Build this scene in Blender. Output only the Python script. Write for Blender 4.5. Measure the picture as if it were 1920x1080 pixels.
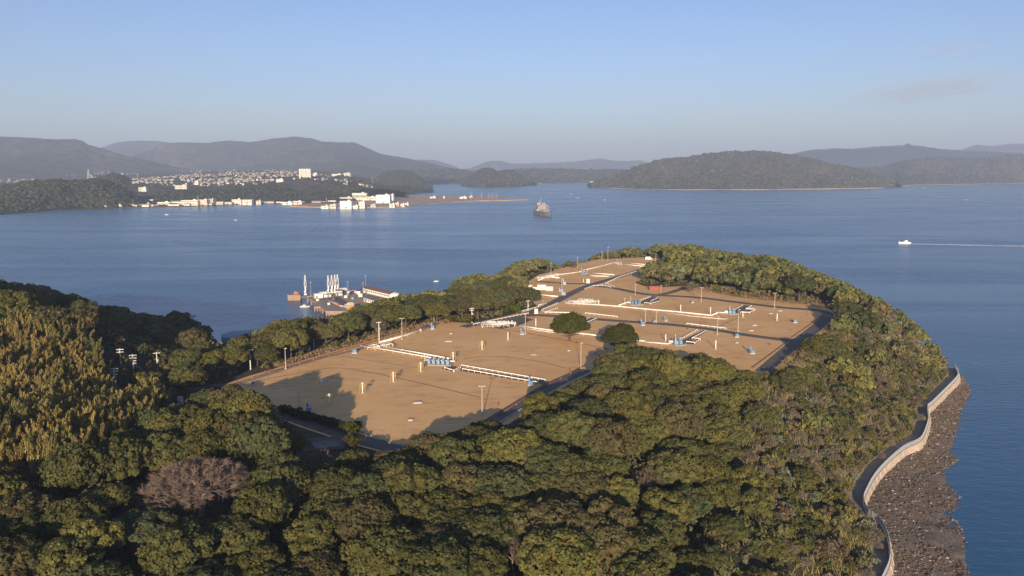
import bpy, math, random
import numpy as np
from math import radians, tan, sin, cos, atan2, pi, sqrt

for _o in list(bpy.data.objects):
    bpy.data.objects.remove(_o)
SC = bpy.context.scene
COL = SC.collection

# ---------------------------------------------------------------- camera
F = 1478.0                      # focal length in pixels of the 1920 px wide photograph
PITCH = radians(8.62)
CAMZ = 110.0
cam_data = bpy.data.cameras.new('camera')
cam_data.sensor_width = 36.0
cam_data.lens = 36.0 * F / 1920.0
cam_data.clip_start = 1.0
cam_data.clip_end = 60000.0
cam = bpy.data.objects.new('camera', cam_data)
COL.objects.link(cam)
cam.location = (0, 0, CAMZ)
cam.rotation_euler = (pi / 2 - PITCH, 0, 0)
SC.camera = cam

# ---------------------------------------------------------------- sky, sun, exposure
SUN_EL = radians(12.0)
SUN_AZ_TRAVEL = radians(2.5)    # light travels this far right of straight ahead
world = bpy.data.worlds.new('World')
SC.world = world
world.use_nodes = True
wn = world.node_tree
wn.nodes.clear()
w_out = wn.nodes.new('ShaderNodeOutputWorld')
w_bg = wn.nodes.new('ShaderNodeBackground')
w_sky = wn.nodes.new('ShaderNodeTexSky')
w_sky.sky_type = 'NISHITA'
w_sky.sun_disc = False
w_sky.sun_elevation = SUN_EL
w_sky.sun_rotation = pi + SUN_AZ_TRAVEL
w_sky.altitude = 100.0
w_sky.air_density = 1.0
w_sky.dust_density = 0.7
w_sky.ozone_density = 1.6
w_bg.inputs['Strength'].default_value = 0.080
w_tint = wn.nodes.new('ShaderNodeMix')          # camera white balance of the sky, the same in every direction
w_tint.data_type = 'RGBA'; w_tint.blend_type = 'MULTIPLY'; w_tint.inputs[0].default_value = 1.0
w_tint.inputs[7].default_value = (0.66, 0.72, 1.0, 1)
wn.links.new(w_sky.outputs[0], w_tint.inputs[6])
wn.links.new(w_tint.outputs[2], w_bg.inputs[0])
wn.links.new(w_bg.outputs[0], w_out.inputs[0])

sun_data = bpy.data.lights.new('sun', 'SUN')
sun_data.energy = 5.0
sun_data.angle = radians(0.53)
sun_data.color = (1.0, 0.79, 0.56)
sun = bpy.data.objects.new('sun', sun_data)
COL.objects.link(sun)
from mathutils import Vector, Matrix, Quaternion
SUN_DIR = Vector((sin(SUN_AZ_TRAVEL) * cos(SUN_EL), cos(SUN_AZ_TRAVEL) * cos(SUN_EL), -sin(SUN_EL)))
sun.rotation_euler = SUN_DIR.to_track_quat('-Z', 'Y').to_euler()
sun.location = (0, -200, 300)

SC.view_settings.view_transform = 'Standard'
SC.view_settings.look = 'None'
SC.view_settings.exposure = 0.93
SC.view_settings.gamma = 1.0
SC.view_settings.use_curve_mapping = False
SC.cycles.max_bounces = 8
SC.cycles.diffuse_bounces = 4
SC.cycles.glossy_bounces = 2
SC.cycles.transmission_bounces = 3
SC.cycles.transparent_max_bounces = 8
SC.cycles.volume_bounces = 0
SC.cycles.use_denoising = True
SC.cycles.denoising_input_passes = 'RGB_ALBEDO_NORMAL'
SC.cycles.denoising_prefilter = 'ACCURATE'
SC.cycles.use_adaptive_sampling = False

# ---------------------------------------------------------------- geometry of the view: pixels of the photo <-> places
def ray(px, py):
    u = (px - 960.0) / F
    v = -(py - 540.0) / F
    return Vector((u, cos(PITCH) + v * sin(PITCH), -sin(PITCH) + v * cos(PITCH)))

def at(px, py, z=0.0):
    """place at height z that the photograph shows at this pixel"""
    d = ray(px, py)
    t = (z - CAMZ) / d.z
    return Vector((d.x * t, d.y * t, z))

def pd(px, dist, z):
    """place at horizontal distance dist ahead in that pixel column"""
    dep = dist * cos(PITCH) + (CAMZ - z) * sin(PITCH)
    return Vector(((px - 960.0) / F * dep, dist, z))

def py_at(px, py, dist):
    """place at distance dist seen at this pixel (height follows)"""
    d = ray(px, py)
    t = dist / d.y
    return Vector((d.x * t, dist, CAMZ + d.z * t))

def proj(x, y, z):
    dz = z - CAMZ
    f = y * cos(PITCH) - dz * sin(PITCH)
    u = y * sin(PITCH) + dz * cos(PITCH)
    return 960.0 + F * x / f, 540.0 - F * u / f, f

def inside(pts, poly):
    """vectorised point in polygon; pts (n,2), poly list of (x,y)"""
    x = pts[:, 0]; y = pts[:, 1]
    c = np.zeros(len(pts), bool)
    n = len(poly)
    j = n - 1
    for i in range(n):
        xi, yi = poly[i][0], poly[i][1]
        xj, yj = poly[j][0], poly[j][1]
        k = ((yi > y) != (yj > y)) & (x < (xj - xi) * (y - yi) / ((yj - yi) + 1e-12) + xi)
        c ^= k
        j = i
    return c

def seg_dist(pts, poly, closed=True):
    """distance of points to a polyline"""
    best = np.full(len(pts), 1e9)
    P = [np.array(p[:2], float) for p in poly]
    m = len(P) if closed else len(P) - 1
    for i in range(m):
        a = P[i]; b = P[(i + 1) % len(P)]
        ab = b - a
        t = np.clip(((pts - a) @ ab) / (ab @ ab + 1e-9), 0, 1)
        d = np.linalg.norm(pts - (a + t[:, None] * ab), axis=1)
        best = np.minimum(best, d)
    return best

def sstep(a, b, x):
    t = np.clip((x - a) / (b - a), 0, 1)
    return t * t * (3 - 2 * t)

# value noise in numpy
def _hash(ix, iy, seed):
    h = (ix.astype(np.int64) * 374761393 + iy.astype(np.int64) * 668265263 + seed * 1442695041) & 0xFFFFFFFF
    h = ((h ^ (h >> 13)) * 1274126177) & 0xFFFFFFFF
    return ((h ^ (h >> 16)) & 0xFFFF) / 65535.0

def vnoise(x, y, seed=0):
    ix = np.floor(x); iy = np.floor(y)
    fx = x - ix; fy = y - iy
    fx = fx * fx * (3 - 2 * fx); fy = fy * fy * (3 - 2 * fy)
    a = _hash(ix, iy, seed); b = _hash(ix + 1, iy, seed)
    c = _hash(ix, iy + 1, seed); d = _hash(ix + 1, iy + 1, seed)
    return (a * (1 - fx) + b * fx) * (1 - fy) + (c * (1 - fx) + d * fx) * fy

def fbm(x, y, seed=0, octv=4):
    s = 0; a = 0.5; n = 0
    for i in range(octv):
        s = s + a * vnoise(x, y, seed + i * 17); n += a
        x = x * 2.03 + 11.3; y = y * 2.03 + 7.1; a *= 0.5
    return s / n

# ---------------------------------------------------------------- mesh helpers
def tagit(o, label=None, cat=None, group=None, kind=None):
    if label: o['label'] = label
    if cat: o['category'] = cat
    if group: o['group'] = group
    if kind: o['kind'] = kind
    return o

def link(name, me, parent=None, loc=None, rz=None):
    o = bpy.data.objects.new(name, me)
    COL.objects.link(o)
    if parent is not None: o.parent = parent
    if loc is not None: o.location = loc
    if rz is not None: o.rotation_euler = (0, 0, rz)
    return o

def empty(name, loc=(0, 0, 0), rz=0.0):
    o = bpy.data.objects.new(name, None)
    o.empty_display_size = 0.5
    COL.objects.link(o)
    o.location = loc
    o.rotation_euler = (0, 0, rz)
    return o

def np_mesh(name, verts, faces, mats=(), tint=None, mat_idx=None, smooth=False):
    """faces: (n,k) array with one k"""
    me = bpy.data.meshes.new(name)
    verts = np.asarray(verts, np.float32); faces = np.asarray(faces, np.int32)
    n, k = faces.shape
    me.vertices.add(len(verts)); me.vertices.foreach_set('co', verts.ravel())
    me.loops.add(n * k); me.loops.foreach_set('vertex_index', faces.ravel())
    me.polygons.add(n)
    me.polygons.foreach_set('loop_start', np.arange(0, n * k, k, dtype=np.int32))
    me.polygons.foreach_set('loop_total', np.full(n, k, np.int32))
    if mat_idx is not None: me.polygons.foreach_set('material_index', np.asarray(mat_idx, np.int32))
    if smooth: me.polygons.foreach_set('use_smooth', np.ones(n, bool))
    for m in mats: me.materials.append(m)
    if tint is not None:
        a = me.attributes.new('tint', 'FLOAT_COLOR', 'POINT')
        t = np.asarray(tint, np.float32)
        if t.ndim == 1: t = np.stack([t, t, t], 1)
        t = np.concatenate([t, np.ones((len(t), 1), np.float32)], 1)
        a.data.foreach_set('color', t.ravel())
    me.update(calc_edges=True)
    return me

class MB:
    """collects boxes, bars and tubes into one mesh"""
    def __init__(self):
        self.v = []; self.f = []; self.m = []; self.mi = 0
    def add(self, vs, fs):
        b = len(self.v)
        self.v += [tuple(p) for p in vs]
        self.f += [tuple(i + b for i in f) for f in fs]
        self.m += [self.mi] * len(fs)
        return self
    def box(self, c, s, rz=0.0, taper=1.0):
        hx, hy, hz = s[0] / 2, s[1] / 2, s[2] / 2
        ca, sa = cos(rz), sin(rz)
        vs = []
        for z, k in ((-hz, 1.0), (hz, taper)):
            for x, y in ((-hx, -hy), (hx, -hy), (hx, hy), (-hx, hy)):
                x *= k; y *= k
                vs.append((c[0] + x * ca - y * sa, c[1] + x * sa + y * ca, c[2] + z))
        return self.add(vs, [(3, 2, 1, 0), (4, 5, 6, 7), (0, 1, 5, 4), (1, 2, 6, 5), (2, 3, 7, 6), (3, 0, 4, 7)])
    def cyl(self, a, b, r0, r1=None, n=8, caps=True):
        a = Vector(a); b = Vector(b)
        if r1 is None: r1 = r0
        d = (b - a)
        if d.length < 1e-6: return self
        d.normalize()
        u = d.orthogonal().normalized(); w = d.cross(u)
        vs = []
        for p, r in ((a, r0), (b, r1)):
            for i in range(n):
                t = 2 * pi * i / n
                vs.append(p + u * (cos(t) * r) + w * (sin(t) * r))
        fs = [(i, (i + 1) % n, n + (i + 1) % n, n + i) for i in range(n)]
        if caps:
            fs.append(tuple(range(n - 1, -1, -1))); fs.append(tuple(range(n, 2 * n)))
        return self.add(vs, fs)
    def tube(self, pts, r, n=8):
        pts = [Vector(p) for p in pts]
        rings = []
        for i, p in enumerate(pts):
            d = (pts[min(i + 1, len(pts) - 1)] - pts[max(i - 1, 0)])
            d.normalize()
            up = Vector((0, 0, 1)) if abs(d.z) < 0.95 else Vector((1, 0, 0))
            u = d.cross(up).normalized(); w = u.cross(d)
            rr = r[i] if isinstance(r, (list, tuple)) else r
            rings.append([p + u * (cos(2 * pi * k / n) * rr) + w * (sin(2 * pi * k / n) * rr) for k in range(n)])
        vs = [q for rg in rings for q in rg]
        fs = []
        for i in range(len(pts) - 1):
            for k in range(n):
                fs.append((i * n + k, i * n + (k + 1) % n, (i + 1) * n + (k + 1) % n, (i + 1) * n + k))
        fs.append(tuple(range(n - 1, -1, -1)))
        L = (len(pts) - 1) * n
        fs.append(tuple(range(L, L + n)))
        return self.add(vs, fs)
    def prism(self, poly, z0, z1):
        n = len(poly)
        vs = [(p[0], p[1], z0) for p in poly] + [(p[0], p[1], z1) for p in poly]
        fs = [(i, (i + 1) % n, n + (i + 1) % n, n + i) for i in range(n)]
        fs.append(tuple(range(n - 1, -1, -1))); fs.append(tuple(range(n, 2 * n)))
        return self.add(vs, fs)
    def dome(self, c, r, h, n=10, m=4):
        vs = []
        for j in range(m):
            t = (pi / 2) * j / m
            for i in range(n):
                a = 2 * pi * i / n
                vs.append((c[0] + cos(a) * r * cos(t), c[1] + sin(a) * r * cos(t), c[2] + h * sin(t)))
        vs.append((c[0], c[1], c[2] + h))
        fs = []
        for j in range(m - 1):
            for i in range(n):
                fs.append((j * n + i, j * n + (i + 1) % n, (j + 1) * n + (i + 1) % n, (j + 1) * n + i))
        for i in range(n):
            fs.append(((m - 1) * n + i, (m - 1) * n + (i + 1) % n, m * n))
        return self.add(vs, fs)
    def mesh(self, name, mats):
        me = bpy.data.meshes.new(name)
        me.from_pydata(self.v, [], self.f)
        if not isinstance(mats, (list, tuple)): mats = [mats]
        for m in mats: me.materials.append(m)
        if len(mats) > 1: me.polygons.foreach_set('material_index', self.m)
        me.update()
        return me
    def build(self, name, mats, parent=None, loc=None, rz=None):
        return link(name, self.mesh(name, mats), parent, loc, rz)

def smooth(o):
    o.data.polygons.foreach_set('use_smooth', np.ones(len(o.data.polygons), bool))
    return o

def copy_tree(o, parent=None):
    c = o.copy()
    COL.objects.link(c)
    if parent is not None: c.parent = parent
    for ch in o.children:
        copy_tree(ch, c)
    return c

# ---------------------------------------------------------------- materials
MATS = {}
def new_mat(name):
    m = bpy.data.materials.new(name)
    m.use_nodes = True
    MATS[name] = m
    nt = m.node_tree
    return m, nt, nt.nodes['Principled BSDF'], nt.nodes['Material Output']

def noise_node(nt, scale, detail=4, rough=0.55, coord='Object', vec_scale=None):
    tc = nt.nodes.new('ShaderNodeTexCoord')
    n = nt.nodes.new('ShaderNodeTexNoise')
    n.inputs['Scale'].default_value = scale
    n.inputs['Detail'].default_value = detail
    n.inputs['Roughness'].default_value = rough
    if vec_scale is not None:
        mp = nt.nodes.new('ShaderNodeMapping')
        mp.inputs['Scale'].default_value = vec_scale
        nt.links.new(tc.outputs[coord], mp.inputs[0])
        nt.links.new(mp.outputs[0], n.inputs['Vector'])
    else:
        nt.links.new(tc.outputs[coord], n.inputs['Vector'])
    return n

def ramp(nt, fac, stops):
    r = nt.nodes.new('ShaderNodeValToRGB')
    el = r.color_ramp.elements
    while len(el) < len(stops): el.new(0.5)
    for e, (p, c) in zip(el, stops):
        e.position = p
        e.color = (c[0], c[1], c[2], 1) if len(c) == 3 else c
    nt.links.new(fac, r.inputs[0])
    return r

def mixc(nt, a, b, fac, mode='MIX'):
    m = nt.nodes.new('ShaderNodeMix')
    m.data_type = 'RGBA'
    m.blend_type = mode
    for s, val in ((m.inputs[6], a), (m.inputs[7], b)):
        if isinstance(val, tuple): s.default_value = (val[0], val[1], val[2], 1)
        else: nt.links.new(val, s)
    if isinstance(fac, (int, float)): m.inputs[0].default_value = fac
    else: nt.links.new(fac, m.inputs[0])
    return m.outputs[2]

def simple(name, c, rough=0.6, metal=0.0, var=0.12, scale=1.5, wear=None, coord='Object'):
    """painted / plain surface with uneven tone and, if asked, stains of a second colour"""
    m, nt, b, out = new_mat(name)
    n = noise_node(nt, scale, 5, 0.6, coord)
    lo = tuple(x * (1 - var) for x in c); hi = tuple(min(1, x * (1 + var)) for x in c)
    r = ramp(nt, n.outputs['Fac'], [(0.3, lo), (0.7, hi)])
    col = r.outputs[0]
    if wear is not None:
        n2 = noise_node(nt, scale * 2.7, 6, 0.65, coord)
        r2 = ramp(nt, n2.outputs['Fac'], [(0.55, (0, 0, 0)), (0.72, (1, 1, 1))])
        col = mixc(nt, col, wear, r2.outputs[0])
    nt.links.new(col, b.inputs['Base Color'])
    b.inputs['Roughness'].default_value = rough
    b.inputs['Metallic'].default_value = metal
    return m

def foliage_mat(name, trans=0.22):
    """leaves: colour of the individual tree times the tone of each leaf clump"""
    m, nt, b, out = new_mat(name)
    nt.nodes.remove(b)
    oi = nt.nodes.new('ShaderNodeObjectInfo')
    at_ = nt.nodes.new('ShaderNodeAttribute'); at_.attribute_name = 'tint'
    col = mixc(nt, oi.outputs['Color'], at_.outputs['Color'], 1.0, 'MULTIPLY')
    d = nt.nodes.new('ShaderNodeBsdfDiffuse'); nt.links.new(col, d.inputs[0])
    t = nt.nodes.new('ShaderNodeBsdfTranslucent')
    nt.links.new(mixc(nt, col, (1.0, 1.0, 0.55), 1.0, 'MULTIPLY'), t.inputs[0])
    mx = nt.nodes.new('ShaderNodeMixShader'); mx.inputs[0].default_value = trans
    nt.links.new(d.outputs[0], mx.inputs[1]); nt.links.new(t.outputs[0], mx.inputs[2])
    nt.links.new(mx.outputs[0], out.inputs[0])
    return m

def tint_mat(name, rough=0.9):
    """vertex tint only (masses whose members keep their own colour)"""
    m, nt, b, out = new_mat(name)
    nt.nodes.remove(b)
    at_ = nt.nodes.new('ShaderNodeAttribute'); at_.attribute_name = 'tint'
    d = nt.nodes.new('ShaderNodeBsdfDiffuse'); nt.links.new(at_.outputs['Color'], d.inputs[0])
    nt.links.new(d.outputs[0], out.inputs[0])
    return m
# ================================================================ THE SETTING
PLAT = 30.0    # height of the terraced tank fields
# ---- outline of the cleared ground (photo pixels at plateau height)
CLEAR_PX = [(418, 722), (470, 704), (540, 684), (620, 660), (700, 637), (790, 613), (850, 604), (884, 606),
            (960, 590), (1008, 574), (992, 560), (985, 548), (975, 538), (990, 528), (1010, 515), (1050, 505), (1090, 494), (1130, 486), (1215, 482), (1240, 486),
            (1252, 498), (1215, 520), (1190, 530), (1210, 537), (1245, 538), (1290, 536), (1320, 546), (1380, 556), (1470, 567),
            (1545, 574), (1570, 588), (1548, 618), (1500, 655), (1452, 700), (1395, 722), (1300, 700), (1220, 672), (1150, 662),
            (1128, 690), (1060, 725), (985, 775), (900, 830), (800, 862), (742, 855), (660, 833), (560, 800), (500, 775), (440, 745)]
CLEAR = [tuple(at(x, y, PLAT)[:2]) for x, y in CLEAR_PX]
# ---- sea wall (wall top z = 4) and water edge of the stony beach
WALL_PX = [(1560, 1230), (1605, 1165), (1636, 1120), (1656, 1086), (1669, 1050), (1664, 1009), (1649, 980), (1628, 964), (1619, 941), (1625, 923), (1640, 896),
           (1663, 870), (1695, 843), (1725, 828), (1737, 804), (1741, 784), (1739, 766), (1747, 759), (1769, 737), (1794, 711),
           (1796, 699), (1790, 689)]
def catmull(pts, sub):
    P = [Vector(p) for p in pts]
    P = [P[0] * 2 - P[1]] + P + [P[-1] * 2 - P[-2]]
    out = []
    for i in range(1, len(P) - 2):
        for k in range(sub):
            t = k / sub
            a, b, c, d = P[i - 1], P[i], P[i + 1], P[i + 2]
            out.append(0.5 * ((2 * b) + (c - a) * t + (2 * a - 5 * b + 4 * c - d) * t * t + (3 * b - a - 3 * c + d) * t ** 3))
    out.append(P[-2].copy())
    return out
WALL = catmull([at(x, y, 4.0) for x, y in WALL_PX], 4)
SHORE_PX = [(1760, 1230), (1800, 1150), (1819, 1080), (1810, 1033), (1801, 994), (1787, 953), (1800, 932), (1785, 908), (1769, 890), (1780, 875), (1791, 861), (1787, 828), (1796, 804),
            (1803, 772), (1818, 740), (1813, 720), (1803, 704), (1795, 694)]
SHORE = catmull([at(x, y, 0.0) for x, y in SHORE_PX], 5)
# ---- coast
coast_far = [at(x, y, 0.0) for x, y in [(1768, 676), (1722, 645), (1655, 600), (1570, 560), (1455, 528), (1335, 506), (1232, 497), (1150, 500), (1090, 507),
             (1045, 517), (985, 532), (905, 553), (835, 570), (740, 590), (690, 598), (640, 612), (590, 624), (530, 640), (470, 652), (425, 658), (395, 652), (330, 640), (200, 628), (0, 612)]]
COAST = [tuple(p[:2]) for p in WALL] + [tuple(p[:2]) for p in coast_far] + [(-520, 560), (-620, 200), (-500, -150), (-60, -150), (60, 10)]

# tree tops against sea and sky in the photo: no tree stands higher than this line
SKYLINE = [(-200, 515), (0, 530), (60, 537), (110, 554), (140, 557), (180, 577), (230, 577), (260, 594), (340, 594), (370, 607), (395, 642), (420, 652), (445, 642), (480, 627), (520, 612), (580, 600), (610, 600), (636, 602), (642, 592), (655, 586), (667, 579), (686, 574),
           (705, 571), (715, 564), (745, 561), (767, 555), (800, 549), (840, 552), (860, 527), (890, 515), (930, 522), (950, 507), (980, 489), (1010, 485), (1035, 494), (1045, 510), (1058, 502), (1064, 490), (1080, 492), (1095, 490), (1110, 487), (1120, 477), (1160, 470),
           (1185, 465), (1210, 472), (1225, 462), (1260, 460), (1300, 462), (1350, 472), (1400, 480), (1460, 484), (1500, 502), (1540, 517), (1600, 542), (1650, 562), (1690, 592), (1730, 622), (1765, 657), (1785, 692), (1800, 722), (2000, 900)]
# ---- control heights
ctrl = []
for x, y in CLEAR_PX[::2]: ctrl.append(at(x, y, PLAT))
for x, y, z in [(960, 1080, 25), (1300, 1080, 19), (1480, 1000, 12), (600, 1080, 27), (300, 1080, 29), (0, 1080, 33), (1250, 850, 27),
                (1400, 800, 22), (1000, 860, 30), (600, 900, 28), (300, 900, 29), (100, 900, 35), (0, 860, 40), (1540, 800, 14), (1620, 700, 14), (1560, 680, 22),
                (440, 862, 35), (385, 845, 35), (510, 885, 33), (330, 860, 32), (330, 745, 25), (250, 690, 22), (470, 690, 27), (560, 660, 28), (300, 640, 22), (200, 600, 26), (385, 650, 14), (480, 640, 20), (620, 632, 24),
                (740, 618, 28), (860, 588, 30), (930, 572, 30), (980, 540, 30), (1040, 505, 30), (1120, 480, 31)]:
    ctrl.append(at(x, y, z))
for px, d, z in [(1300, 640, 35), (1400, 600, 37), (1500, 510, 37), (1600, 440, 32), (1700, 400, 23), (1760, 398, 9), (1220, 720, 33), (1620, 380, 24), (1700, 360, 14)]:
    ctrl.append(pd(px, d, z))
for x, y, z in [(-195, 300, 51), (-230, 330, 52), (-165, 312, 41), (-132, 290, 32), (-250, 260, 53), (-200, 240, 44), (-155, 220, 34), (-330, 300, 54), (-330, 420, 40), (-420, 250, 55), (-300, 200, 48), (-240, 420, 38),
                (-190, 400, 28), (-150, 160, 31), (0, 60, 22), (-150, 60, 28), (-300, 60, 40), (90, 40, 6), (60, 120, 14), (-300, -80, 40), (-60, -100, 20)]:
    ctrl.append(Vector((x, y, z)))
CX = np.array([(c.x, c.y) for c in ctrl]); CZ = np.array([c.z for c in ctrl])
_r = np.linalg.norm(CX[:, None] - CX[None], axis=2)
_K = np.sqrt(_r ** 2 + 20.0 ** 2)                       # multiquadric surface through the control heights
NC = len(CX)
_A = np.zeros((NC + 3, NC + 3)); _A[:NC, :NC] = _K - np.eye(NC) * 2.0
_A[:NC, NC] = 1; _A[:NC, NC + 1:] = CX / 100; _A[NC, :NC] = 1; _A[NC + 1:, :NC] = CX.T / 100
CW = np.linalg.solve(_A, np.concatenate([CZ, [0, 0, 0]]))
WALLXY = np.array([(p.x, p.y) for p in WALL])
def ground(pts):
    """terrain height at points (n,2)"""
    pts = np.asarray(pts, float)
    z = np.zeros(len(pts))
    for s in range(0, len(pts), 20000):
        q = pts[s:s + 20000]
        k = np.sqrt(((q[:, None] - CX[None]) ** 2).sum(2) + 400.0)
        z[s:s + 20000] = k @ CW[:NC] + CW[NC] + q @ CW[NC + 1:] / 100
    z = np.clip(z, 1.0, 70)
    z += (fbm(pts[:, 0] / 28, pts[:, 1] / 28, 5) - 0.5) * 3.0
    # the seaward banks fall away below the tree line seen in the photo
    fwd = pts[:, 1] * cos(PITCH) + (CAMZ - 25) * sin(PITCH)
    pxx = 960 + F * pts[:, 0] / np.maximum(fwd, 20)
    sy = np.interp(pxx, [a for a, b in SKYLINE], [b for a, b in SKYLINE])
    dep = (sy - 540) / F
    zs = CAMZ - pts[:, 1] * (sin(PITCH) + dep * cos(PITCH)) / (cos(PITCH) - dep * sin(PITCH))
    far = sstep(230, 280, pts[:, 1])
    z = np.where(far > 0, np.minimum(z, zs - 9.0) * far + z * (1 - far), z)
    z = np.maximum(z, 0.6)
    # down to the sea
    ins = inside(pts, COAST)
    dc = seg_dist(pts, COAST)
    dw = seg_dist(pts, WALL, closed=False)
    k = sstep(0, 42, dc)
    zz = np.where(ins, 1.2 + (z - 1.2) * k, -4.0 - dc * 0.1)
    # slope behind the sea wall
    s = np.where(ins, 3.3 + np.maximum(dw - 5.0, 0) * 0.62 + np.maximum(dw - 20, 0) * 0.05, -4)
    near = ins & (dw < 90)
    zz = np.where(near, np.minimum(np.maximum(zz, np.minimum(s, z)), s), zz)
    zz = np.where(ins & (dw < 3.0) , np.minimum(zz, 1.5), zz)
    # flatten the fields
    inc = inside(pts, CLEAR); dcl = seg_dist(pts, CLEAR)
    b = np.where(inc, 1.0, 1 - sstep(1.0, 12.0, dcl))
    zz = zz * (1 - b) + (PLAT - 0.08) * b
    return zz
def gz(x, y):
    return float(ground(np.array([[x, y]]))[0])

# ---- terrain materials
def mat_forest_floor():
    m, nt, b, out = new_mat('forest_floor')
    n = noise_node(nt, 0.09, 6, 0.6); n2 = noise_node(nt, 1.3, 5, 0.7)
    r = ramp(nt, n.outputs['Fac'], [(0.3, (0.030, 0.032, 0.014)), (0.55, (0.060, 0.056, 0.024)), (0.75, (0.105, 0.085, 0.045))])
    c = mixc(nt, r.outputs[0], ramp(nt, n2.outputs['Fac'], [(0.3, (0.45, 0.45, 0.45)), (0.7, (1.35, 1.3, 1.2))]).outputs[0], 1.0, 'MULTIPLY')
    nt.links.new(c, b.inputs['Base Color']); b.inputs['Roughness'].default_value = 0.95
    bp = nt.nodes.new('ShaderNodeBump'); bp.inputs['Strength'].default_value = 0.9; bp.inputs['Distance'].default_value = 0.6
    nt.links.new(n2.outputs['Fac'], bp.inputs['Height']); nt.links.new(bp.outputs[0], b.inputs['Normal'])
    return m
def mat_dry_grass(name='dry_grass', turf=False):
    m, nt, b, out = new_mat(name)
    n = noise_node(nt, 0.035, 5, 0.55)
    n2 = noise_node(nt, 0.22, 6, 0.62, vec_scale=(0.6, 1.6, 1.0))
    n3 = noise_node(nt, 5.0, 4, 0.7)
    r = ramp(nt, n.outputs['Fac'], [(0.28, (0.66, 0.395, 0.168)), (0.5, (0.745, 0.452, 0.200)), (0.72, (0.80, 0.505, 0.238))])
    r2 = ramp(nt, n2.outputs['Fac'], [(0.30, (0.72, 0.71, 0.72)), (0.46, (1, 1, 1)), (0.7, (1.05, 1.04, 1.02))])
    c = mixc(nt, r.outputs[0], r2.outputs[0], 1.0, 'MULTIPLY')
    r3 = ramp(nt, n3.outputs['Fac'], [(0.3, (0.88, 0.88, 0.87)), (0.7, (1.1, 1.1, 1.08))])
    c = mixc(nt, c, r3.outputs[0], 1.0, 'MULTIPLY')
    nt.links.new(c, b.inputs['Base Color']); b.inputs['Roughness'].default_value = 0.9
    b.inputs['Specular IOR Level'].default_value = 0.1
    return m
def mat_asphalt():
    m, nt, b, out = new_mat('asphalt')
    n = noise_node(nt, 0.25, 6, 0.6); n2 = noise_node(nt, 6.0, 3, 0.7)
    r = ramp(nt, n.outputs['Fac'], [(0.3, (0.088, 0.074, 0.060)), (0.7, (0.140, 0.118, 0.095))])
    c = mixc(nt, r.outputs[0], ramp(nt, n2.outputs['Fac'], [(0.3, (0.8, 0.8, 0.8)), (0.7, (1.2, 1.2, 1.2))]).outputs[0], 1.0, 'MULTIPLY')
    nt.links.new(c, b.inputs['Base Color']); b.inputs['Roughness'].default_value = 0.9
    bp = nt.nodes.new('ShaderNodeBump'); bp.inputs['Strength'].default_value = 0.4; bp.inputs['Distance'].default_value = 0.05
    nt.links.new(n2.outputs['Fac'], bp.inputs['Height']); nt.links.new(bp.outputs[0], b.inputs['Normal'])
    return m
def mat_concrete(name='concrete', c0=(0.30, 0.27, 0.235), c1=(0.46, 0.42, 0.37)):
    m, nt, b, out = new_mat(name)
    n = noise_node(nt, 0.35, 7, 0.65); n2 = noise_node(nt, 3.0, 4, 0.7, vec_scale=(1, 1, 0.2))
    r = ramp(nt, n.outputs['Fac'], [(0.3, c0), (0.7, c1)])
    c = mixc(nt, r.outputs[0], ramp(nt, n2.outputs['Fac'], [(0.35, (0.72, 0.70, 0.68)), (0.6, (1.05, 1.05, 1.05))]).outputs[0], 1.0, 'MULTIPLY')
    nt.links.new(c, b.inputs['Base Color']); b.inputs['Roughness'].default_value = 0.85
    return m
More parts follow.
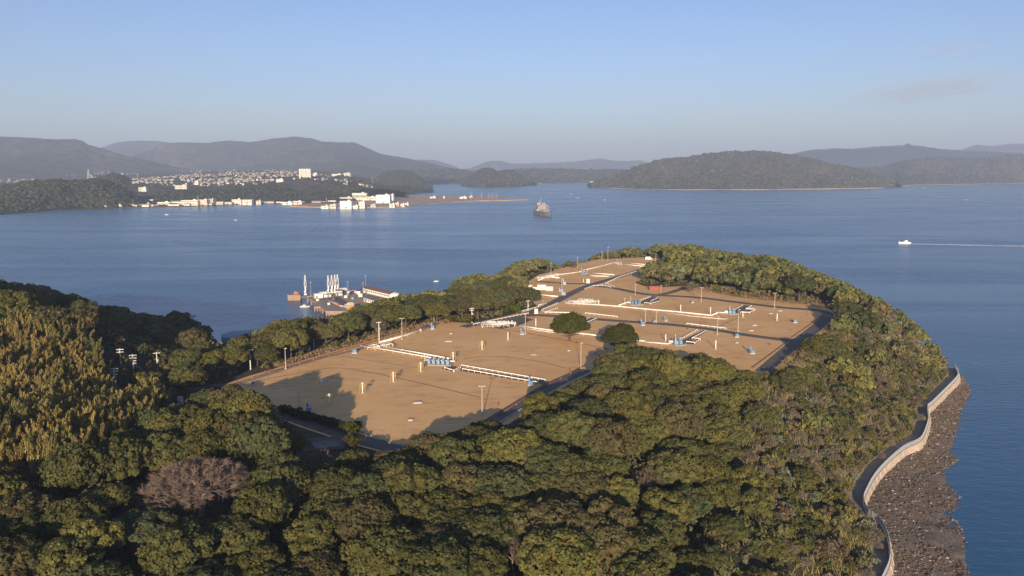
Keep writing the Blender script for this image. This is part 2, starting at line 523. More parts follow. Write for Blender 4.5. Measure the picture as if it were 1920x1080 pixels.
def mat_water():
    m, nt, b, out = new_mat('sea_water')
    b.inputs['Base Color'].default_value = (0.012, 0.085, 0.175, 1)
    b.inputs['IOR'].default_value = 1.42
    # wind streaks: rougher and smoother stretches of water
    tc = nt.nodes.new('ShaderNodeTexCoord')
    mp = nt.nodes.new('ShaderNodeMapping'); mp.inputs['Scale'].default_value = (0.0022, 0.011, 1); mp.inputs['Rotation'].default_value = (0, 0, radians(-6))
    nt.links.new(tc.outputs['Object'], mp.inputs[0])
    ns = nt.nodes.new('ShaderNodeTexNoise'); ns.inputs['Scale'].default_value = 1.0; ns.inputs['Detail'].default_value = 7; ns.inputs['Roughness'].default_value = 0.62; ns.inputs['Distortion'].default_value = 0.8
    nt.links.new(mp.outputs[0], ns.inputs['Vector'])
    rr = ramp(nt, ns.outputs['Fac'], [(0.35, (0.20, 0.20, 0.20)), (0.65, (0.30, 0.30, 0.30))])
    nt.links.new(rr.outputs[0], b.inputs['Roughness'])
    # ripples of three sizes
    hs = []
    for sc, vs, w in ((0.42, (1, 2.1, 1), 0.55), (0.11, (1, 2.4, 1), 1.4), (1.7, (1, 1.6, 1), 0.14)):
        mp2 = nt.nodes.new('ShaderNodeMapping'); mp2.inputs['Scale'].default_value = (vs[0] * sc, vs[1] * sc, 1); mp2.inputs['Rotation'].default_value = (0, 0, radians(12))
        nt.links.new(tc.outputs['Object'], mp2.inputs[0])
        n = nt.nodes.new('ShaderNodeTexNoise'); n.inputs['Scale'].default_value = 1.0; n.inputs['Detail'].default_value = 3; n.inputs['Roughness'].default_value = 0.5
        nt.links.new(mp2.outputs[0], n.inputs['Vector'])
        mu = nt.nodes.new('ShaderNodeMath'); mu.operation = 'MULTIPLY'; mu.inputs[1].default_value = w
        nt.links.new(n.outputs['Fac'], mu.inputs[0]); hs.append(mu.outputs[0])
    a1 = nt.nodes.new('ShaderNodeMath'); nt.links.new(hs[0], a1.inputs[0]); nt.links.new(hs[1], a1.inputs[1])
    a2 = nt.nodes.new('ShaderNodeMath'); nt.links.new(a1.outputs[0], a2.inputs[0]); nt.links.new(hs[2], a2.inputs[1])
    bp = nt.nodes.new('ShaderNodeBump'); bp.inputs['Distance'].default_value = 0.55
    rb = ramp(nt, ns.outputs['Fac'], [(0.35, (0.46, 0.46, 0.46)), (0.65, (0.72, 0.72, 0.72))])
    nt.links.new(rb.outputs[0], bp.inputs['Strength'])
    nt.links.new(a2.outputs[0], bp.inputs['Height']); nt.links.new(bp.outputs[0], b.inputs['Normal'])
    return m
def mat_far_wood(name, c0, c1, c2, scale=0.02):
    m, nt, b, out = new_mat(name)
    n = noise_node(nt, scale * 0.13, 6, 0.62); n2 = noise_node(nt, scale * 1.1, 6, 0.72)
    r = ramp(nt, n.outputs['Fac'], [(0.34, c0), (0.52, c1), (0.68, c2)])
    c = mixc(nt, r.outputs[0], ramp(nt, n2.outputs['Fac'], [(0.36, (0.25, 0.26, 0.28)), (0.64, (1.9, 1.85, 1.7))]).outputs[0], 1.0, 'MULTIPLY')
    nt.links.new(c, b.inputs['Base Color']); b.inputs['Roughness'].default_value = 1.0
    b.inputs['Specular IOR Level'].default_value = 0.0
    bp = nt.nodes.new('ShaderNodeBump'); bp.inputs['Strength'].default_value = 1.0; bp.inputs['Distance'].default_value = 0.35 / scale
    nt.links.new(n2.outputs['Fac'], bp.inputs['Height']); nt.links.new(bp.outputs[0], b.inputs['Normal'])
    return m
def mat_beach():
    m, nt, b, out = new_mat('stony_beach')
    n = noise_node(nt, 0.12, 5, 0.6); n2 = noise_node(nt, 2.2, 5, 0.75)
    r = ramp(nt, n.outputs['Fac'], [(0.3, (0.125, 0.095, 0.066)), (0.55, (0.20, 0.155, 0.11)), (0.75, (0.28, 0.225, 0.17))])
    c = mixc(nt, r.outputs[0], ramp(nt, n2.outputs['Fac'], [(0.3, (0.45, 0.45, 0.46)), (0.7, (1.5, 1.46, 1.4))]).outputs[0], 1.0, 'MULTIPLY')
    nt.links.new(c, b.inputs['Base Color']); b.inputs['Roughness'].default_value = 0.8
    bp = nt.nodes.new('ShaderNodeBump'); bp.inputs['Strength'].default_value = 1.0; bp.inputs['Distance'].default_value = 0.35
    nt.links.new(n2.outputs['Fac'], bp.inputs['Height']); nt.links.new(bp.outputs[0], b.inputs['Normal'])
    return m
M_FLOOR = mat_forest_floor(); M_DRY = mat_dry_grass(); M_ASPH = mat_asphalt(); M_CONC = mat_concrete(); M_WATER = mat_water(); M_BEACH = mat_beach()

# ---- sea
_s = 15800.0
sea = link('sea', np_mesh('sea', [(-_s, -3400, 0), (_s, -3400, 0), (_s, 18500, 0), (-_s, 18500, 0)], [(0, 1, 2, 3)], [M_WATER]))
tagit(sea, kind='structure', label='blue rippled bay water around the wooded headland')

# ---- terrain sheet of the headland
STEP = 4.0
gx = np.arange(-520, 345, STEP); gy = np.arange(-120, 965, STEP)
GX, GY = np.meshgrid(gx, gy)
_pts = np.stack([GX.ravel(), GY.ravel()], 1)
_gzs = ground(_pts)
nx, ny = len(gx), len(gy)
_i = (np.arange(ny - 1)[:, None] * nx + np.arange(nx - 1)[None]).ravel()
_f = np.stack([_i, _i + 1, _i + nx + 1, _i + nx], 1)
_keep = (_gzs[_f] > -6.5).any(1)
terrain = link('terrain', np_mesh('terrain', np.column_stack([_pts, _gzs]), _f[_keep], [M_FLOOR], smooth=True))
tagit(terrain, kind='structure', label='wooded headland ground sloping from the fields to the sea')
GRID = _gzs.reshape(ny, nx)
def gfast(x, y):
    fx = (x - gx[0]) / STEP; fy = (y - gy[0]) / STEP
    ix = np.clip(np.floor(fx).astype(int), 0, nx - 2); iy = np.clip(np.floor(fy).astype(int), 0, ny - 2)
    tx = np.clip(fx - ix, 0, 1); ty = np.clip(fy - iy, 0, 1)
    return (GRID[iy, ix] * (1 - tx) + GRID[iy, ix + 1] * tx) * (1 - ty) + (GRID[iy + 1, ix] * (1 - tx) + GRID[iy + 1, ix + 1] * tx) * ty

def flat_poly(name, pts2, z, mat, label, kind='structure'):
    import mathutils
    me = bpy.data.meshes.new(name)
    tris = mathutils.geometry.tessellate_polygon([[Vector((p[0], p[1], 0)) for p in pts2]])
    me.from_pydata([(p[0], p[1], z) for p in pts2], [], [tuple(t) for t in tris])
    me.materials.append(mat); me.update()
    for p in me.polygons:
        if p.normal.z < 0: p.flip()
    o = link(name, me)
    return tagit(o, label=label, kind=kind)

def strip(pts, width, z, name, mat, label=None, kind='structure', sub=4, parent=None):
    P = catmull([Vector((p[0], p[1], 0)) for p in pts], sub) if len(pts) > 2 else [Vector((p[0], p[1], 0)) for p in pts]
    vs = []; fs = []
    for i, p in enumerate(P):
        d = P[min(i + 1, len(P) - 1)] - P[max(i - 1, 0)]; d.normalize()
        n = Vector((-d.y, d.x, 0)) * (width / 2)
        vs += [(p.x + n.x, p.y + n.y, z), (p.x - n.x, p.y - n.y, z)]
    for i in range(len(P) - 1):
        fs.append((2 * i + 1, 2 * i + 3, 2 * i + 2, 2 * i))
    me = bpy.data.meshes.new(name); me.from_pydata(vs, [], fs); me.materials.append(mat); me.update()
    o = link(name, me, parent)
    if label: tagit(o, label=label, kind=kind)
    return o

field = flat_poly('field', CLEAR, PLAT, M_DRY, 'dry brown mown grass fields over the buried tanks')

# ---- roads
def A(*pp, z=PLAT):
    return [at(x, y, z) for x, y in pp]
ROADS = {
 'main': (A((868, 613), (930, 600), (985, 589), (1030, 571), (1065, 553), (1100, 537), (1125, 529), (1160, 519), (1205, 505), (1248, 490)), 6.5, 0.008),
 'middle': (A((975, 592), (1010, 591), (1060, 594), (1150, 601), (1250, 608), (1330, 617), (1400, 628), (1475, 638), (1496, 641)), 6.0, 0.012),
 'far': (A((1105, 535), (1150, 540), (1205, 551), (1245, 554), (1310, 558), (1400, 569), (1470, 577), (1535, 582), (1552, 590), (1534, 611), (1500, 637), (1465, 666), (1430, 697)), 6.2, 0.016),
 'branch': (A((1232, 554), (1262, 547), (1290, 537)), 5.0, 0.02),
 'side': (A((1112, 532), (1075, 532), (1040, 530), (1006, 527)), 5.0, 0.020),
 'front': (A((470, 752), (530, 775), (610, 803), (690, 828), (770, 846), (840, 838), (905, 802), (965, 765), (1035, 722), (1100, 693)), 6.5, 0.008),
 'rim': (A((424, 724), (470, 712), (540, 690), (600, 672), (650, 660), (700, 648)), 3.0, 0.024),
}
LBL = {'main': 'grey asphalt lane climbing past the pipes to the far field', 'middle': 'asphalt lane running across the middle of the tank fields',
       'far': 'asphalt lane along the far woods bending round the outer field corner', 'branch': 'short asphalt branch leading into the far woods',
       'side': 'asphalt side lane leading towards the white boxes', 'front': 'asphalt lane in tree shade along the front of the nearest field',
       'rim': 'worn vehicle track along the outer edge of the nearest field'}
M_TRACK = simple('worn_track', (0.30, 0.215, 0.14), 0.95, var=0.25, scale=0.5)
for k, (pts, w, dz) in ROADS.items():
    strip(pts, w, PLAT + dz, 'road', M_TRACK if k == 'rim' else M_ASPH, LBL[k])
pads = [
 ('pad', A((842, 684), (862, 689), (850, 697), (828, 691)), 'dark paved parking pad beside the blue pumps'),
 ('pad', A((866, 689), (1036, 716), (1030, 723), (862, 695)), 'narrow paved spur between two white railings in the nearest field'),
 ('pad', A((1319, 619), (1327, 621), (1298, 638), (1311, 640), (1302, 646), (1268, 643)), 'paved spur leading to the pumps nearest the foreground woods'),
 ('pad', A((1394, 572), (1411, 574), (1398, 581), (1415, 582), (1404, 588), (1366, 587)), 'paved spur leading to the pumps of the outer field'),
 ('pad', A((1224, 555), (1236, 557), (1236, 567), (1220, 571), (1194, 568)), 'paved spur leading to the pumps beside the middle crossing'),
 ('pad', A((1095, 598), (1106, 597), (1120, 599), (1102, 607)), 'small paved bay behind the lone round tree'),
 ('pad', A((895, 608), (975, 593), (1000, 599), (972, 611), (940, 617)), 'gravel ground under the white pipe manifold by the main lane'),
]
for i, (nm, pts, lb) in enumerate(pads):
    flat_poly('paved_pad', pts, PLAT + 0.028 + 0.004 * i, M_ASPH, lb)

# ---- beach between wall and water
def loft(name, rows, mat, label, kind='structure', smooth_=True):
    n = len(rows[0]); vs = [tuple(p) for r in rows for p in r]
    i = (np.arange(len(rows) - 1)[:, None] * n + np.arange(n - 1)[None]).ravel()
    f = np.stack([i, i + 1, i + n + 1, i + n], 1)
    me = np_mesh(name, vs, f, [mat], smooth=smooth_)
    return tagit(link(name, me), label=label, kind=kind)
def resample(P, n):
    P = [np.array(p, float) for p in P]
    L = np.concatenate([[0], np.cumsum([np.linalg.norm(P[i + 1] - P[i]) for i in range(len(P) - 1)])])
    A_ = np.array(P); s = np.linspace(0, L[-1], n)
    return np.stack([np.interp(s, L, A_[:, k]) for k in range(3)], 1)
# match the two lines by photo row so the strips do not shear
NB = 260
_w = resample(WALL, NB); _sh = resample(SHORE, NB * 3)
_d = _w[:, 1]
rows = []
idx = np.interp(np.linspace(0, 1, NB), [0, 1], [0, NB * 3 - 1]).astype(int)
_s2 = _sh[idx]
for t in np.linspace(0, 1.35, 60):
    p = _w * (1 - t) + _s2 * t
    z = 1.9 * (1 - t) + (fbm(p[:, 0] / 6, p[:, 1] / 6, 3) - 0.5) * 0.9 * min(1, t * 5) + (fbm(p[:, 0] / 1.4, p[:, 1] / 1.4, 8, 2) - 0.5) * 0.35
    if t > 1.0: z = z - (t - 1.0) * 3.0
    rows.append(np.column_stack([p[:, 0], p[:, 1], z]))
BEACH_ROWS = rows
beach = loft('beach', rows, M_BEACH, 'brown stony beach below the sea wall at low tide')


# ---- shallow worn drains across the turf
M_DRAIN = simple('worn_drain', (0.36, 0.225, 0.115), 0.95, var=0.3, scale=0.6)
for i, (pts, w, lb) in enumerate([(A((600, 663), (641, 668), (700, 677), (783, 689)), 0.7, 'faint worn drain line across the upper left of the nearest field'), (A((1345, 614), (1362, 605), (1383, 596)), 0.9, 'faint worn drain line in the outer field'),
                                  (A((1240, 605), (1300, 603), (1345, 614)), 0.6, 'faint worn drain line above the middle lane'), (A((470, 716), (560, 700), (640, 690), (760, 712), (900, 745)), 1.0, 'faint vehicle track crossing the nearest field'), (A((1060, 690), (1000, 676), (930, 668), (870, 672)), 0.9, 'faint vehicle track in the right half of the nearest field')]):
    strip(pts, w, PLAT + 0.004, 'drain_path', M_DRAIN, lb)
# ================================================================ FAR SHORES
M_WOOD_A = mat_far_wood('wooded_slope_dark', (0.028, 0.036, 0.016), (0.046, 0.052, 0.022), (0.075, 0.068, 0.032), 0.06)
M_WOOD_B = mat_far_wood('wooded_slope_brown', (0.038, 0.046, 0.024), (0.066, 0.064, 0.034), (0.105, 0.085, 0.052), 0.045)
M_WOOD_C = mat_far_wood('wooded_mountain', (0.040, 0.046, 0.026), (0.058, 0.060, 0.034), (0.085, 0.075, 0.048), 0.012)
M_SAND = simple('shore_sand', (0.36, 0.28, 0.20), 0.9, var=0.25, scale=0.05)
M_LANDFILL = simple('bare_landfill', (0.40, 0.27, 0.19), 0.95, var=0.35, scale=0.02, wear=(0.42, 0.33, 0.26))
M_TOWNGROUND = mat_far_wood('town_ground', (0.045, 0.05, 0.028), (0.085, 0.08, 0.055), (0.14, 0.12, 0.09), 0.05)

def interp_px(tab, xs):
    t = np.array(tab, float)
    return np.interp(xs, t[:, 0], t[:, 1])

HILLS = {}
def hill(foot, ridge, dr, back, mat, label, nu=160, nv=26, footz=0.0, amp=14.0, canopy=2.5, seed=1, name='hill', pw=0.85, nscale=330.0, lip=True):
    """one wooded hill: foot line (photo pixels at height footz), ridge line (photo pixels at distance dr), falling away behind"""
    x0, x1 = max(foot[0][0], ridge[0][0]), min(foot[-1][0], ridge[-1][0])
    px = np.linspace(x0, x1, nu)
    fy = interp_px(foot, px); ry = interp_px(ridge, px)
    drs = interp_px(dr, px) if isinstance(dr, (list, tuple)) else np.full(nu, float(dr))
    fz = interp_px(footz, px) if isinstance(footz, (list, tuple)) else np.full(nu, float(footz))
    FP = np.array([at(a, b, c)[:] for a, b, c in zip(px, fy, fz)])
    RP = np.array([py_at(a, b, d)[:] for a, b, d in zip(px, ry, drs)])
    RP[:, 2] = np.maximum(RP[:, 2], FP[:, 2] + 0.5)
    BP = np.array([pd(a, d + back, -6.0)[:] for a, d in zip(px, drs)])
    rows = []
    if lip:
        q = FP.copy(); q[:, 1] -= 6; q[:, 2] -= 3.0; rows.append(q)
    edge = np.minimum(1, np.minimum(np.arange(nu), np.arange(nu)[::-1]) / (nu * 0.06))
    for v in np.linspace(0, 1, nv):
        p = FP * (1 - v) + RP * v
        h = (RP[:, 2] - FP[:, 2])
        z = FP[:, 2] + h * v ** pw
        env = (sin(pi * v) ** 0.8 if v < 1 else 0.0)
        rel = np.minimum(1.0, h / 40.0)
        rg = 1 - np.abs(2 * fbm(p[:, 0] / nscale, p[:, 1] / (nscale * 1.8), seed, 4) - 1) * 2.2
        z = z + env * rel * amp * (1.2 * (fbm(p[:, 0] / nscale, p[:, 1] / nscale, seed + 3, 5) - 0.62) + 0.9 * (rg - 0.75)) * edge
        z = z + canopy * (fbm(p[:, 0] / 22, p[:, 1] / 22, seed + 9, 3) - 0.45) * 2 * min(1, v * 8)
        z = np.maximum(z, FP[:, 2] + 0.3 * v)
        rows.append(np.column_stack([p[:, 0], p[:, 1], z]))
    for v in np.linspace(0.12, 1, 8):
        p = RP * (1 - v) + BP * v
        z = RP[:, 2] * (1 - v ** 1.3) + BP[:, 2] * v ** 1.3 + amp * sin(pi * v) * (fbm(p[:, 0] / nscale, p[:, 1] / nscale, seed, 4) - 0.6)
        rows.append(np.column_stack([p[:, 0], p[:, 1], z]))
    o = loft(name, rows, mat, label)
    HILLS[label] = (px, np.array(rows))
    return o

# mountains behind the town and along the horizon
hill([(-260, 352), (2300, 352)], [(-260, 262), (0, 300), (190, 277), (215, 268), (245, 264), (290, 264), (325, 268), (420, 290), (2300, 330)], 11500, 2500, M_WOOD_C,
     'faint blue mountain ridge behind the saddle at the left', nu=200, nv=14, footz=0, amp=40, seed=31, name='mountain', nscale=1500) if False else None
hill([(150, 330), (420, 330)], [(150, 290), (190, 277), (215, 268), (245, 264), (290, 264), (325, 268), (420, 296)], 11500, 2500, M_WOOD_C,
     'faint flat-topped mountain in the saddle behind the town', nu=80, nv=14, footz=20, amp=40, seed=31, name='mountain', nscale=1500)
hill([(230, 331), (330, 331), (500, 333), (700, 336), (800, 338), (880, 336)], [(230, 300), (300, 274), (330, 267), (390, 268), (430, 263), (470, 267), (510, 260), (552, 256), (580, 259), (602, 265), (640, 267),
      (665, 267), (690, 278), (715, 289), (760, 296), (800, 304), (840, 314), (880, 320)], 8800, 2600, M_WOOD_C,
     'broad blue-grey mountain with a low peak above the town', nu=260, nv=40, footz=30, amp=85, seed=7, name='mountain', nscale=900, canopy=5)
hill([(-300, 338), (0, 336), (150, 334), (330, 332), (420, 332)], [(-300, 252), (0, 256), (50, 258), (100, 261), (140, 261), (155, 264), (166, 272), (188, 277), (230, 290), (280, 301), (330, 313), (420, 326)], 6900, 2200, M_WOOD_C,
     'dark rounded mountain at the left edge with a steep right shoulder', nu=200, nv=40, footz=40, amp=80, seed=12, name='mountain', nscale=700, canopy=4)
hill([(760, 330), (880, 330)], [(760, 312), (785, 299), (815, 300), (845, 309), (880, 324)], 12500, 1500, M_WOOD_C, 'small faint hill right of the broad mountain', nu=50, nv=10, amp=20, seed=41, name='mountain')
hill([(850, 328), (1300, 328)], [(850, 322), (885, 314), (915, 302), (938, 301), (955, 306), (975, 307), (1000, 306), (1040, 305), (1075, 303), (1125, 297), (1150, 301), (1180, 302), (1200, 300), (1218, 305), (1300, 322)], 13500, 2500, M_WOOD_C,
     'pale blue hills on the horizon beyond the strait', nu=160, nv=14, amp=50, seed=43, name='mountain', nscale=1200)
hill([(1440, 322), (2150, 322)], [(1440, 300), (1490, 287), (1520, 281), (1565, 278), (1600, 279), (1640, 275), (1680, 273), (1696, 272), (1699, 269), (1704, 269), (1707, 272), (1720, 273), (1760, 279), (1800, 282), (1860, 284), (1950, 290), (2150, 296)], 9200, 2200, M_WOOD_C,
     'blue ridge with a small summit knob behind the wooded shore', nu=240, nv=26, amp=60, seed=51, name='mountain', nscale=900, canopy=4)
hill([(1760, 318), (2200, 318)], [(1760, 290), (1800, 281), (1830, 271), (1860, 274), (1890, 270), (1925, 269), (1980, 272), (2200, 280)], 12800, 2500, M_WOOD_C,
     'faint farthest ridge at the right edge', nu=100, nv=12, amp=40, seed=53, name='mountain', nscale=1200)
# strait and islands
hill([(690, 346), (1240, 341)], [(690, 332), (760, 318), (800, 318), (850, 316), (880, 320), (950, 322), (960, 317), (1000, 316), (1050, 316), (1100, 318), (1150, 317), (1190, 318), (1240, 316)],
     [(690, 6300), (1240, 7000)], 1200, M_WOOD_B, 'low wooded far shore closing the strait', nu=200, nv=16, amp=22, seed=61, nscale=420)
hill([(864, 349), (885, 351), (920, 352), (960, 350), (1006, 346)], [(864, 347), (872, 336), (885, 326), (905, 315), (915, 314), (925, 317), (934, 322), (945, 318), (958, 318), (980, 330), (1006, 344)], 5250, 500, M_WOOD_B,
     'small wooded island with a pale rock scar in the strait', nu=90, nv=18, amp=12, seed=63, nscale=150)
hill([(696, 352), (740, 352), (806, 352)], [(696, 346), (715, 324), (735, 319), (762, 319), (780, 326), (795, 338), (806, 350)], 4900, 400, M_WOOD_A,
     'dark wooded knoll at the near end of the strait', nu=70, nv=16, amp=10, seed=65, nscale=150, footz=2)
hill([(640, 360), (700, 362), (760, 362), (812, 359)], [(640, 352), (690, 350), (740, 348), (780, 349), (800, 354), (812, 358)], 3700, 300, M_WOOD_A,
     'low dark wooded spit beside the channel', nu=80, nv=10, amp=5, seed=66, nscale=120, footz=1)
# big wooded island on the right
hill([(1540, 350), (1660, 349), (1720, 346), (1800, 345), (1920, 343), (2150, 340)], [(1540, 326), (1600, 314), (1650, 313), (1690, 302), (1720, 296), (1760, 294), (1800, 295), (1850, 296), (1890, 290), (1920, 289), (2150, 284)], 6700, 900, M_WOOD_B,
     'brown-green wooded hills along the right far shore', nu=320, nv=60, amp=44, seed=71, nscale=380, canopy=4)
hill([(1103, 350), (1120, 352), (1200, 354), (1300, 355), (1440, 355), (1560, 353), (1640, 352), (1690, 350)],
     [(1103, 346), (1125, 338), (1160, 325), (1200, 310), (1240, 298), (1290, 294), (1330, 287), (1362, 285), (1390, 284), (1412, 282), (1440, 284), (1480, 289), (1520, 296), (1560, 307), (1600, 314), (1640, 327), (1690, 346)],
     [(1103, 4700), (1250, 5200), (1500, 5200), (1690, 4700)], 900, M_WOOD_B, 'long brown-green wooded hill across the bay', nu=520, nv=90, amp=46, seed=73, nscale=340, canopy=4.5)
for tab, lb in (([(1110, 351.5), (1200, 355.4), (1300, 356.2), (1440, 356.2), (1560, 354.6), (1650, 353.2), (1662, 350.5), (1720, 347.4), (1800, 346.2), (1920, 344.4), (2000, 343.4)], 'thin sandy beach below the wooded hill'),):
    a_ = [at(x, y, 0.2) for x, y in tab]; xs = np.linspace(tab[0][0], tab[-1][0], 200); ys = interp_px(tab, xs)
    r0 = [at(x, y + 0.25 + 0.5 * sin(x * 0.05), -0.3)[:] for x, y in zip(xs, ys)]
    r1 = [at(x, y - 0.7, 0.6)[:] for x, y in zip(xs, ys)]
    r2 = [at(x, y - 1.5, 3.2)[:] for x, y in zip(xs, ys)]
    loft('shore_beach', [r0, r1, r2], M_SAND, lb)

# ---- town side: gently rising ground from the harbour shore to the foot of the mountains
SHORE_L = [(-260, 414), (0, 403), (40, 399), (90, 395), (150, 392), (330, 388), (400, 386), (480, 382.5), (560, 383), (590, 383), (640, 382), (700, 372), (760, 366), (812, 360)]
TOWN_PX = np.linspace(-260, 812, 220)
TOWN_LAYERS = [  # distance, then heights at pixel columns
 (2500, [(-260, 6), (300, 5), (812, 3)]),
 (2800, [(-260, 14), (200, 16), (350, 18), (600, 16), (812, 3)]),
 (3200, [(-260, 26), (150, 40), (250, 55), (350, 45), (450, 45), (560, 62), (640, 55), (720, 18), (790, 2), (812, 1.6)]),
 (3700, [(-260, 30), (150, 45), (300, 60), (400, 62), (520, 72), (580, 74), (650, 60), (720, 24), (790, 2), (812, 1.6)]),
 (4400, [(-260, 30), (100, 40), (300, 64), (450, 82), (560, 88), (640, 66), (740, 10), (812, 1.6)]),
 (5200, [(-260, 36), (100, 46), (350, 70), (560, 95), (680, 50), (750, 12), (812, 1.6)]),
 (6600, [(-260, 60), (350, 90), (600, 100), (700, 40), (760, 12), (812, 1.6)]),
]
def town_ground(px, dist):
    hs = [np.interp(px, [a for a, _ in t], [b for _, b in t]) for _, t in TOWN_LAYERS]
    return np.interp(dist, [2300] + [d for d, _ in TOWN_LAYERS], [2.5] + hs)
rows = []
_sy = interp_px(SHORE_L, TOWN_PX)
_fp = np.array([at(a, b, 0.0)[:] for a, b in zip(TOWN_PX, _sy)])
q = _fp.copy(); q[:, 2] = -2; q[:, 1] -= 3; rows.append(q)
q = _fp.copy(); q[:, 2] = 1.6; rows.append(q)
for t in np.linspace(0, 1, 70)[1:]:
    ds = _fp[:, 1] * (1 - t) + 6600 * t
    zz = np.array([max(1.8, town_ground(a, d)) for a, d in zip(TOWN_PX, ds)])
    P = np.array([pd(a, d, z)[:] for a, d, z in zip(TOWN_PX, ds, zz)])
    P[:, 2] += (fbm(P[:, 0] / 120, P[:, 1] / 120, 77) - 0.5) * 14 * np.minimum(1, np.maximum(0, (ds - 2550) / 400)) * np.minimum(1, np.maximum(0.0, (812 - TOWN_PX) / 200))
    rows.append(P)
loft('town_ground', rows, M_TOWNGROUND, 'built-up harbour land rising gently towards the mountains')
TOWN_ROWS = np.array(rows)
def town_z(x, y):
    """height of the town ground at x, y (nearest sheet vertex, blended)"""
    d = (TOWN_ROWS[..., 0] - x) ** 2 + (TOWN_ROWS[..., 1] - y) ** 2
    k = np.argsort(d.ravel())[:4]
    w = 1 / (d.ravel()[k] + 1e-3)
    return float((TOWN_ROWS[..., 2].ravel()[k] * w).sum() / w.sum())
# wooded hills on the harbour shore
hill([(-260, 412), (0, 401), (40, 398.5), (90, 394.5), (150, 391.5), (230, 389.5), (262, 388.5), (292, 387.5)], [(-260, 352), (-60, 355), (0, 352), (30, 346), (60, 340), (100, 336), (140, 337), (170, 335), (195, 337), (215, 343), (235, 353), (262, 372), (292, 385)],
     [(-260, 2350), (170, 2420), (292, 2500)], 420, M_WOOD_A, 'dark wooded headland at the left end of the harbour shore', nu=260, nv=46, amp=16, seed=81, nscale=110, canopy=4.5, footz=1.2)
hill([(160, 366), (270, 366)], [(160, 345), (180, 332), (205, 325), (222, 325), (240, 333), (255, 345), (270, 364)], 3300, 260, M_WOOD_A, 'dark wooded rise with white houses behind the headland', nu=80, nv=14, amp=6, seed=83, nscale=80, footz=14, canopy=4)
hill([(255, 385), (330, 384), (420, 380), (480, 377), (560, 376)], [(255, 380), (275, 366), (300, 360), (340, 357), (400, 357), (430, 353), (470, 352), (520, 350), (545, 354), (560, 362)], 2900, 260, M_WOOD_A,
     'long belt of dark trees behind the harbour sheds', nu=200, nv=18, amp=5, seed=85, nscale=90, footz=3, canopy=4.5)
hill([(468, 379), (560, 378), (640, 373), (700, 369), (760, 365)], [(468, 374), (490, 366), (530, 363), (560, 366), (600, 359), (640, 354), (680, 353), (720, 354), (745, 357), (760, 362)], 2850, 240, M_WOOD_A,
     'belt of dark trees behind the big white sheds', nu=180, nv=16, amp=5, seed=87, nscale=90, footz=3, canopy=4.5)
hill([(590, 350), (700, 350)], [(590, 346), (615, 333), (640, 329), (665, 333), (690, 342), (700, 349)], 3500, 200, M_WOOD_A, 'dark wooded knoll beside the apartment towers', nu=70, nv=12, amp=5, seed=89, nscale=80, footz=30, canopy=4)

# ---- reclaimed land with the white buildings
RECL_PX = [(545, 387.5), (600, 389.5), (640, 390.6), (700, 389.6), (760, 387.6), (800, 383.5), (850, 379.5), (900, 377), (950, 376.2), (990, 375), (985, 373.6), (940, 374), (925, 372.6), (950, 369.2), (900, 367.6), (850, 367.8), (800, 367.5), (745, 367.5), (700, 369), (640, 376), (600, 381), (560, 385)]
mb = MB(); mb.prism([at(x, y, 0)[:2] for x, y in RECL_PX][::-1], -2.0, 2.2)
recl = mb.build('reclaimed_land', M_LANDFILL); tagit(recl, label='flat bare brown reclaimed land jutting into the bay', kind='structure')

# ---- haze
M_HAZE, _nt, _b, _o = new_mat('haze_air')
_nt.nodes.remove(_b)
_v = _nt.nodes.new('ShaderNodeVolumePrincipled')
_v.inputs['Color'].default_value = (0.56, 0.71, 1.0, 1)
_v.inputs['Density'].default_value = 0.0001
_v.inputs['Anisotropy'].default_value = 0.0
_nt.links.new(_v.outputs[0], _o.inputs['Volume'])
mb = MB(); mb.box((0, 7500, 340), (32000, 23000, 710)); haze = mb.build('haze', M_HAZE)
haze.data.materials[0] = M_HAZE
tagit(haze, kind='stuff', label='thin bluish air haze over the bay')
# ================================================================ VEGETATION
rng = np.random.default_rng(11)
M_LEAF = foliage_mat('leaves', 0.36)
M_BARKM = simple('bark', (0.085, 0.068, 0.05), 0.95, var=0.3, scale=2.0)
M_BARE = foliage_mat('bare_twigs', 0.0)
M_MASS = tint_mat('mass_leaves')

def quads_from(c, n, size, aspect=1.5, r=rng, roll=None):
    """leaf-sized quads at centres c with normals n"""
    N = len(c)
    n = n / (np.linalg.norm(n, axis=1, keepdims=True) + 1e-9)
    a = r.normal(size=(N, 3))
    if roll is not None: a = a * 0.3 + roll
    u = np.cross(n, a); u /= (np.linalg.norm(u, axis=1, keepdims=True) + 1e-9)
    w = np.cross(n, u)
    s = size[:, None] if isinstance(size, np.ndarray) else size
    u = u * s * 0.5; w = w * s * 0.5 * aspect
    v = np.stack([c - u - w * 0.6, c + u - w * 0.6, c + u * 0.7 + w, c - u * 0.7 + w], 1).reshape(-1, 3)
    f = np.arange(N * 4).reshape(N, 4)
    return v, f

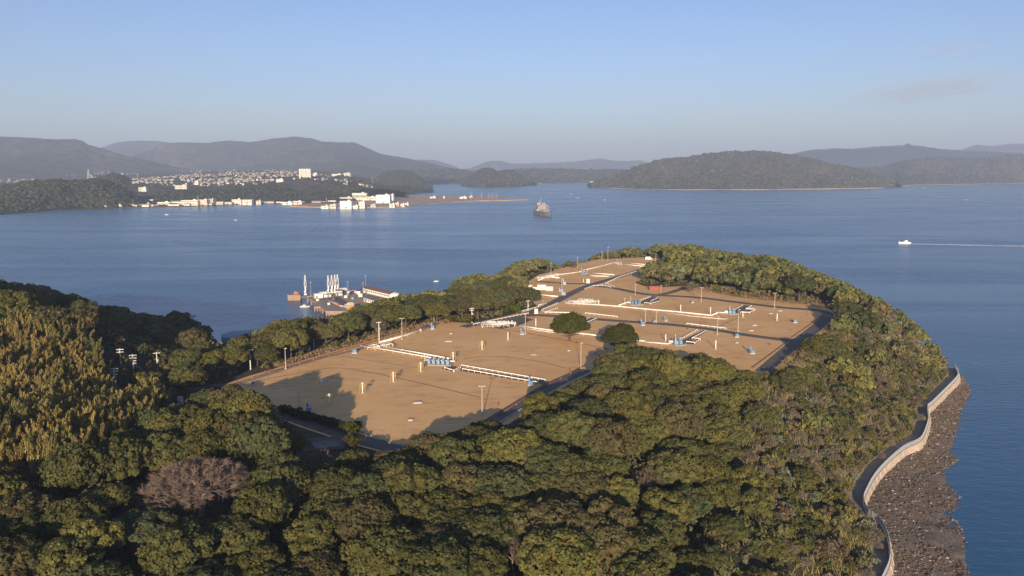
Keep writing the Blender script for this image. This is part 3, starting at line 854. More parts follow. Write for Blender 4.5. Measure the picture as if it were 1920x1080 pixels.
def crown_arrays(seed, R=6.0, zc=7.0, flat=0.62, lobes=34, per=230, leaf=0.42, lr=(0.24, 0.40), up=0.15, droop=0.0, core=True):
    """broadleaf crown: leafy billows set over a dome"""
    r = np.random.default_rng(seed)
    # billow centres: spread over the dome, kept apart
    cs = []
    tries = 0
    while len(cs) < lobes and tries < 6000:
        tries += 1
        d = r.normal(size=3); d /= np.linalg.norm(d)
        if d[2] < -0.42: continue
        k = R * r.uniform(0.60, 0.86)
        p = np.array([d[0] * k, d[1] * k, zc + d[2] * k * flat])
        if all(np.linalg.norm(p - q) > R * 0.20 for q in cs) or tries > 4000: cs.append(p)
    cs = np.array(cs)
    ctr = np.array([0, 0, zc - R * 0.15])
    V = []; Fs = []; T = []; b = 0
    for i, c in enumerate(cs):
        rad = R * r.uniform(*lr)
        d = r.normal(size=(per, 3)); d /= np.linalg.norm(d, axis=1, keepdims=True)
        out = (c - ctr) / np.linalg.norm(c - ctr)
        bias = d @ out + up * d[:, 2]
        d = d[bias > -0.35]
        # small bumps on each billow
        rr = rad * (0.86 + 0.16 * np.sin(d[:, 0] * 5.1 + i) * np.cos(d[:, 1] * 4.7 - i * 2) + r.uniform(-0.10, 0.12, len(d)))
        p = c + d * rr[:, None] * np.array([1, 1, 0.78])
        p[:, 2] -= droop * np.maximum(0, -d[:, 2]) * rad
        # skip leaves buried in neighbouring billows
        keep = np.ones(len(p), bool)
        for j, q in enumerate(cs):
            if j != i and np.linalg.norm(q - c) < R:
                keep &= np.linalg.norm((p - q) / np.array([1, 1, 0.78]), axis=1) > R * 0.14
        p = p[keep]; d = d[keep]
        nrm = d * 0.9 + r.normal(size=p.shape) * 0.42 + np.array([0, 0, 0.15])
        sz = leaf * r.uniform(0.65, 1.35, len(p))
        v, f = quads_from(p, nrm, sz, 1.35, r)
        tone = r.uniform(0.87, 1.13); hue = r.uniform(-0.08, 0.08)
        lt = tone * r.uniform(0.78, 1.22, len(p))
        t = np.stack([lt * (1 + hue), lt, lt * (1 - hue)], 1)
        V.append(v); Fs.append(f + b); T.append(np.repeat(t, 4, 0)); b += len(v)
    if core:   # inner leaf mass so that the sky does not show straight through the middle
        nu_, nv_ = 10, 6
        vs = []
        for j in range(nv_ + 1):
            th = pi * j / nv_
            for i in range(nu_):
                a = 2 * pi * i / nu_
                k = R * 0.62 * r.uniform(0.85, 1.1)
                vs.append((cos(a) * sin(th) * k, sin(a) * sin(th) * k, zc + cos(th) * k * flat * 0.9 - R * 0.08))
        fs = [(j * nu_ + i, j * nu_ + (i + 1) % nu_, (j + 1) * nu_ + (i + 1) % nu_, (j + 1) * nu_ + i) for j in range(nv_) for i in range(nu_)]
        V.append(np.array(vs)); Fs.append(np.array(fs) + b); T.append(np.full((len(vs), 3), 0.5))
    return np.concatenate(V), np.concatenate(Fs), np.concatenate(T)

def trunk_mesh(name, seed, h, r0, R, branches=5):
    r = random.Random(seed)
    mb = MB()
    lean = Vector((r.uniform(-.06, .06), r.uniform(-.06, .06), 0))
    pts = [Vector((0, 0, -1.2)), Vector((0, 0, h * 0.2)) + lean * h * 0.2, Vector((0, 0, h * 0.45)) + lean * h * 0.5, Vector((0, 0, h * 0.72)) + lean * h]
    mb.tube(pts, [r0 * 1.4, r0, r0 * 0.75, r0 * 0.3], 7)
    for k in range(branches):
        a = 2 * pi * k / branches + r.uniform(-.4, .4)
        s = pts[1].lerp(pts[2], r.uniform(0.2, 1))
        e = Vector((cos(a) * R * 0.62, sin(a) * R * 0.62, h * r.uniform(0.55, 0.78)))
        m_ = s.lerp(e, 0.5) + Vector((0, 0, -h * 0.04))
        mb.tube([s, m_, e], [r0 * 0.5, r0 * 0.32, r0 * 0.1], 5)
    return mb.mesh(name, M_BARKM)

# --- prototypes (mesh data shared by every tree of that form)
EVER = []
for k in range(9):
    R = [6.0, 5.6, 6.4, 5.2, 6.2, 5.8, 6.6, 5.0, 5.4][k]
    zc = [6.8, 7.2, 6.4, 7.6, 7.0, 6.6, 6.6, 8.0, 7.4][k]
    fl = [0.62, 0.7, 0.55, 0.85, 0.62, 0.66, 0.52, 0.95, 0.72][k]
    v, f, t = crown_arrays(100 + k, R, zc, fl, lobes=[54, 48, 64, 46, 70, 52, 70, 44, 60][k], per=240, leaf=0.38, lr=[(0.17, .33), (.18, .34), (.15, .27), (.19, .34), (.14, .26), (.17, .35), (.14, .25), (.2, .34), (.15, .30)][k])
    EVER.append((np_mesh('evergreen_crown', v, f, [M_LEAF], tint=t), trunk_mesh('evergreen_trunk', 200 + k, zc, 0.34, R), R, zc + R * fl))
MASSP = []
for k in range(5):
    v, f, t = crown_arrays(300 + k, 6.0, 6.8, [0.62, 0.7, 0.58, 0.8, 0.66][k], lobes=15, per=42, leaf=1.25, lr=(0.28, 0.44))
    MASSP.append((v, f, t))
SHRUB = []
for k in range(5):
    v, f, t = crown_arrays(400 + k, 2.0, 1.3, 0.75, lobes=11, per=85, leaf=0.30, lr=(0.32, 0.52))
    SHRUB.append((np_mesh('shrub_foliage', v, f, [M_LEAF], tint=t), trunk_mesh('shrub_stem', 450 + k, 1.4, 0.08, 1.6, 4)))

def branch_skeleton(seed, h, spread, levels=5, kids=3, base_r=0.3, lean=(0, 0), twig=260, first=0.22, wid=0.05, twl=1.0, flatk=0.8):
    """leafless tree: forking limbs (tapered) ending in sprays of fine twigs"""
    r = random.Random(seed)
    limbs = []; tips = []
    def grow(p, d, L, rad, lv):
        q = p + d * L * 0.5 + Vector((r.uniform(-1, 1), r.uniform(-1, 1), r.uniform(-.3, .6))) * L * 0.06
        e = q + (d + Vector((r.uniform(-1, 1), r.uniform(-1, 1), r.uniform(-.2, .6))) * 0.16).normalized() * L * 0.5
        limbs.append((p, q, e, rad, rad * 0.62))
        if lv >= levels:
            tips.append((e, d, L)); return
        if lv >= levels - 1: tips.append((q, d, L))
        nk = kids if lv else kids + 1
        for k in range(nk):
            a = 2 * pi * (k + r.uniform(-.3, .3)) / nk
            side = d.orthogonal().normalized(); side = Quaternion(d, a) @ side
            ang = r.uniform(0.35, 0.75) * spread
            nd = (d * cos(ang) + side * sin(ang)); nd.z = nd.z * flatk + 0.10; nd.normalize()
            grow(e if k else e, nd, L * r.uniform(0.66, 0.86), rad * 0.6, lv + 1)
    d0 = Vector((lean[0], lean[1], 1)).normalized()
    grow(Vector((0, 0, -0.5)), d0, h * first, base_r, 0)
    mb = MB()
    for p, q, e, r0, r1 in limbs:
        if r0 > 0.03: mb.tube([p, q, e], [r0, (r0 + r1) / 2, r1], 5 if r0 > 0.1 else 4)
        else: mb.tube([p, q, e], [r0, (r0 + r1) / 2, r1], 3)
    nr = np.random.default_rng(seed)
    C = []; D = []; Ls = []
    for e, d, L in tips:
        n = max(3, twig // max(1, len(tips)))
        dd = np.array(d)[None] + nr.normal(size=(n, 3)) * 0.55; dd[:, 2] += 0.15
        dd /= np.linalg.norm(dd, axis=1, keepdims=True)
        ln = L * nr.uniform(0.5, 1.25, n) * twl
        C.append(np.array(e)[None] - dd * 0.1 + nr.normal(size=(n, 3)) * L * 0.12); D.append(dd); Ls.append(ln)
    C = np.concatenate(C); D = np.concatenate(D); Ls = np.concatenate(Ls)
    sd = np.cross(D, nr.normal(size=D.shape)); sd /= np.linalg.norm(sd, axis=1, keepdims=True)
    bend = nr.normal(size=D.shape) * 0.12
    mid = C + D * Ls[:, None] * 0.5 + bend * Ls[:, None] * 0.4
    tip = C + D * Ls[:, None] + bend * Ls[:, None]
    v = np.stack([C - sd * wid * .5, C + sd * wid * .5, mid + sd * wid * .4, mid - sd * wid * .4, tip + sd * wid * .12, tip - sd * wid * .12], 1).reshape(-1, 3)
    i = np.arange(len(C)) * 6
    f = np.concatenate([np.stack([i, i + 1, i + 2, i + 3], 1), np.stack([i + 3, i + 2, i + 4, i + 5], 1)])
    return mb, v, f
BARE = []
def bare_proto(seed, **kw):
    mb, v, f = branch_skeleton(seed, **kw)
    me1 = mb.mesh('bare_limbs', M_BARE)
    a = me1.attributes.new('tint', 'FLOAT_COLOR', 'POINT')
    a.data.foreach_set('color', np.tile(np.array([1.3, 1.32, 1.34, 1], np.float32), len(me1.vertices)))
    nr = np.random.default_rng(seed); t = np.repeat(nr.uniform(0.7, 1.25, len(v) // 6), 6)
    me2 = np_mesh('bare_twigs', v, f, [M_BARE], tint=t)
    return me1, me2
for k in range(4):
    BARE.append(bare_proto(500 + k, h=9.0, spread=1.0, levels=4, kids=3, base_r=0.20, twig=2600, wid=0.045))
BIGBARE = [bare_proto(520 + k, h=13.0, spread=1.25, levels=5, kids=3, base_r=0.42, twig=15000, wid=0.036, first=0.2, flatk=0.75) for k in range(2)]
LEAN = [bare_proto(540 + k, h=7.5, spread=0.75, levels=4, kids=3, base_r=0.13, lean=(0.9, -0.2 + 0.2 * k), twig=1100, wid=0.05, first=0.30, flatk=0.45) for k in range(3)]

def bamboo_proto(seed, n=7, h=11.0):
    r = random.Random(seed); nr = np.random.default_rng(seed)
    mb = MB(); V = []; Fs = []; T = []; b = 0
    for k in range(n):
        x, y = r.uniform(-1.9, 1.9), r.uniform(-1.9, 1.9)
        hh = h * r.uniform(0.75, 1.12); a = r.uniform(0, 2 * pi); dr = r.uniform(0.10, 0.24) * hh
        pts = []
        for s in (0, .3, .6, .8, .92, 1.0):
            pts.append(Vector((x + cos(a) * dr * s ** 3, y + sin(a) * dr * s ** 3, -0.6 + hh * (s - 0.05 * s ** 6))))
        mb.tube(pts, [0.075, 0.07, 0.055, 0.035, 0.02, 0.01], 5)
        m = 190
        s = nr.uniform(0.28, 1.0, m) ** 0.8
        P = np.array([np.interp(s, [0, .3, .6, .8, .92, 1.0], [p[i] for p in pts]) for i in range(3)]).T
        wd = (0.25 + 0.75 * np.sin(np.clip((s - 0.2) / 0.8, 0, 1) * pi) ** 0.8) * 0.85
        off = nr.normal(size=(m, 3)) * wd[:, None] * np.array([0.40, 0.40, 0.45]); off[:, 2] -= 0.25
        c = P + off
        nrm = (nr.normal(size=(m, 3)) + np.array([cos(a), sin(a), 0.3]) * 0.4 + off * 0.8) * np.array([1, 1, 0.35])
        v, f = quads_from(c, nrm, 0.17 * nr.uniform(0.7, 1.3, m), 5.5, nr, roll=np.array([0.0, 0.0, 1.3]))
        # leaves hang: long side close to vertical
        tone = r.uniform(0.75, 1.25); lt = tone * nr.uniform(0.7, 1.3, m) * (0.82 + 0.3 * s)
        V.append(v); Fs.append(f + b); T.append(np.repeat(np.stack([lt, lt, lt], 1), 4, 0)); b += len(v)
    return mb.mesh('bamboo_culms', MATS['bamboo_culm']), np_mesh('bamboo_leaves', np.concatenate(V), np.concatenate(Fs), [M_LEAF], tint=np.concatenate(T))
simple('bamboo_culm', (0.46, 0.38, 0.20), 0.5, var=0.25, scale=1.0)
BAMB = [bamboo_proto(600 + k, n=[10, 9, 11, 10][k], h=12.0) for k in range(4)]

def tree_obj(name, parts, loc, rz, s, color, label, cat, group=None, sz=None, wide=1.0):
    e = empty(name, loc, rz)
    e.scale = (s * wide, s * wide, sz if sz else s)
    for nm, me, cl in parts:
        o = bpy.data.objects.new(nm, me); COL.objects.link(o); o.parent = e
        if cl: o.color = (color[0], color[1], color[2], 1)
    return tagit(e, label, cat, group)

# --- where things grow -------------------------------------------------
def scatter(n_try, spacing, box, seed, ok):
    r = np.random.default_rng(seed)
    pts = np.stack([r.uniform(box[0], box[1], n_try), r.uniform(box[2], box[3], n_try)], 1)
    pts = pts[ok(pts)]
    sp = spacing(pts) if callable(spacing) else np.full(len(pts), spacing)
    cell = {}; keep = []
    G = float(sp.max())
    for i, p in enumerate(pts):
        cx, cy = int(p[0] // G), int(p[1] // G)
        good = True
        for ax in (-1, 0, 1):
            for ay in (-1, 0, 1):
                for j in cell.get((cx + ax, cy + ay), ()):
                    if (pts[j][0] - p[0]) ** 2 + (pts[j][1] - p[1]) ** 2 < (0.5 * (sp[i] + sp[j])) ** 2:
                        good = False; break
                if not good: break
            if not good: break
        if good:
            cell.setdefault((cx, cy), []).append(i); keep.append(i)
    return pts[keep]

def pix(pts, dz=0.0):
    z = gfast(pts[:, 0], pts[:, 1]) + dz
    a = z - CAMZ
    f = pts[:, 1] * cos(PITCH) - a * sin(PITCH)
    u = pts[:, 1] * sin(PITCH) + a * cos(PITCH)
    f = np.where(f < 1, 1, f)
    return np.stack([960 + F * pts[:, 0] / f, 540 - F * u / f], 1)

CLEAR_MARGIN = 3.0
TANK_C = at(455, 640, 6.0)
BUILT_SPOTS = []     # places kept free of trees (x, y, radius)
for px, py, z, rad in [(455, 650, 4, 15), (338, 752, 26, 4), (341, 738, 26, 4), (403, 722, 27, 4), (600, 838, PLAT, 9), (228, 700, 22, 4), (251, 700, 22, 4), (215, 735, 24, 3), (297, 700, 22, 3), (570, 660, 27.5, 4), (615, 650, 26, 4)]:
    p = at(px, py, z); BUILT_SPOTS.append((p.x, p.y, rad))
for px, py, z in [(589, 652, 28.5), (609, 640, 26.5), (470, 694, 28.8), (956, 580, 30), (403, 722, 28.4), (968, 532, 30)]:
    p = at(px, py, z); k = Vector((p.x, p.y)).normalized()
    BUILT_SPOTS += [(p.x, p.y, 5.5), (p.x - k.x * 9, p.y - k.y * 9, 6.5), (p.x - k.x * 18, p.y - k.y * 18, 5.0)]
# leafless trees: foot (photo pixel, ground height), scale, colour
BARE_SPEC = [
 (378, 990, 28.5, 'big', 2.3, (0.185, 0.138, 0.112), 'broad purple-brown leafless tree standing out of the bottom left wood'),
 (95, 985, 33, 'big', 0.85, (0.140, 0.100, 0.080), 'wide brown leafless tree near the bottom left corner'),
 (128, 1062, 31, 'big', 0.55, (0.165, 0.098, 0.080), 'small reddish leafless tree at the bottom edge under the corner wood'),
 (522, 842, 29, 'small', 0.80, (0.150, 0.090, 0.082), 'reddish leafless tree top beside the shaded lane'),
 (600, 905, 28.5, 'small', 1.0, (0.150, 0.115, 0.090), 'pale branching leafless tree below the concrete slab'),
 (655, 930, 28.5, 'small', 0.9, (0.145, 0.100, 0.085), 'grey-brown leafless tree right of the pale branching one'),
 (962, 1062, 25.5, 'small', 1.1, (0.150, 0.110, 0.085), 'pinkish leafless tree at the bottom middle'),
 (1135, 1000, 25.5, 'small', 0.95, (0.160, 0.130, 0.098), 'pale leafless tree in the middle of the foreground wood'),
 (1225, 925, 26, 'small', 1.0, (0.150, 0.115, 0.090), 'grey leafless tree right of the pale one in the foreground wood'),
 (1110, 945, 27, 'small', 0.8, (0.155, 0.130, 0.100), 'small pale leafless tree among olive crowns in the foreground wood'),
 (1360, 905, 24, 'small', 1.0, (0.125, 0.092, 0.078), 'brown leafless tree at the right side of the foreground wood'),
 (1150, 720, 30, 'small', 0.55, (0.140, 0.105, 0.085), 'small leafless tree beside the lane end behind the white rail'),
 (1300, 552, 30.5, 'small', 1.0, (0.150, 0.120, 0.095), 'leafless tree at the end of the short branch lane'),
 (1075, 505, 30, 'small', 0.75, (0.105, 0.085, 0.065), 'lone thin leafless tree left of the farthest field'),
 (1142, 487, 30, 'small', 0.8, (0.110, 0.085, 0.070), 'thin leafless tree beside the tall mast behind the farthest field'),
 (712, 640, 28.5, 'small', 1.25, (0.150, 0.125, 0.098), 'pale leafless tree on the bank behind the field pipe'),
 (20, 790, 43, 'small', 0.8, (0.135, 0.110, 0.090), 'grey leafless tree at the left edge inside the bamboo'),
 (45, 850, 39, 'small', 0.9, (0.120, 0.100, 0.085), 'grey leafless tree below the bamboo at the left edge'),
 (1190, 770, 28, 'small', 0.7, (0.135, 0.095, 0.080), 'small brown leafless tree in the wood right of the nearest field'),
]
for px, py, z, kd, sc, c_, lb in BARE_SPEC:
    p = at(px, py, z); BUILT_SPOTS.append((p.x, p.y, (7.5 if kd == 'big' else 6.6) * sc))
LANE_V = [at(250, 735, 24), at(300, 752, 25), at(345, 745, 25.5), at(390, 735, 27), at(440, 728, 29.5)]

NOTREE_PX = [(440, 742), (500, 760), (560, 775), (742, 842), (800, 850), (905, 805), (985, 765), (1110, 690), (1135, 695), (1120, 712), (1040, 752), (985, 790), (905, 838), (800, 866), (750, 878), (690, 885), (640, 880), (560, 845), (530, 815), (480, 785)]
GROVE = [(150, 592), (170, 612), (190, 652), (205, 692), (225, 733), (240, 724), (262, 702), (290, 694), (308, 712), (330, 742)]
FRONT = [(-100, 880), (0, 872), (60, 868), (120, 872), (180, 852), (230, 835), (275, 806), (305, 778), (322, 768), (352, 766), (364, 736), (380, 728), (420, 730), (440, 740), (490, 757), (505, 775), (540, 790), (565, 812), (600, 850), (640, 852), (700, 848), (750, 838), (772, 812), (800, 792), (850, 782), (900, 782), (945, 788), (975, 792), (990, 772), (1040, 738),
         (1075, 718), (1110, 706), (1122, 690), (1140, 672), (1180, 657), (1230, 657), (1260, 652), (1300, 654), (1330, 667), (1380, 691), (1420, 692), (1450, 700), (1480, 690), (1520, 662)]
# regions in the photo (by where the foot of the plant shows)
BAMBOO_PX = [(-260, 640), (60, 640), (190, 668), (235, 735), (305, 765), (312, 800), (270, 845), (200, 885), (120, 925), (50, 900), (-260, 975)]
SLOPE_PX = [(1575, 585), (1640, 560), (1850, 660), (1850, 800), (1760, 800), (1730, 850), (1640, 900), (1620, 960), (1660, 1060), (1640, 1110), (1560, 1200), (1480, 1100), (1390, 900), (1350, 800), (1400, 735), (1455, 700)]

def base_ok(pts, margin, coastm, wallm):
    ok = inside(pts, COAST) & (pts[:, 1] > 105)
    ok &= ~inside(pts, CLEAR)
    dcl = seg_dist(pts, CLEAR); dco = seg_dist(pts, COAST); dw = seg_dist(pts, WALL, closed=False)
    ok &= (dcl > margin) & (dco > coastm) & (dw > wallm)
    ok &= seg_dist(pts, LANE_V, closed=False) > 3.5
    for x, y, rad in BUILT_SPOTS:
        ok &= (pts[:, 0] - x) ** 2 + (pts[:, 1] - y) ** 2 > rad * rad
    pp = pix(pts)
    ok &= (pp[:, 0] > -90) & (pp[:, 0] < 1960) & (pp[:, 1] < 1210)
    ok &= ~inside(pp, NOTREE_PX)
    return ok
def ok_tree(pts):
    pp = pix(pts)
    sl = inside(pp, SLOPE_PX); bm = inside(pp, BAMBOO_PX)
    ok = base_ok(pts, CLEAR_MARGIN + 1.2, 5.0, 11.0) & ~bm
    r = np.random.default_rng(5).uniform(size=len(pts))
    return ok & (~sl | (r < 0.035))
def sp_tree(pts):
    pp = pix(pts)
    r = np.random.default_rng(8).uniform(0.85, 1.25, len(pts))
    return np.where(pts[:, 1] > 380, 7.6, 7.9) * r
TREES = scatter(60000, sp_tree, (-400, 320, 100, 950), 21, ok_tree)

# colours (albedo) of the crowns
def ever_color(r, tone):
    base = [(0.105, 0.111, 0.042), (0.118, 0.119, 0.042), (0.140, 0.135, 0.042), (0.090, 0.103, 0.045), (0.124, 0.110, 0.050), (0.113, 0.124, 0.064)]
    k = r.choices(range(6), [5, 5, 3, 3, 3, 1.2])[0]
    c = base[k]; g = r.uniform(0.85, 1.2) * tone
    return k, (c[0] * g, c[1] * g, c[2] * g)
TONE = ['dull olive', 'olive-green', 'bright yellow-green', 'dark green', 'brownish olive', 'grey-green']
FORM = ['round-crowned', 'domed', 'broad finely knobbly', 'tall-crowned', 'knobbly', 'loosely domed', 'flat-topped', 'upright', 'rugged']
def place_words(px, py):
    if py > 880 and px < 640: return 'in the dark wood at the bottom left'
    if py > 880 and px < 1150: return 'in the dense wood at the bottom middle'
    if py > 880: return 'in the wood above the curved sea wall'
    if px < 420 and py > 760: return 'beside the golden bamboo grove'
    if px < 230: return 'on the hilltop above the bamboo'
    if px < 430: return 'in the shaded hollow behind the bamboo'
    if px < 660 and py < 760: return 'on the bank by the bay behind the utility poles'
    if px < 760 and py >= 760: return 'by the shaded lane in front of the nearest field'
    if px < 900 and py < 680: return 'along the shore in front of the jetty'
    if px < 1060 and py < 620: return 'on the bank left of the white pipe manifold'
    if px < 1200 and py < 540: return 'behind the farthest field'
    if py < 600: return 'in the woods beyond the far lane'
    if px > 1560: return 'on the outer slope above the sea'
    return 'in the wood right of the nearest field'

R_ = random.Random(3)
info = []
_pp = pix(TREES)
for (x, y), (px, py) in zip(TREES, _pp):
    z = float(gfast(np.array([x]), np.array([y]))[0])
    s = R_.uniform(0.82, 1.25) if R_.random() < 0.85 else R_.uniform(1.2, 1.45)
    if y > 380: s *= 1.0
    if px > 1195 and y > 480: s *= 0.92
    # taller stands where the photo shows them
    if 430 < px < 1060 and py < 680: s = R_.uniform(1.0, 1.35)
    if px < 640 and py > 760: s = R_.uniform(0.85, 1.2)
    # low and short towards the sea wall, and never hiding the field more than in the photo
    dwl = float(np.min(np.hypot(WALLXY[:, 0] - x, WALLXY[:, 1] - y)))
    s = min(s, 0.38 + max(0, dwl - 11) / 42)
    if px < 325 and y < 285 and py > float(np.interp(px, [a for a, b in FRONT], [b for a, b in FRONT])):
        zt = py_at(px, float(np.interp(px, [a for a, b in FRONT], [b for a, b in FRONT])) + R_.uniform(0, 10), y).z
        if z + 9.6 * s > zt: s = (zt - z) / 9.6
        if s < 0.36: continue
    if 325 < px < 1520 and y < 345:
        fy_ = max(float(np.interp(px + k, [a for a, b in FRONT], [b for a, b in FRONT])) for k in (-22, 0, 22)) if px < 1000 else float(np.interp(px, [a for a, b in FRONT], [b for a, b in FRONT]))
        zt = py_at(px, fy_ + R_.uniform(0, 8), y).z
        if py > fy_ - 6 and z + 9.6 * s > zt: s = (zt - z) / 9.6
        if s < 0.36: continue
    if 150 < px < 330 and y < 304:      # the grove leaves the poles in the hollow in view
        zt = py_at(px, float(np.interp(px, [a for a, b in GROVE], [b for a, b in GROVE])) + R_.uniform(0, 6), y).z
        if z + 9.8 * s > zt: s = (zt - z) / 9.8
        if s < 0.36: continue
    if 195 < px < 335 and 304 <= y < 342: continue
    # keep under the skyline of the photo
    cy = float(np.interp(px, [a for a, b in SKYLINE], [b for a, b in SKYLINE])) + R_.uniform(0, 7)
    if py < 760:
        ztop = py_at(px, cy, y).z
        if z + 10.2 * s > ztop: s = (ztop - z) / 10.2
        if s < 0.35: continue
    dist = sqrt(x * x + y * y + (CAMZ - z) ** 2)
    tp = proj(x, y, z + 9 * s)
    seen = (-60 < px < 1980) and (tp[1] < 1100)
    info.append([s / dist if seen else s / dist * 0.2, x, y, z, s, px, py, dist])
info.sort(key=lambda t: -t[0])
N_SINGLE = 290
MASS_V = []; MASS_F = []; MASS_T = []; mb_off = 0
for i, (w, x, y, z, s, px, py, dist) in enumerate(info):
    k, c = ever_color(R_, 1.0)
    rz = R_.uniform(0, 2 * pi)
    if i < N_SINGLE:
        ek = R_.randrange(len(EVER)); e = EVER[ek]
        pw = place_words(px, py)
        tree_obj('evergreen_tree', [('crown', e[0], True), ('trunk', e[1], False)], (x, y, z), rz, s, c,
                 f'{FORM[ek]} {TONE[k]} tree {pw}', 'tree', f'{FORM[ek]} {TONE[k]} trees {pw}', sz=s * R_.uniform(0.80, 1.08) * (1.25 if (-108 < x < -56 and 170 < y < 228) else 1.0), wide=1.13)
    elif dist > 250:
        v, f, t = MASSP[R_.randrange(len(MASSP))]
        ca, sa = cos(rz), sin(rz)
        vv = np.stack([v[:, 0] * ca - v[:, 1] * sa, v[:, 0] * sa + v[:, 1] * ca, v[:, 2]], 1) * s * 1.06
        MASS_V.append(vv + np.array([x, y, z])); MASS_F.append(f + mb_off); MASS_T.append(t * np.array(c)); mb_off += len(v)
pass
if MASS_V:
    o = link('woodland', np_mesh('woodland', np.concatenate(MASS_V), np.concatenate(MASS_F), [M_MASS], tint=np.concatenate(MASS_T)))
    tagit(o, 'olive-green wood covering the far end of the headland', 'woodland', kind='stuff')

# --- bamboo grove
def ok_bam(pts):
    return base_ok(pts, 4, 20, 20) & inside(pix(pts), BAMBOO_PX)
BP_ = scatter(22000, 3.3, (-400, -60, 150, 420), 33, ok_bam)
pass
pb = pix(BP_)
for (x, y), (px, py) in zip(BP_[:298], pb[:298]):
    z = float(gfast(np.array([x]), np.array([y]))[0])
    g = R_.uniform(0.85, 1.15)
    mixk = R_.random()
    c = (0.285 * g, 0.225 * g, 0.080 * g) if mixk < 0.55 else ((0.235 * g, 0.20 * g, 0.074 * g) if mixk < 0.85 else (0.17 * g, 0.163 * g, 0.062 * g))
    b_ = BAMB[R_.randrange(4)]
    where = 'on the lit hillside at the left edge' if px < 120 else ('in front of the utility poles' if px > 205 else 'in the middle of the hillside grove')
    bs = R_.uniform(0.85, 1.2)
    if 150 < px < 330 and y < 304: bs = min(bs, (py_at(px, float(np.interp(px, [a for a, b in GROVE], [b for a, b in GROVE])) + R_.uniform(0, 14), y).z - z) / 12.6)
    if bs < 0.4 or (195 < px < 335 and y >= 304): continue
    tn_ = 'golden' if mixk < .55 else 'ochre' if mixk < .85 else 'olive'
    szw = 'short' if bs < 0.95 else 'tall' if bs > 1.1 else 'feathery'; bw = 'near the top,' if py < 700 else 'halfway up,' if py < 760 else 'low down,' if py < 830 else 'at the foot,'
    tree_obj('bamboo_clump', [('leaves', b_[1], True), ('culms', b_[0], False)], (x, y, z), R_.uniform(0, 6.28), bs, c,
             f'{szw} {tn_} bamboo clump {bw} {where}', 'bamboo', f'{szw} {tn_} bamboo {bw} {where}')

# --- scrub on the outer slope
def ok_scrub(pts):
    return base_ok(pts, 3.0, 2.5, 5.4) & inside(pix(pts), SLOPE_PX) & (pts[:, 1] < 470)
SCR = scatter(30000, 3.6, (20, 300, 105, 480), 44, ok_scrub)
ps = pix(SCR)
_sc = sorted(range(len(SCR)), key=lambda i: SCR[i][0] ** 2 + SCR[i][1] ** 2)
pass
SHC = [((0.132, 0.128, 0.045), 'olive'), ((0.178, 0.165, 0.058), 'yellow-green'), ((0.165, 0.128, 0.080), 'brown'), ((0.19, 0.20, 0.125), 'silvery'), ((0.095, 0.104, 0.042), 'dark green')]
SV = []; SF = []; ST = []; so = 0
nsh = 0; nbare = 0
shv = [crown_arrays(470 + k, 2.0, 1.3, 0.75, lobes=9, per=45, leaf=0.42, lr=(0.32, 0.52)) for k in range(4)]
for i in _sc:
    x, y = SCR[i]; px, py = ps[i]
    z = float(gfast(np.array([x]), np.array([y]))[0])
    q = R_.random()
    k = R_.choices(range(5), [6, 4, 3, 2, 2.5])[0]
    c, nm = SHC[k]; g = R_.uniform(0.85, 1.2); c = tuple(v * g for v in c)
    vis = 0 < py < 1090 and 0 < px < 1930
    where = ('near the bottom right bend of the sea wall' if py > 960 else 'above the sea wall bend' if py > 850 else 'above the middle of the sea wall' if py > 760 else ('below the outer lane' if px < 1600 else 'on the slope towards the point'))
    if q < 0.30 and nbare < 150 and vis and px < 1740:
        l = LEAN[R_.randrange(3)]; g = R_.uniform(0.8, 1.2); bs = R_.uniform(0.55, 0.9); bw = ('small' if bs < 0.65 else 'large' if bs > 0.8 else 'middle-sized') + (' pale' if g > 1.05 else ' dull' if g < 0.93 else ' grey-brown')
        tree_obj('leafless_shrub', [('limb', l[0], True), ('twigs', l[1], True)], (x, y, z), R_.uniform(-0.9, 0.5), bs, (0.185 * g, 0.155 * g, 0.108 * g),
                 f'{bw} leaning leafless shrub {where}', 'bare shrub', f'{bw} leaning leafless shrubs {where}')
        nbare += 1
    elif nsh < 285 and vis:
        h = SHRUB[R_.randrange(5)]; ss = R_.uniform(0.8, 1.75); sw = 'small' if ss < 1.05 else 'low' if ss < 1.3 else 'broad' if ss < 1.55 else 'large'
        sw += ' pale' if g > 1.08 else ' deep-toned' if g < 0.95 else ''
        tree_obj('shrub', [('foliage', h[0], True), ('stem', h[1], False)], (x, y, z), R_.uniform(0, 6.28), ss, c,
                 f'{sw} {nm} shrub {where}', 'shrub', f'{sw} {nm} shrubs {where}')
        nsh += 1
    else:
        v, f, t = shv[R_.randrange(4)]; rz = R_.uniform(0, 6.28); s = R_.uniform(0.8, 1.5); ca, sa = cos(rz), sin(rz)
        vv = np.stack([v[:, 0] * ca - v[:, 1] * sa, v[:, 0] * sa + v[:, 1] * ca, v[:, 2]], 1) * s
        SV.append(vv + np.array([x, y, z])); SF.append(f + so); ST.append(t * np.array(c)); so += len(v)
if SV:
    o = link('scrub', np_mesh('scrub', np.concatenate(SV), np.concatenate(SF), [M_MASS], tint=np.concatenate(ST)))
    tagit(o, 'low mixed scrub covering the slope above the sea', 'scrub', kind='stuff')

# --- leafless trees
for i, (px, py, z, kd, sc, c_, lb) in enumerate(BARE_SPEC):
    p = at(px, py, z); p.z = gz(p.x, p.y)
    src = BIGBARE[i % 2] if kd == 'big' else BARE[i % 4]
    tree_obj('leafless_tree', [('limb', src[0], True), ('twigs', src[1], True)], p, i * 1.7, sc, c_, lb, 'bare tree', sz=sc * (0.72 if kd == 'big' else 1.3), wide=1.0 if kd == 'big' else 1.3)
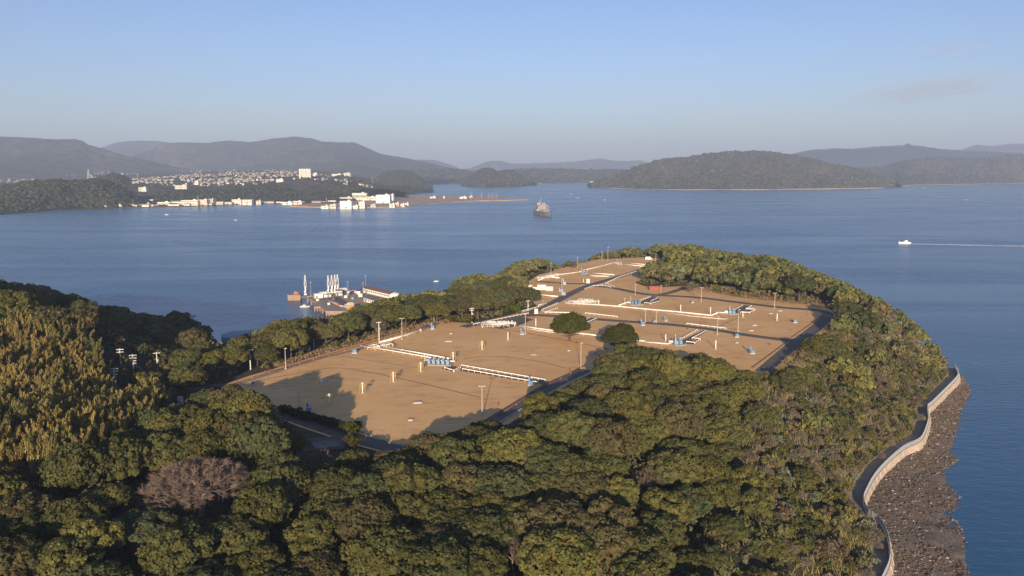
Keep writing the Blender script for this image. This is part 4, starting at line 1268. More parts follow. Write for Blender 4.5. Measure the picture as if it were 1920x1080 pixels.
# --- two lone round trees between the fields
for px, py, R, lb, sd, c_ in [(1068, 640, 8.6, 'lone round green tree standing between the tank fields', 701, (0.074, 0.078, 0.018)), (1163, 664, 8.0, 'second round tree right of the lone one, half in front of the wood', 702, (0.064, 0.070, 0.02))]:
    p = at(px, py, PLAT)
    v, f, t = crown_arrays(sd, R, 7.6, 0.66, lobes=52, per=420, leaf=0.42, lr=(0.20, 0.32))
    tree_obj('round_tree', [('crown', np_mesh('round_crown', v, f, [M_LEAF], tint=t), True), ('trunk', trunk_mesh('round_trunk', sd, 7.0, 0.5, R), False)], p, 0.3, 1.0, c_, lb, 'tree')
# --- two conical cypresses
def cypress(seed, h, R):
    r = np.random.default_rng(seed); N = 3600
    V = []; Fs = []; T = []; b = 0
    for k in range(46):
        u = r.uniform(0.02, 0.93); a = r.uniform(0, 6.283); rad = R * (0.35 + 0.65 * sin(pi * min(1, (u * 0.95 + 0.22)) ** 1.0)) * r.uniform(0.55, 0.85)
        base = np.array([cos(a) * rad * 0.6, sin(a) * rad * 0.6, h * u * 0.85])
        n = 80; s = r.uniform(0, 1, n)
        top = base + np.array([cos(a) * rad * 0.35, sin(a) * rad * 0.35, h * 0.20])
        P = base + (top - base) * s[:, None] + r.normal(size=(n, 3)) * np.array([.34, .34, .25]) * (1.1 - s[:, None] * 0.8)
        nr_ = r.normal(size=(n, 3)) * 0.5 + np.array([cos(a), sin(a), 0.3])
        v, f = quads_from(P, nr_, 0.30 * r.uniform(.7, 1.3, n), 1.8, r)
        tn = r.uniform(0.75, 1.25) * r.uniform(0.75, 1.25, n) * (0.75 + 0.4 * s)
        V.append(v); Fs.append(f + b); T.append(np.repeat(np.stack([tn] * 3, 1), 4, 0)); b += len(v)
    return np_mesh('cypress_foliage', np.concatenate(V), np.concatenate(Fs), [M_LEAF], tint=np.concatenate(T))
for px, py, h, lb, sd in [(341, 740, 12.5, 'bright green cone-shaped conifer beside the white sign board', 1), (403, 722, 10.5, 'bright green cone-shaped conifer nearest the corner of the field', 2)]:
    p = at(px, py, gz(*at(px, py, 27)[:2]))
    tree_obj('conifer', [('crown', cypress(sd, h, 2.9), True), ('trunk', trunk_mesh('conifer_trunk', sd, h * 0.8, 0.16, 0.6, 2), False)], p, 0, 1, (0.085, 0.125, 0.026), lb, 'conifer')
# --- clipped hedge along the front of the nearest field, small bushes
def bush(px, py, s, c_, lb, name='bush', cat='bush', z=PLAT, k=0, group=None):
    p = at(px, py, z); p.z = gz(p.x, p.y)
    return tree_obj(name, [('foliage', SHRUB[k % 5][0], True), ('stem', SHRUB[k % 5][1], False)], p, k * 1.3, s, c_, lb, cat, group)
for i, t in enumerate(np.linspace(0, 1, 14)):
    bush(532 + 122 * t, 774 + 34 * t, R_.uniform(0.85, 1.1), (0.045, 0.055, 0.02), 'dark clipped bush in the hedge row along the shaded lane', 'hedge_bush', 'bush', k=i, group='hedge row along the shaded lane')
bush(659, 812, 1.2, (0.085, 0.085, 0.02), 'yellow-green bush at the end of the hedge row', k=3)
bush(670, 801, 0.8, (0.05, 0.06, 0.02), 'small dark bush on the field behind the hedge end', k=4)
bush(961, 588, 2.1, (0.075, 0.105, 0.014), 'vivid green round bush beside the main lane', k=1)
bush(663, 838, 1.3, (0.09, 0.07, 0.025), 'brownish bush at the corner of the concrete slab', k=2)
bush(572, 668, 1.3, (0.05, 0.06, 0.02), 'dark bush in front of the white shed', z=28, k=0)
bush(880, 606, 1.6, (0.11, 0.10, 0.02), 'yellowish bush at the upper left corner of the nearest field', k=0)
bush(845, 603, 1.5, (0.12, 0.09, 0.025), 'ochre bush on the bank above the nearest field', k=2)
# dry tall grass: bank edges, pampas on the outer slope, verge of the far woods
def grass_mass(name, polys, n, h, c, label, seed, lean=0.25, wid=0.10):
    r = np.random.default_rng(seed); P = []
    for poly, z0, k in polys:
        W = np.array([at(x, y, z0)[:2] for x, y in poly])
        q = np.stack([r.uniform(W[:, 0].min(), W[:, 0].max(), n * 6), r.uniform(W[:, 1].min(), W[:, 1].max(), n * 6)], 1)
        q = q[inside(q, [tuple(w) for w in W])]
        q = q[~inside(q, CLEAR)] if k else q
        P.append(q[:n])
    P = np.concatenate(P); N = len(P); z = gfast(P[:, 0], P[:, 1])
    cl = fbm(P[:, 0] / 2.2, P[:, 1] / 2.2, seed)
    H = h * r.uniform(0.5, 1.15, N) * (0.45 + 1.0 * cl); a = r.uniform(0, 6.283, N); w = wid * r.uniform(0.7, 1.4, N)
    dx, dy = np.cos(a) * w, np.sin(a) * w
    lx, ly = r.normal(size=N) * lean * H, r.normal(size=N) * lean * H
    b0 = np.stack([P[:, 0] - dx, P[:, 1] - dy, z - 0.1], 1); b1 = np.stack([P[:, 0] + dx, P[:, 1] + dy, z - 0.1], 1)
    m0 = np.stack([P[:, 0] - dx * .8 + lx * .35, P[:, 1] - dy * .8 + ly * .35, z + H * .6], 1); m1 = np.stack([P[:, 0] + dx * .8 + lx * .35, P[:, 1] + dy * .8 + ly * .35, z + H * .6], 1)
    tp = np.stack([P[:, 0] + lx, P[:, 1] + ly, z + H], 1)
    v = np.stack([b0, b1, m1, m0, tp + np.stack([dx, dy, dx * 0], 1) * .15, tp - np.stack([dx, dy, dx * 0], 1) * .15], 1).reshape(-1, 3)
    i = np.arange(N) * 6
    f = np.concatenate([np.stack([i, i + 1, i + 2, i + 3], 1), np.stack([i + 3, i + 2, i + 4, i + 5], 1)])
    tn = r.uniform(0.7, 1.25, N) * (0.75 + 0.5 * cl)
    t = np.repeat(tn[:, None] * np.array(c), 6, 0)
    return tagit(link(name, np_mesh(name, v, f, [M_MASS], tint=t)), label, 'grass', kind='stuff')
PAMPAS = [([(1455, 690), (1500, 655), (1545, 620), (1568, 600), (1600, 625), (1590, 660), (1540, 690), (1480, 715)], 27, 1), ([(1420, 725), (1470, 700), (1520, 705), (1470, 745)], 25, 1)]
grass_mass('pampas_grass', PAMPAS, 10500, 2.3, (0.26, 0.205, 0.10), 'tall straw-coloured grass below the bend of the outer lane', 61, wid=0.07)
VERGE = [([(1290, 540), (1330, 549), (1400, 558), (1470, 569), (1545, 575), (1545, 568), (1470, 560), (1400, 549), (1330, 541)], PLAT, 0), ([(520, 692), (620, 662), (700, 640), (790, 616), (850, 606), (850, 596), (780, 604), (690, 628), (600, 655), (510, 682)], PLAT, 1),
         ([(1040, 508), (1090, 496), (1130, 488), (1130, 482), (1085, 489), (1035, 502)], PLAT, 1), ([(1556, 602), (1530, 630), (1500, 655), (1508, 660), (1540, 632), (1566, 604)], PLAT, 1)]
grass_mass('verge_grass', VERGE, 5000, 0.9, (0.30, 0.205, 0.12), 'rough dry grass along the banks and verges of the fields', 62, wid=0.07)
# grass on the foot of the slope behind the sea wall, and pale grass between the scrub above it
_rg = np.random.default_rng(64)
_i = _rg.integers(1, len(WALL) - 2, 15000); _o = -(4.6 + 8.5 * _rg.uniform(size=15000) ** 1.6); _t2 = _rg.uniform(size=15000)
_pa = np.array([(p.x, p.y) for p in WALL]); _q = _pa[_i] * (1 - _t2[:, None]) + _pa[_i + 1] * _t2[:, None]; _dd = _pa[_i + 1] - _pa[_i - 1]; _dd /= np.linalg.norm(_dd, axis=1, keepdims=True)
FOOT = _q + np.stack([_dd[:, 1], -_dd[:, 0]], 1) * _o[:, None]
def blades(name, P, h, c, label, seed, wid):
    r = np.random.default_rng(seed); N = len(P); z = gfast(P[:, 0], P[:, 1]); cl = fbm(P[:, 0] / 3, P[:, 1] / 3, seed)
    H = h * r.uniform(0.5, 1.2, N) * (0.4 + 1.1 * cl); a = r.uniform(0, 6.283, N); dx, dy = np.cos(a) * wid, np.sin(a) * wid; l = r.normal(size=(N, 2)) * 0.35 * H[:, None]
    v = np.stack([np.stack([P[:, 0] - dx, P[:, 1] - dy, z - 0.1], 1), np.stack([P[:, 0] + dx, P[:, 1] + dy, z - 0.1], 1), np.stack([P[:, 0] + l[:, 0], P[:, 1] + l[:, 1], z + H], 1)], 1).reshape(-1, 3)
    tn = r.uniform(0.7, 1.25, N) * (0.7 + 0.6 * cl)
    return tagit(link(name, np_mesh(name, v, np.arange(N * 3).reshape(N, 3), [M_MASS], tint=np.repeat(tn[:, None] * np.array(c), 3, 0))), label, 'grass', kind='stuff')
blades('slope_grass', FOOT, 1.3, (0.20, 0.175, 0.065), 'yellow-green grass on the slope foot behind the sea wall', 63, 0.13)
_p = np.stack([_rg.uniform(40, 300, 90000), _rg.uniform(110, 460, 90000)], 1)
_p = _p[base_ok(_p, 3, 3, 8) & inside(pix(_p), SLOPE_PX)][:26000]
blades('scrub_grass', _p, 2.2, (0.21, 0.18, 0.085), 'pale dry grass between the scrub on the outer slope', 65, 0.14)

# --- undergrowth along the edges of the wood
ug = [crown_arrays(480 + k, 1.7, 1.0, 0.8, lobes=5, per=25, leaf=0.55, lr=(0.36, 0.56), core=False) for k in range(4)]
def ok_ug(pts):
    d = seg_dist(pts, CLEAR)
    return base_ok(pts, 2.6, 6, 9) & (d < 13)
UG = scatter(30000, 2.6, (-330, 260, 150, 800), 55, ok_ug)
V = []; Fs = []; T = []; b = 0
for x, y in UG:
    px, py, _ = proj(x, y, PLAT)
    if not (300 < px < 1700): continue
    v, f, t = ug[R_.randrange(4)]; s = R_.uniform(0.5, 1.15); rz = R_.uniform(0, 6.28); ca, sa = cos(rz), sin(rz)
    z = float(gfast(np.array([x]), np.array([y]))[0])
    c = R_.choice([(0.10, 0.098, 0.034), (0.085, 0.088, 0.034), (0.15, 0.115, 0.06), (0.13, 0.12, 0.04)])
    V.append(np.stack([v[:, 0] * ca - v[:, 1] * sa, v[:, 0] * sa + v[:, 1] * ca, v[:, 2]], 1) * s + np.array([x, y, z])); Fs.append(f + b); T.append(t * np.array(c)); b += len(v)
tagit(link('undergrowth', np_mesh('undergrowth', np.concatenate(V), np.concatenate(Fs), [M_MASS], tint=np.concatenate(T))), 'low mixed undergrowth along the edge of the woods', 'undergrowth', kind='stuff')

# --- understorey closing the gaps below the crowns of the near woods
def ok_us(pts):
    pp = pix(pts)
    return base_ok(pts, 5.5, 8, 13) & (pp[:, 1] < 1150) & (pts[:, 1] < 345) & ~inside(pp, BAMBOO_PX) & ~inside(pp, SLOPE_PX) & (pp[:, 0] > -40)
US = scatter(20000, 4.2, (-330, 200, 120, 350), 66, ok_us)
us = [crown_arrays(490 + k, 3.2, 2.4, 0.75, lobes=9, per=36, leaf=0.62, lr=(0.34, 0.52), core=False) for k in range(4)]
V = []; Fs = []; T = []; b = 0
for x, y in US:
    px, py, _ = proj(x, y, gz(x, y) + 6)
    if 325 < px < 1520 and py < float(np.interp(px, [a for a, b_ in FRONT], [b_ for a, b_ in FRONT])) + 4: continue
    v, f, t = us[R_.randrange(4)]; s = R_.uniform(0.7, 1.1); rz = R_.uniform(0, 6.28); ca, sa = cos(rz), sin(rz)
    z = float(gfast(np.array([x]), np.array([y]))[0]) + R_.uniform(0.3, 2.4)
    c = R_.choice([(0.088, 0.092, 0.038), (0.082, 0.088, 0.038), (0.104, 0.092, 0.05), (0.10, 0.10, 0.04)])
    V.append(np.stack([v[:, 0] * ca - v[:, 1] * sa, v[:, 0] * sa + v[:, 1] * ca, v[:, 2]], 1) * s + np.array([x, y, z])); Fs.append(f + b); T.append(t * np.array(c)); b += len(v)
tagit(link('understorey', np_mesh('understorey', np.concatenate(V), np.concatenate(Fs), [M_MASS], tint=np.concatenate(T))), 'leafy understorey filling the gaps of the near woods', 'undergrowth', kind='stuff')
# ================================================================ THINGS ON THE TANK FIELDS
M_WHITE = simple('white_paint', (0.80, 0.77, 0.72), 0.5, var=0.06, scale=0.8, wear=(0.55, 0.50, 0.43))
M_PIPE = simple('pipe_paint', (0.80, 0.76, 0.70), 0.45, var=0.08, scale=0.5, wear=(0.58, 0.50, 0.42))
M_YELLOW = simple('yellow_paint', (0.58, 0.38, 0.10), 0.5, var=0.12, scale=1.0)
M_BLUE = simple('blue_paint', (0.09, 0.20, 0.36), 0.45, var=0.15, scale=1.2, wear=(0.20, 0.30, 0.42))
M_BLUE2 = simple('pale_blue_paint', (0.19, 0.31, 0.44), 0.5, var=0.12, scale=1.2)
M_GALV = simple('galvanised_steel', (0.42, 0.42, 0.41), 0.45, 0.5, var=0.12, scale=1.5)
M_POLE = simple('concrete_pole', (0.46, 0.42, 0.36), 0.8, var=0.12, scale=1.0)
M_WOODP = simple('timber_pole', (0.20, 0.15, 0.11), 0.9, var=0.25, scale=1.0)
M_RED = simple('red_paint', (0.24, 0.045, 0.035), 0.5, var=0.2, scale=2.0)
M_RUST = simple('rusty_steel', (0.22, 0.09, 0.05), 0.85, var=0.35, scale=1.5)
M_DARK = simple('dark_steel', (0.05, 0.055, 0.06), 0.5, 0.3, var=0.2, scale=1.5)
M_GLASS = simple('window_glass', (0.03, 0.04, 0.05), 0.1, var=0.1)
M_SLAB = mat_concrete('pale_concrete', (0.42, 0.38, 0.33), (0.58, 0.53, 0.46))
def mpp(px, py, z=PLAT):
    """metres per photo pixel at that place"""
    p = at(px, py, z); return proj(*p)[2] / F

# --- lamp posts
def lamp_post(px, py, top, lb, arms=2, z=PLAT, rz=0.0, mat=None, r=0.13, ground_=False):
    p = at(px, py, z)
    if ground_: p.z = gz(p.x, p.y); p = at(px, py, p.z)
    h = (py - top) * mpp(px, py, z) / cos(PITCH)
    e = empty('lamp_post', p, rz)
    mb = MB(); mb.cyl((0, 0, -0.3), (0, 0, h), r * 1.25, r * 0.75, 8); mb.build('pole', mat or M_POLE, e)
    if arms:
        mb = MB(); mb.box((0, 0, h - 0.25), (1.7 if arms == 2 else 1.0, 0.12, 0.12)); mb.build('cross_arm', M_GALV, e)
        for k in range(arms):
            x = (-0.8, 0.8)[k] if arms == 2 else 0.5
            mb = MB(); mb.box((x, -0.12, h - 0.05), (0.55, 0.42, 0.26)); l = mb.build('lamp_head', M_GALV, e)
            mb = MB(); mb.box((x, -0.34, h - 0.07), (0.46, 0.03, 0.18)); mb.build('lens', M_SLAB, l)
    mb = MB(); mb.box((0, 0, 0.1), (0.6, 0.6, 0.5)); mb.build('footing', M_SLAB, e)
    return tagit(e, lb, 'lamp post', 'lamp posts of the tank fields')
for a in [
 (562, 771, 722, 'twin-headed lamp post in tree shade at the left of the nearest field', 2),
 (536, 692, 652, 'lamp post on the far left edge of the nearest field', 1),
 (904, 781, 722, 'twin-headed lamp post in front of the nearest field by the corner lane', 2),
 (1089, 690, 642, 'tall lamp post at the right end of the nearest field', 1),
 (754, 636, 596, 'lamp post standing beside the long white pipe', 2),
 (814, 605, 586, 'lamp post behind the blue box at the pipe end', 1),
 (985, 626, 588, 'thin lamp post between the nearest field and the pipe manifold', 1),
 (1033, 513, 493, 'lamp post behind the far left manifold', 1),
 (1053, 552, 522, 'lamp post beside the pale blue boxes at the lane bend', 1),
 (1082.5, 501, 482, 'lamp post between the two small trees left of the farthest field', 1),
 (1128.5, 489, 472, 'lamp post at the back edge of the farthest field', 1),
 (1139.6, 489, 463, 'tallest mast at the back edge of the farthest field', 1),
 (1229, 496, 476, 'lamp post at the right end of the farthest field', 1),
 (1191, 552, 532, 'lamp post left of the red container below the far woods', 1),
 (1210, 604, 580, 'thin lamp post beside the middle lane, left of a pair', 1),
 (1230.6, 604.6, 584, 'thin lamp post beside the middle lane, right of a pair', 1),
 (1239, 547, 535, 'short lamp post right of the red container', 1),
 (1314.6, 566, 539, 'twin-headed lamp post at the middle of the far lane', 2),
 (1452, 577.5, 549, 'twin-headed lamp post at the outer part of the far lane', 2),
 (1345, 627.5, 593, 'thin lamp post beside the right half of the middle lane', 1),
 (1383.8, 621, 580, 'tall thin lamp post right of the long middle railing', 1),
 (1171, 571, 559, 'short lamp post left of the blue pumps at the crossing', 1)]:
    lamp_post(*a)

# --- tank vents with yellow cages
def vent(px, py, h, cage, lb, rz=0.0):
    p = at(px, py, PLAT); e = empty('tank_vent', p, rz)
    mb = MB(); mb.cyl((0, 0, -0.1), (0, 0, h * 0.9), 0.26, 0.20, 10); smooth(mb.build('vent_pipe', M_WHITE, e))
    mb = MB(); mb.cyl((0, 0, h * 0.88), (0, 0, h * 0.94), 0.26, 0.42, 10); mb.dome((0, 0, h * 0.94), 0.42, 0.2, 10, 3); mb.build('vent_cap', M_WHITE, e)
    mb = MB(); mb.cyl((0, 0, -0.05), (0, 0, 0.18), 0.55, 0.5, 10); mb.build('flange', M_SLAB, e)
    if cage:
        for sx in (-1, 1):
            for sy in (-1, 1):
                mb = MB(); mb.cyl((sx * 0.95, sy * 0.7, -0.1), (sx * 0.95, sy * 0.7, h * 0.86), 0.042, 0.042, 5); mb.build('cage_post', M_YELLOW, e)
        for z_ in (0.60, 0.84):
            mb = MB()
            for sy in (-1, 1): mb.cyl((-0.95, sy * 0.7, h * z_), (0.95, sy * 0.7, h * z_), 0.05, 0.05, 6)
            for sx in (-1, 1): mb.cyl((sx * 0.95, -0.7, h * z_), (sx * 0.95, 0.7, h * z_), 0.05, 0.05, 6)
            mb.build('cage_rail', M_YELLOW, e)
        mb = MB(); mb.box((0, 0, h * 0.585), (1.8, 1.3, 0.06)); mb.build('cage_platform', M_YELLOW, e)
    return tagit(e, lb, 'tank vent', 'tank vents on the fields')
for px, py, h, cg, lb in [
 (617.8, 759, 4.0, 1, 'nearest of the yellow-caged vents, at the edge of the tree shade'),
 (680, 737, 4.0, 1, 'second yellow-caged vent of the row across the nearest field'),
 (737.6, 716, 4.0, 1, 'third yellow-caged vent of the row across the nearest field'),
 (789, 697, 4.0, 1, 'yellow-caged vent just left of the blue pumps'),
 (849.8, 677, 4.0, 1, 'yellow-caged vent just right of the blue pumps'),
 (904, 655.6, 4.0, 1, 'yellow-caged vent alone in the upper part of the nearest field'),
 (952.5, 638, 3.8, 0, 'plain white vent near the upper edge of the nearest field'),
 (1004.7, 611, 3.9, 0, 'white vent left of the lone round tree'),
 (1276, 584, 3.9, 0, 'white vent above the long pipe, left of two'),
 (1332, 589, 3.9, 0, 'white vent above the long pipe, right of two'),
 (1456.7, 601.5, 3.9, 0, 'white vent alone in the outer right field'),
 (1392.7, 595, 3.4, 0, 'white vent in front of the outer railing pad'),
 (1248, 640, 3.4, 0, 'white vent left of the pumps nearest the foreground wood'),
 (1341.7, 654.6, 4.0, 0, 'white vent right of the paved spur nearest the foreground wood'),
 (1122, 571, 3.0, 0, 'white vent at the end of the middle manifold'),
 (1094, 529, 2.2, 0, 'short white vent beside the white cabinet of the far field')]:
    vent(px, py, h, cg, lb)

# --- blue cabinets
def cabinet(px, py, s, lb, kind=0, rz=0.0, mat=None, z=PLAT):
    s *= 0.85; p = at(px, py, z); e = empty('blue_cabinet', p, rz); m = mat or M_BLUE
    mb = MB(); mb.box((0, 0, 0.12 * s), (1.7 * s, 1.3 * s, 0.3 * s)); mb.build('plinth', M_SLAB, e)
    mb = MB(); mb.box((0.1 * s, -0.1 * s, 0.75 * s), (1.3 * s, 0.95 * s, 0.95 * s)); b = mb.build('body', m, e)
    mb = MB(); mb.box((0.1 * s, -0.1 * s, 1.27 * s), (1.45 * s, 1.1 * s, 0.08 * s)); mb.build('lid', M_BLUE2, b)
    if kind == 0:
        mb = MB(); mb.box((-0.45 * s, 0.45 * s, 1.35 * s), (0.55 * s, 0.16 * s, 2.2 * s)); mb.build('upright_panel', m, e)
    mb = MB(); mb.cyl((0.55 * s, 0.35 * s, 0), (0.55 * s, 0.35 * s, 1.9 * s), 0.09 * s, n=6); mb.build('riser_pipe', m, e)
    return tagit(e, lb, 'cabinet', 'blue cabinets on the fields')
for px, py, s, lb, k in [
 (665, 662, 1.5, 'blue cabinet left of the yellow-stepped manifold', 1), (579, 772, 1.4, 'blue cabinet in tree shade beside the twin lamp post', 0),
 (811, 617, 1.5, 'tall blue cabinet at the far end of the long white pipe', 0), (474, 721, 1.0, 'small blue cabinet at the left tip of the nearest field', 1),
 (979, 627, 1.4, 'blue cabinet at the upper edge of the nearest field', 0), (995, 722, 1.4, 'blue cabinet at the right end of the white double railing', 0),
 (1117, 665, 1.2, 'blue cabinet in shade at the right end of the nearest field', 1), (1205, 610, 1.5, 'blue cabinet under the middle lane lamp posts', 0),
 (1227, 604, 1.1, 'small blue cabinet beside the right lamp of the pair', 1), (1248.5, 602, 1.2, 'blue cabinet above the middle lane', 0),
 (1381, 632, 1.4, 'blue cabinet just below the right half of the middle lane', 1), (1490, 605, 1.5, 'blue cabinet near the outer corner of the fields', 1),
 (1410, 663, 1.5, 'blue cabinet in the field corner by the foreground wood', 0), (1298, 568, 1.3, 'blue-grey cabinet just below the far lane', 1)]:
    cabinet(px, py, s, lb, k)
for px, py, s, lb in [(1058, 533, 1.7, 'pale blue cabinet above the side lane'), (1056.7, 553, 1.7, 'pale blue cabinet beside the main lane bend'), (1050, 546, 1.1, 'small pale blue cabinet left of the main lane bend')]:
    cabinet(px, py, s, lb, 0, mat=M_BLUE2)

# --- concrete hatches
def hatch(px, py, s, lb, cube=False, round_=False):
    p = at(px, py, PLAT); e = empty('tank_hatch', p, 0.25)
    mb = MB()
    if round_: mb.cyl((0, 0, -0.05), (0, 0, 0.22), 1.5 * s, 1.4 * s, 14)
    else: mb.box((0, 0, 0.16), (2.6 * s, 1.9 * s, 0.42))
    mb.build('slab', M_SLAB, e)
    mb = MB(); mb.cyl((0, 0, 0.2), (0, 0, 0.46), 0.5 * s, 0.5 * s, 12); mb.build('cover', M_GALV, e)
    if cube:
        mb = MB(); mb.box((-0.6, 0.2, 0.75), (0.8, 0.8, 0.8)); mb.build('valve_box', M_WHITE, e)
    return tagit(e, lb, 'hatch', 'concrete hatches of the buried tanks')
for px, py, s, lb, cu, ro in [
 (606, 717, 1.1, 'concrete hatch with a white box near the left shade', 1, 0), (782, 755, 1.15, 'concrete hatch in the front half of the nearest field', 0, 0),
 (840, 640, 1.2, 'concrete hatch in the upper left of the nearest field', 0, 0), (845, 626, 0.5, 'tiny hatch at the upper left edge of the nearest field', 0, 0),
 (1000.6, 664.5, 1.1, 'pale round hatch in the right half of the nearest field', 0, 1), (1066, 658, 0.45, 'tiny hatch near the right edge of the nearest field', 0, 0),
 (769, 788, 0.6, 'small hatch at the front right shade edge', 0, 0), (518, 729, 0.8, 'dim round hatch inside the left tree shade', 0, 1),
 (1413.5, 610, 1.0, 'hatch in the outer right field, upper of two', 0, 0), (1407, 620, 0.9, 'hatch in the outer right field, lower of two', 0, 0),
 (1381, 643, 0.6, 'small hatch below the blue cabinet in the field by the wood', 0, 0), (1461.5, 583, 0.9, 'hatch just below the outer far lane', 0, 0), (1444, 588, 0.8, 'hatch between the outer railing pad and the white vent', 0, 0)]:
    hatch(px, py, s, lb, cu, ro)

# --- hydrants
def hydrant(px, py, lb, s=1.0, mat=None):
    s *= 0.75; p = at(px, py, PLAT); e = empty('hydrant', p)
    mb = MB(); mb.cyl((0, 0, 0), (0, 0, 0.85 * s), 0.15 * s, 0.13 * s, 8); mb.build('barrel', mat or M_RED, e)
    mb = MB(); mb.dome((0, 0, 0.85 * s), 0.19 * s, 0.18 * s, 8, 3); mb.build('cap', mat or M_RED, e)
    mb = MB(); mb.cyl((-0.32 * s, 0, 0.6 * s), (0.32 * s, 0, 0.6 * s), 0.09 * s, n=6); mb.build('outlet', mat or M_RED, e)
    return tagit(e, lb, 'hydrant', 'red hydrants of the fields')
for px, py, s, lb in [(1068.5, 696, 1.5, 'red hydrant at the lane edge right of the nearest field'), (865, 691, 1.3, 'red hydrant between the pad and the white double railing'), (497, 698, 1.2, 'red hydrant on the left rim track, first of three'), (502, 697, 1.2, 'red hydrant on the left rim track, second of three'),
                      (507, 696, 1.2, 'red hydrant on the left rim track, third of three'), (572, 685, 1.2, 'small red hydrant by the left edge of the nearest field'), (934, 760, 1.3, 'dark red hydrant in shade near the corner lane'), (1137, 601, 1.3, 'hydrant just below the middle lane right of the round tree'), (1161, 593, 1.3, 'hydrant just above the middle lane'),
                      (1314, 607, 1.3, 'hydrant pair member above the long railing, left'), (1317, 608, 1.3, 'hydrant pair member above the long railing, right'), (1289, 618, 1.3, 'hydrant below the middle lane near the railing'), (1372, 619, 1.3, 'hydrant at the right end of the long railing'), (1378, 620, 1.3, 'hydrant left of the tall thin lamp post'), (1441, 646, 1.3, 'hydrant pair near the outer lane, left one'), (1445, 647, 1.3, 'hydrant pair near the outer lane, right one'), (1515, 591, 1.4, 'hydrant near the outer field corner'), (1484, 620, 1.4, 'hydrant in the outer field below the blue cabinet')]:
    hydrant(px, py, lb, s)

# --- white railings
def railing(pts, lb, h=0.95, sp=3.0, z=PLAT, mat=None, beam=0.34, rails=1, thick=0.09):
    W = [at(x, y, z) for x, y in pts]
    c = sum(W, Vector()) / len(W); e = empty('white_railing', (c.x, c.y, z)); m = mat or M_WHITE
    for a, b in zip(W[:-1], W[1:]):
        d = b - a; L = d.length; ang = atan2(d.y, d.x); mid = (a + b) / 2 - c
        for k in range(rails):
            mb = MB(); mb.box((mid.x, mid.y, h - beam / 2 - k * 0.45 + 0.002 * (len(e.children) % 3)), (L + 0.05, thick, beam), ang); mb.build('rail', m, e)
        n = max(1, round(L / sp))
        pm = MB(); pm.box((0, 0, h / 2 - 0.1), (0.16, 0.16, h + 0.15))
        me = pm.mesh('railing_post', m)
        off = Vector((-sin(ang), cos(ang), 0)) * (thick / 2 + 0.075)
        for i in range(n + 1):
            q = a.lerp(b, i / n) - c + off
            link('post', me, e, (q.x, q.y, 0), ang)
    return tagit(e, lb, 'railing', 'white railings of the fields')
for pts, lb in [
 ([(865, 687.5), (1022, 715)], 'long white railing on the far side of the narrow spur'), ([(867, 694.5), (1009, 720)], 'long white railing on the near side of the narrow spur'),
 ([(833, 692), (851, 697.5), (864, 690)], 'white angled railing round the pad beside the blue pumps'),
 ([(1245, 492), (1205, 506.5), (1162, 520), (1136, 532)], 'white railing down the right side of the upper main lane'), ([(1097, 543), (1112, 537.5), (1130, 536.5), (1145, 540)], 'curved white railing inside the main lane junction'),
 ([(1135, 532), (1152, 539)], 'short white railing at the foot of the upper lane'), ([(888, 610), (991, 589)], 'white railing along the left part of the main lane'),
 ([(970, 587.5), (1010, 577), (1025, 569.5)], 'white railing on the outer side of the main lane by the woods'), ([(1046, 570), (1015, 583), (1023, 587.5), (1070, 588.5)], 'white railing round the corner of main and middle lanes'),
 ([(1023, 587), (1046, 579)], 'short white railing inside the lane corner'), ([(1097, 589), (1158, 596)], 'white railing above the middle lane right of the round tree'), ([(1287, 609), (1361, 618)], 'long white railing above the middle lane'),
 ([(1272, 640), (1308, 620)], 'white railing left of the spur nearest the foreground wood'), ([(1286.5, 643), (1303, 645), (1313.5, 638), (1298, 636), (1324, 622)], 'zigzag white railing right of the spur nearest the foreground wood'),
 ([(1388.5, 587.5), (1405, 588), (1415.6, 582), (1399, 580.6), (1409.4, 575)], 'zigzag white railing of the outer spur'), ([(1374, 584.5), (1393, 573.5)], 'white railing left of the outer spur'),
 ([(1208, 569.5), (1220, 571), (1235, 567)], 'white railing in front of the crossing pad'), ([(1221, 566), (1234, 559.5)], 'short white railing right of the crossing pad'), ([(1196, 566.5), (1220, 558)], 'white railing left of the crossing pad'),
 ([(1539.6, 581), (1554, 584), (1563.5, 589)], 'curved white railing at the outer lane bend'), ([(1102, 606), (1118, 599)], 'white railing in front of the bay behind the round tree'), ([(1097.6, 601), (1105, 597)], 'short white railing behind the round tree')]:
    railing(pts, lb)
railing([(880, 832), (940, 795), (995, 761), (1050, 731), (1109, 701)], 'long thin white railing along the wood side of the front lane', h=1.1, beam=0.12, rails=2, thick=0.08, sp=4.0)

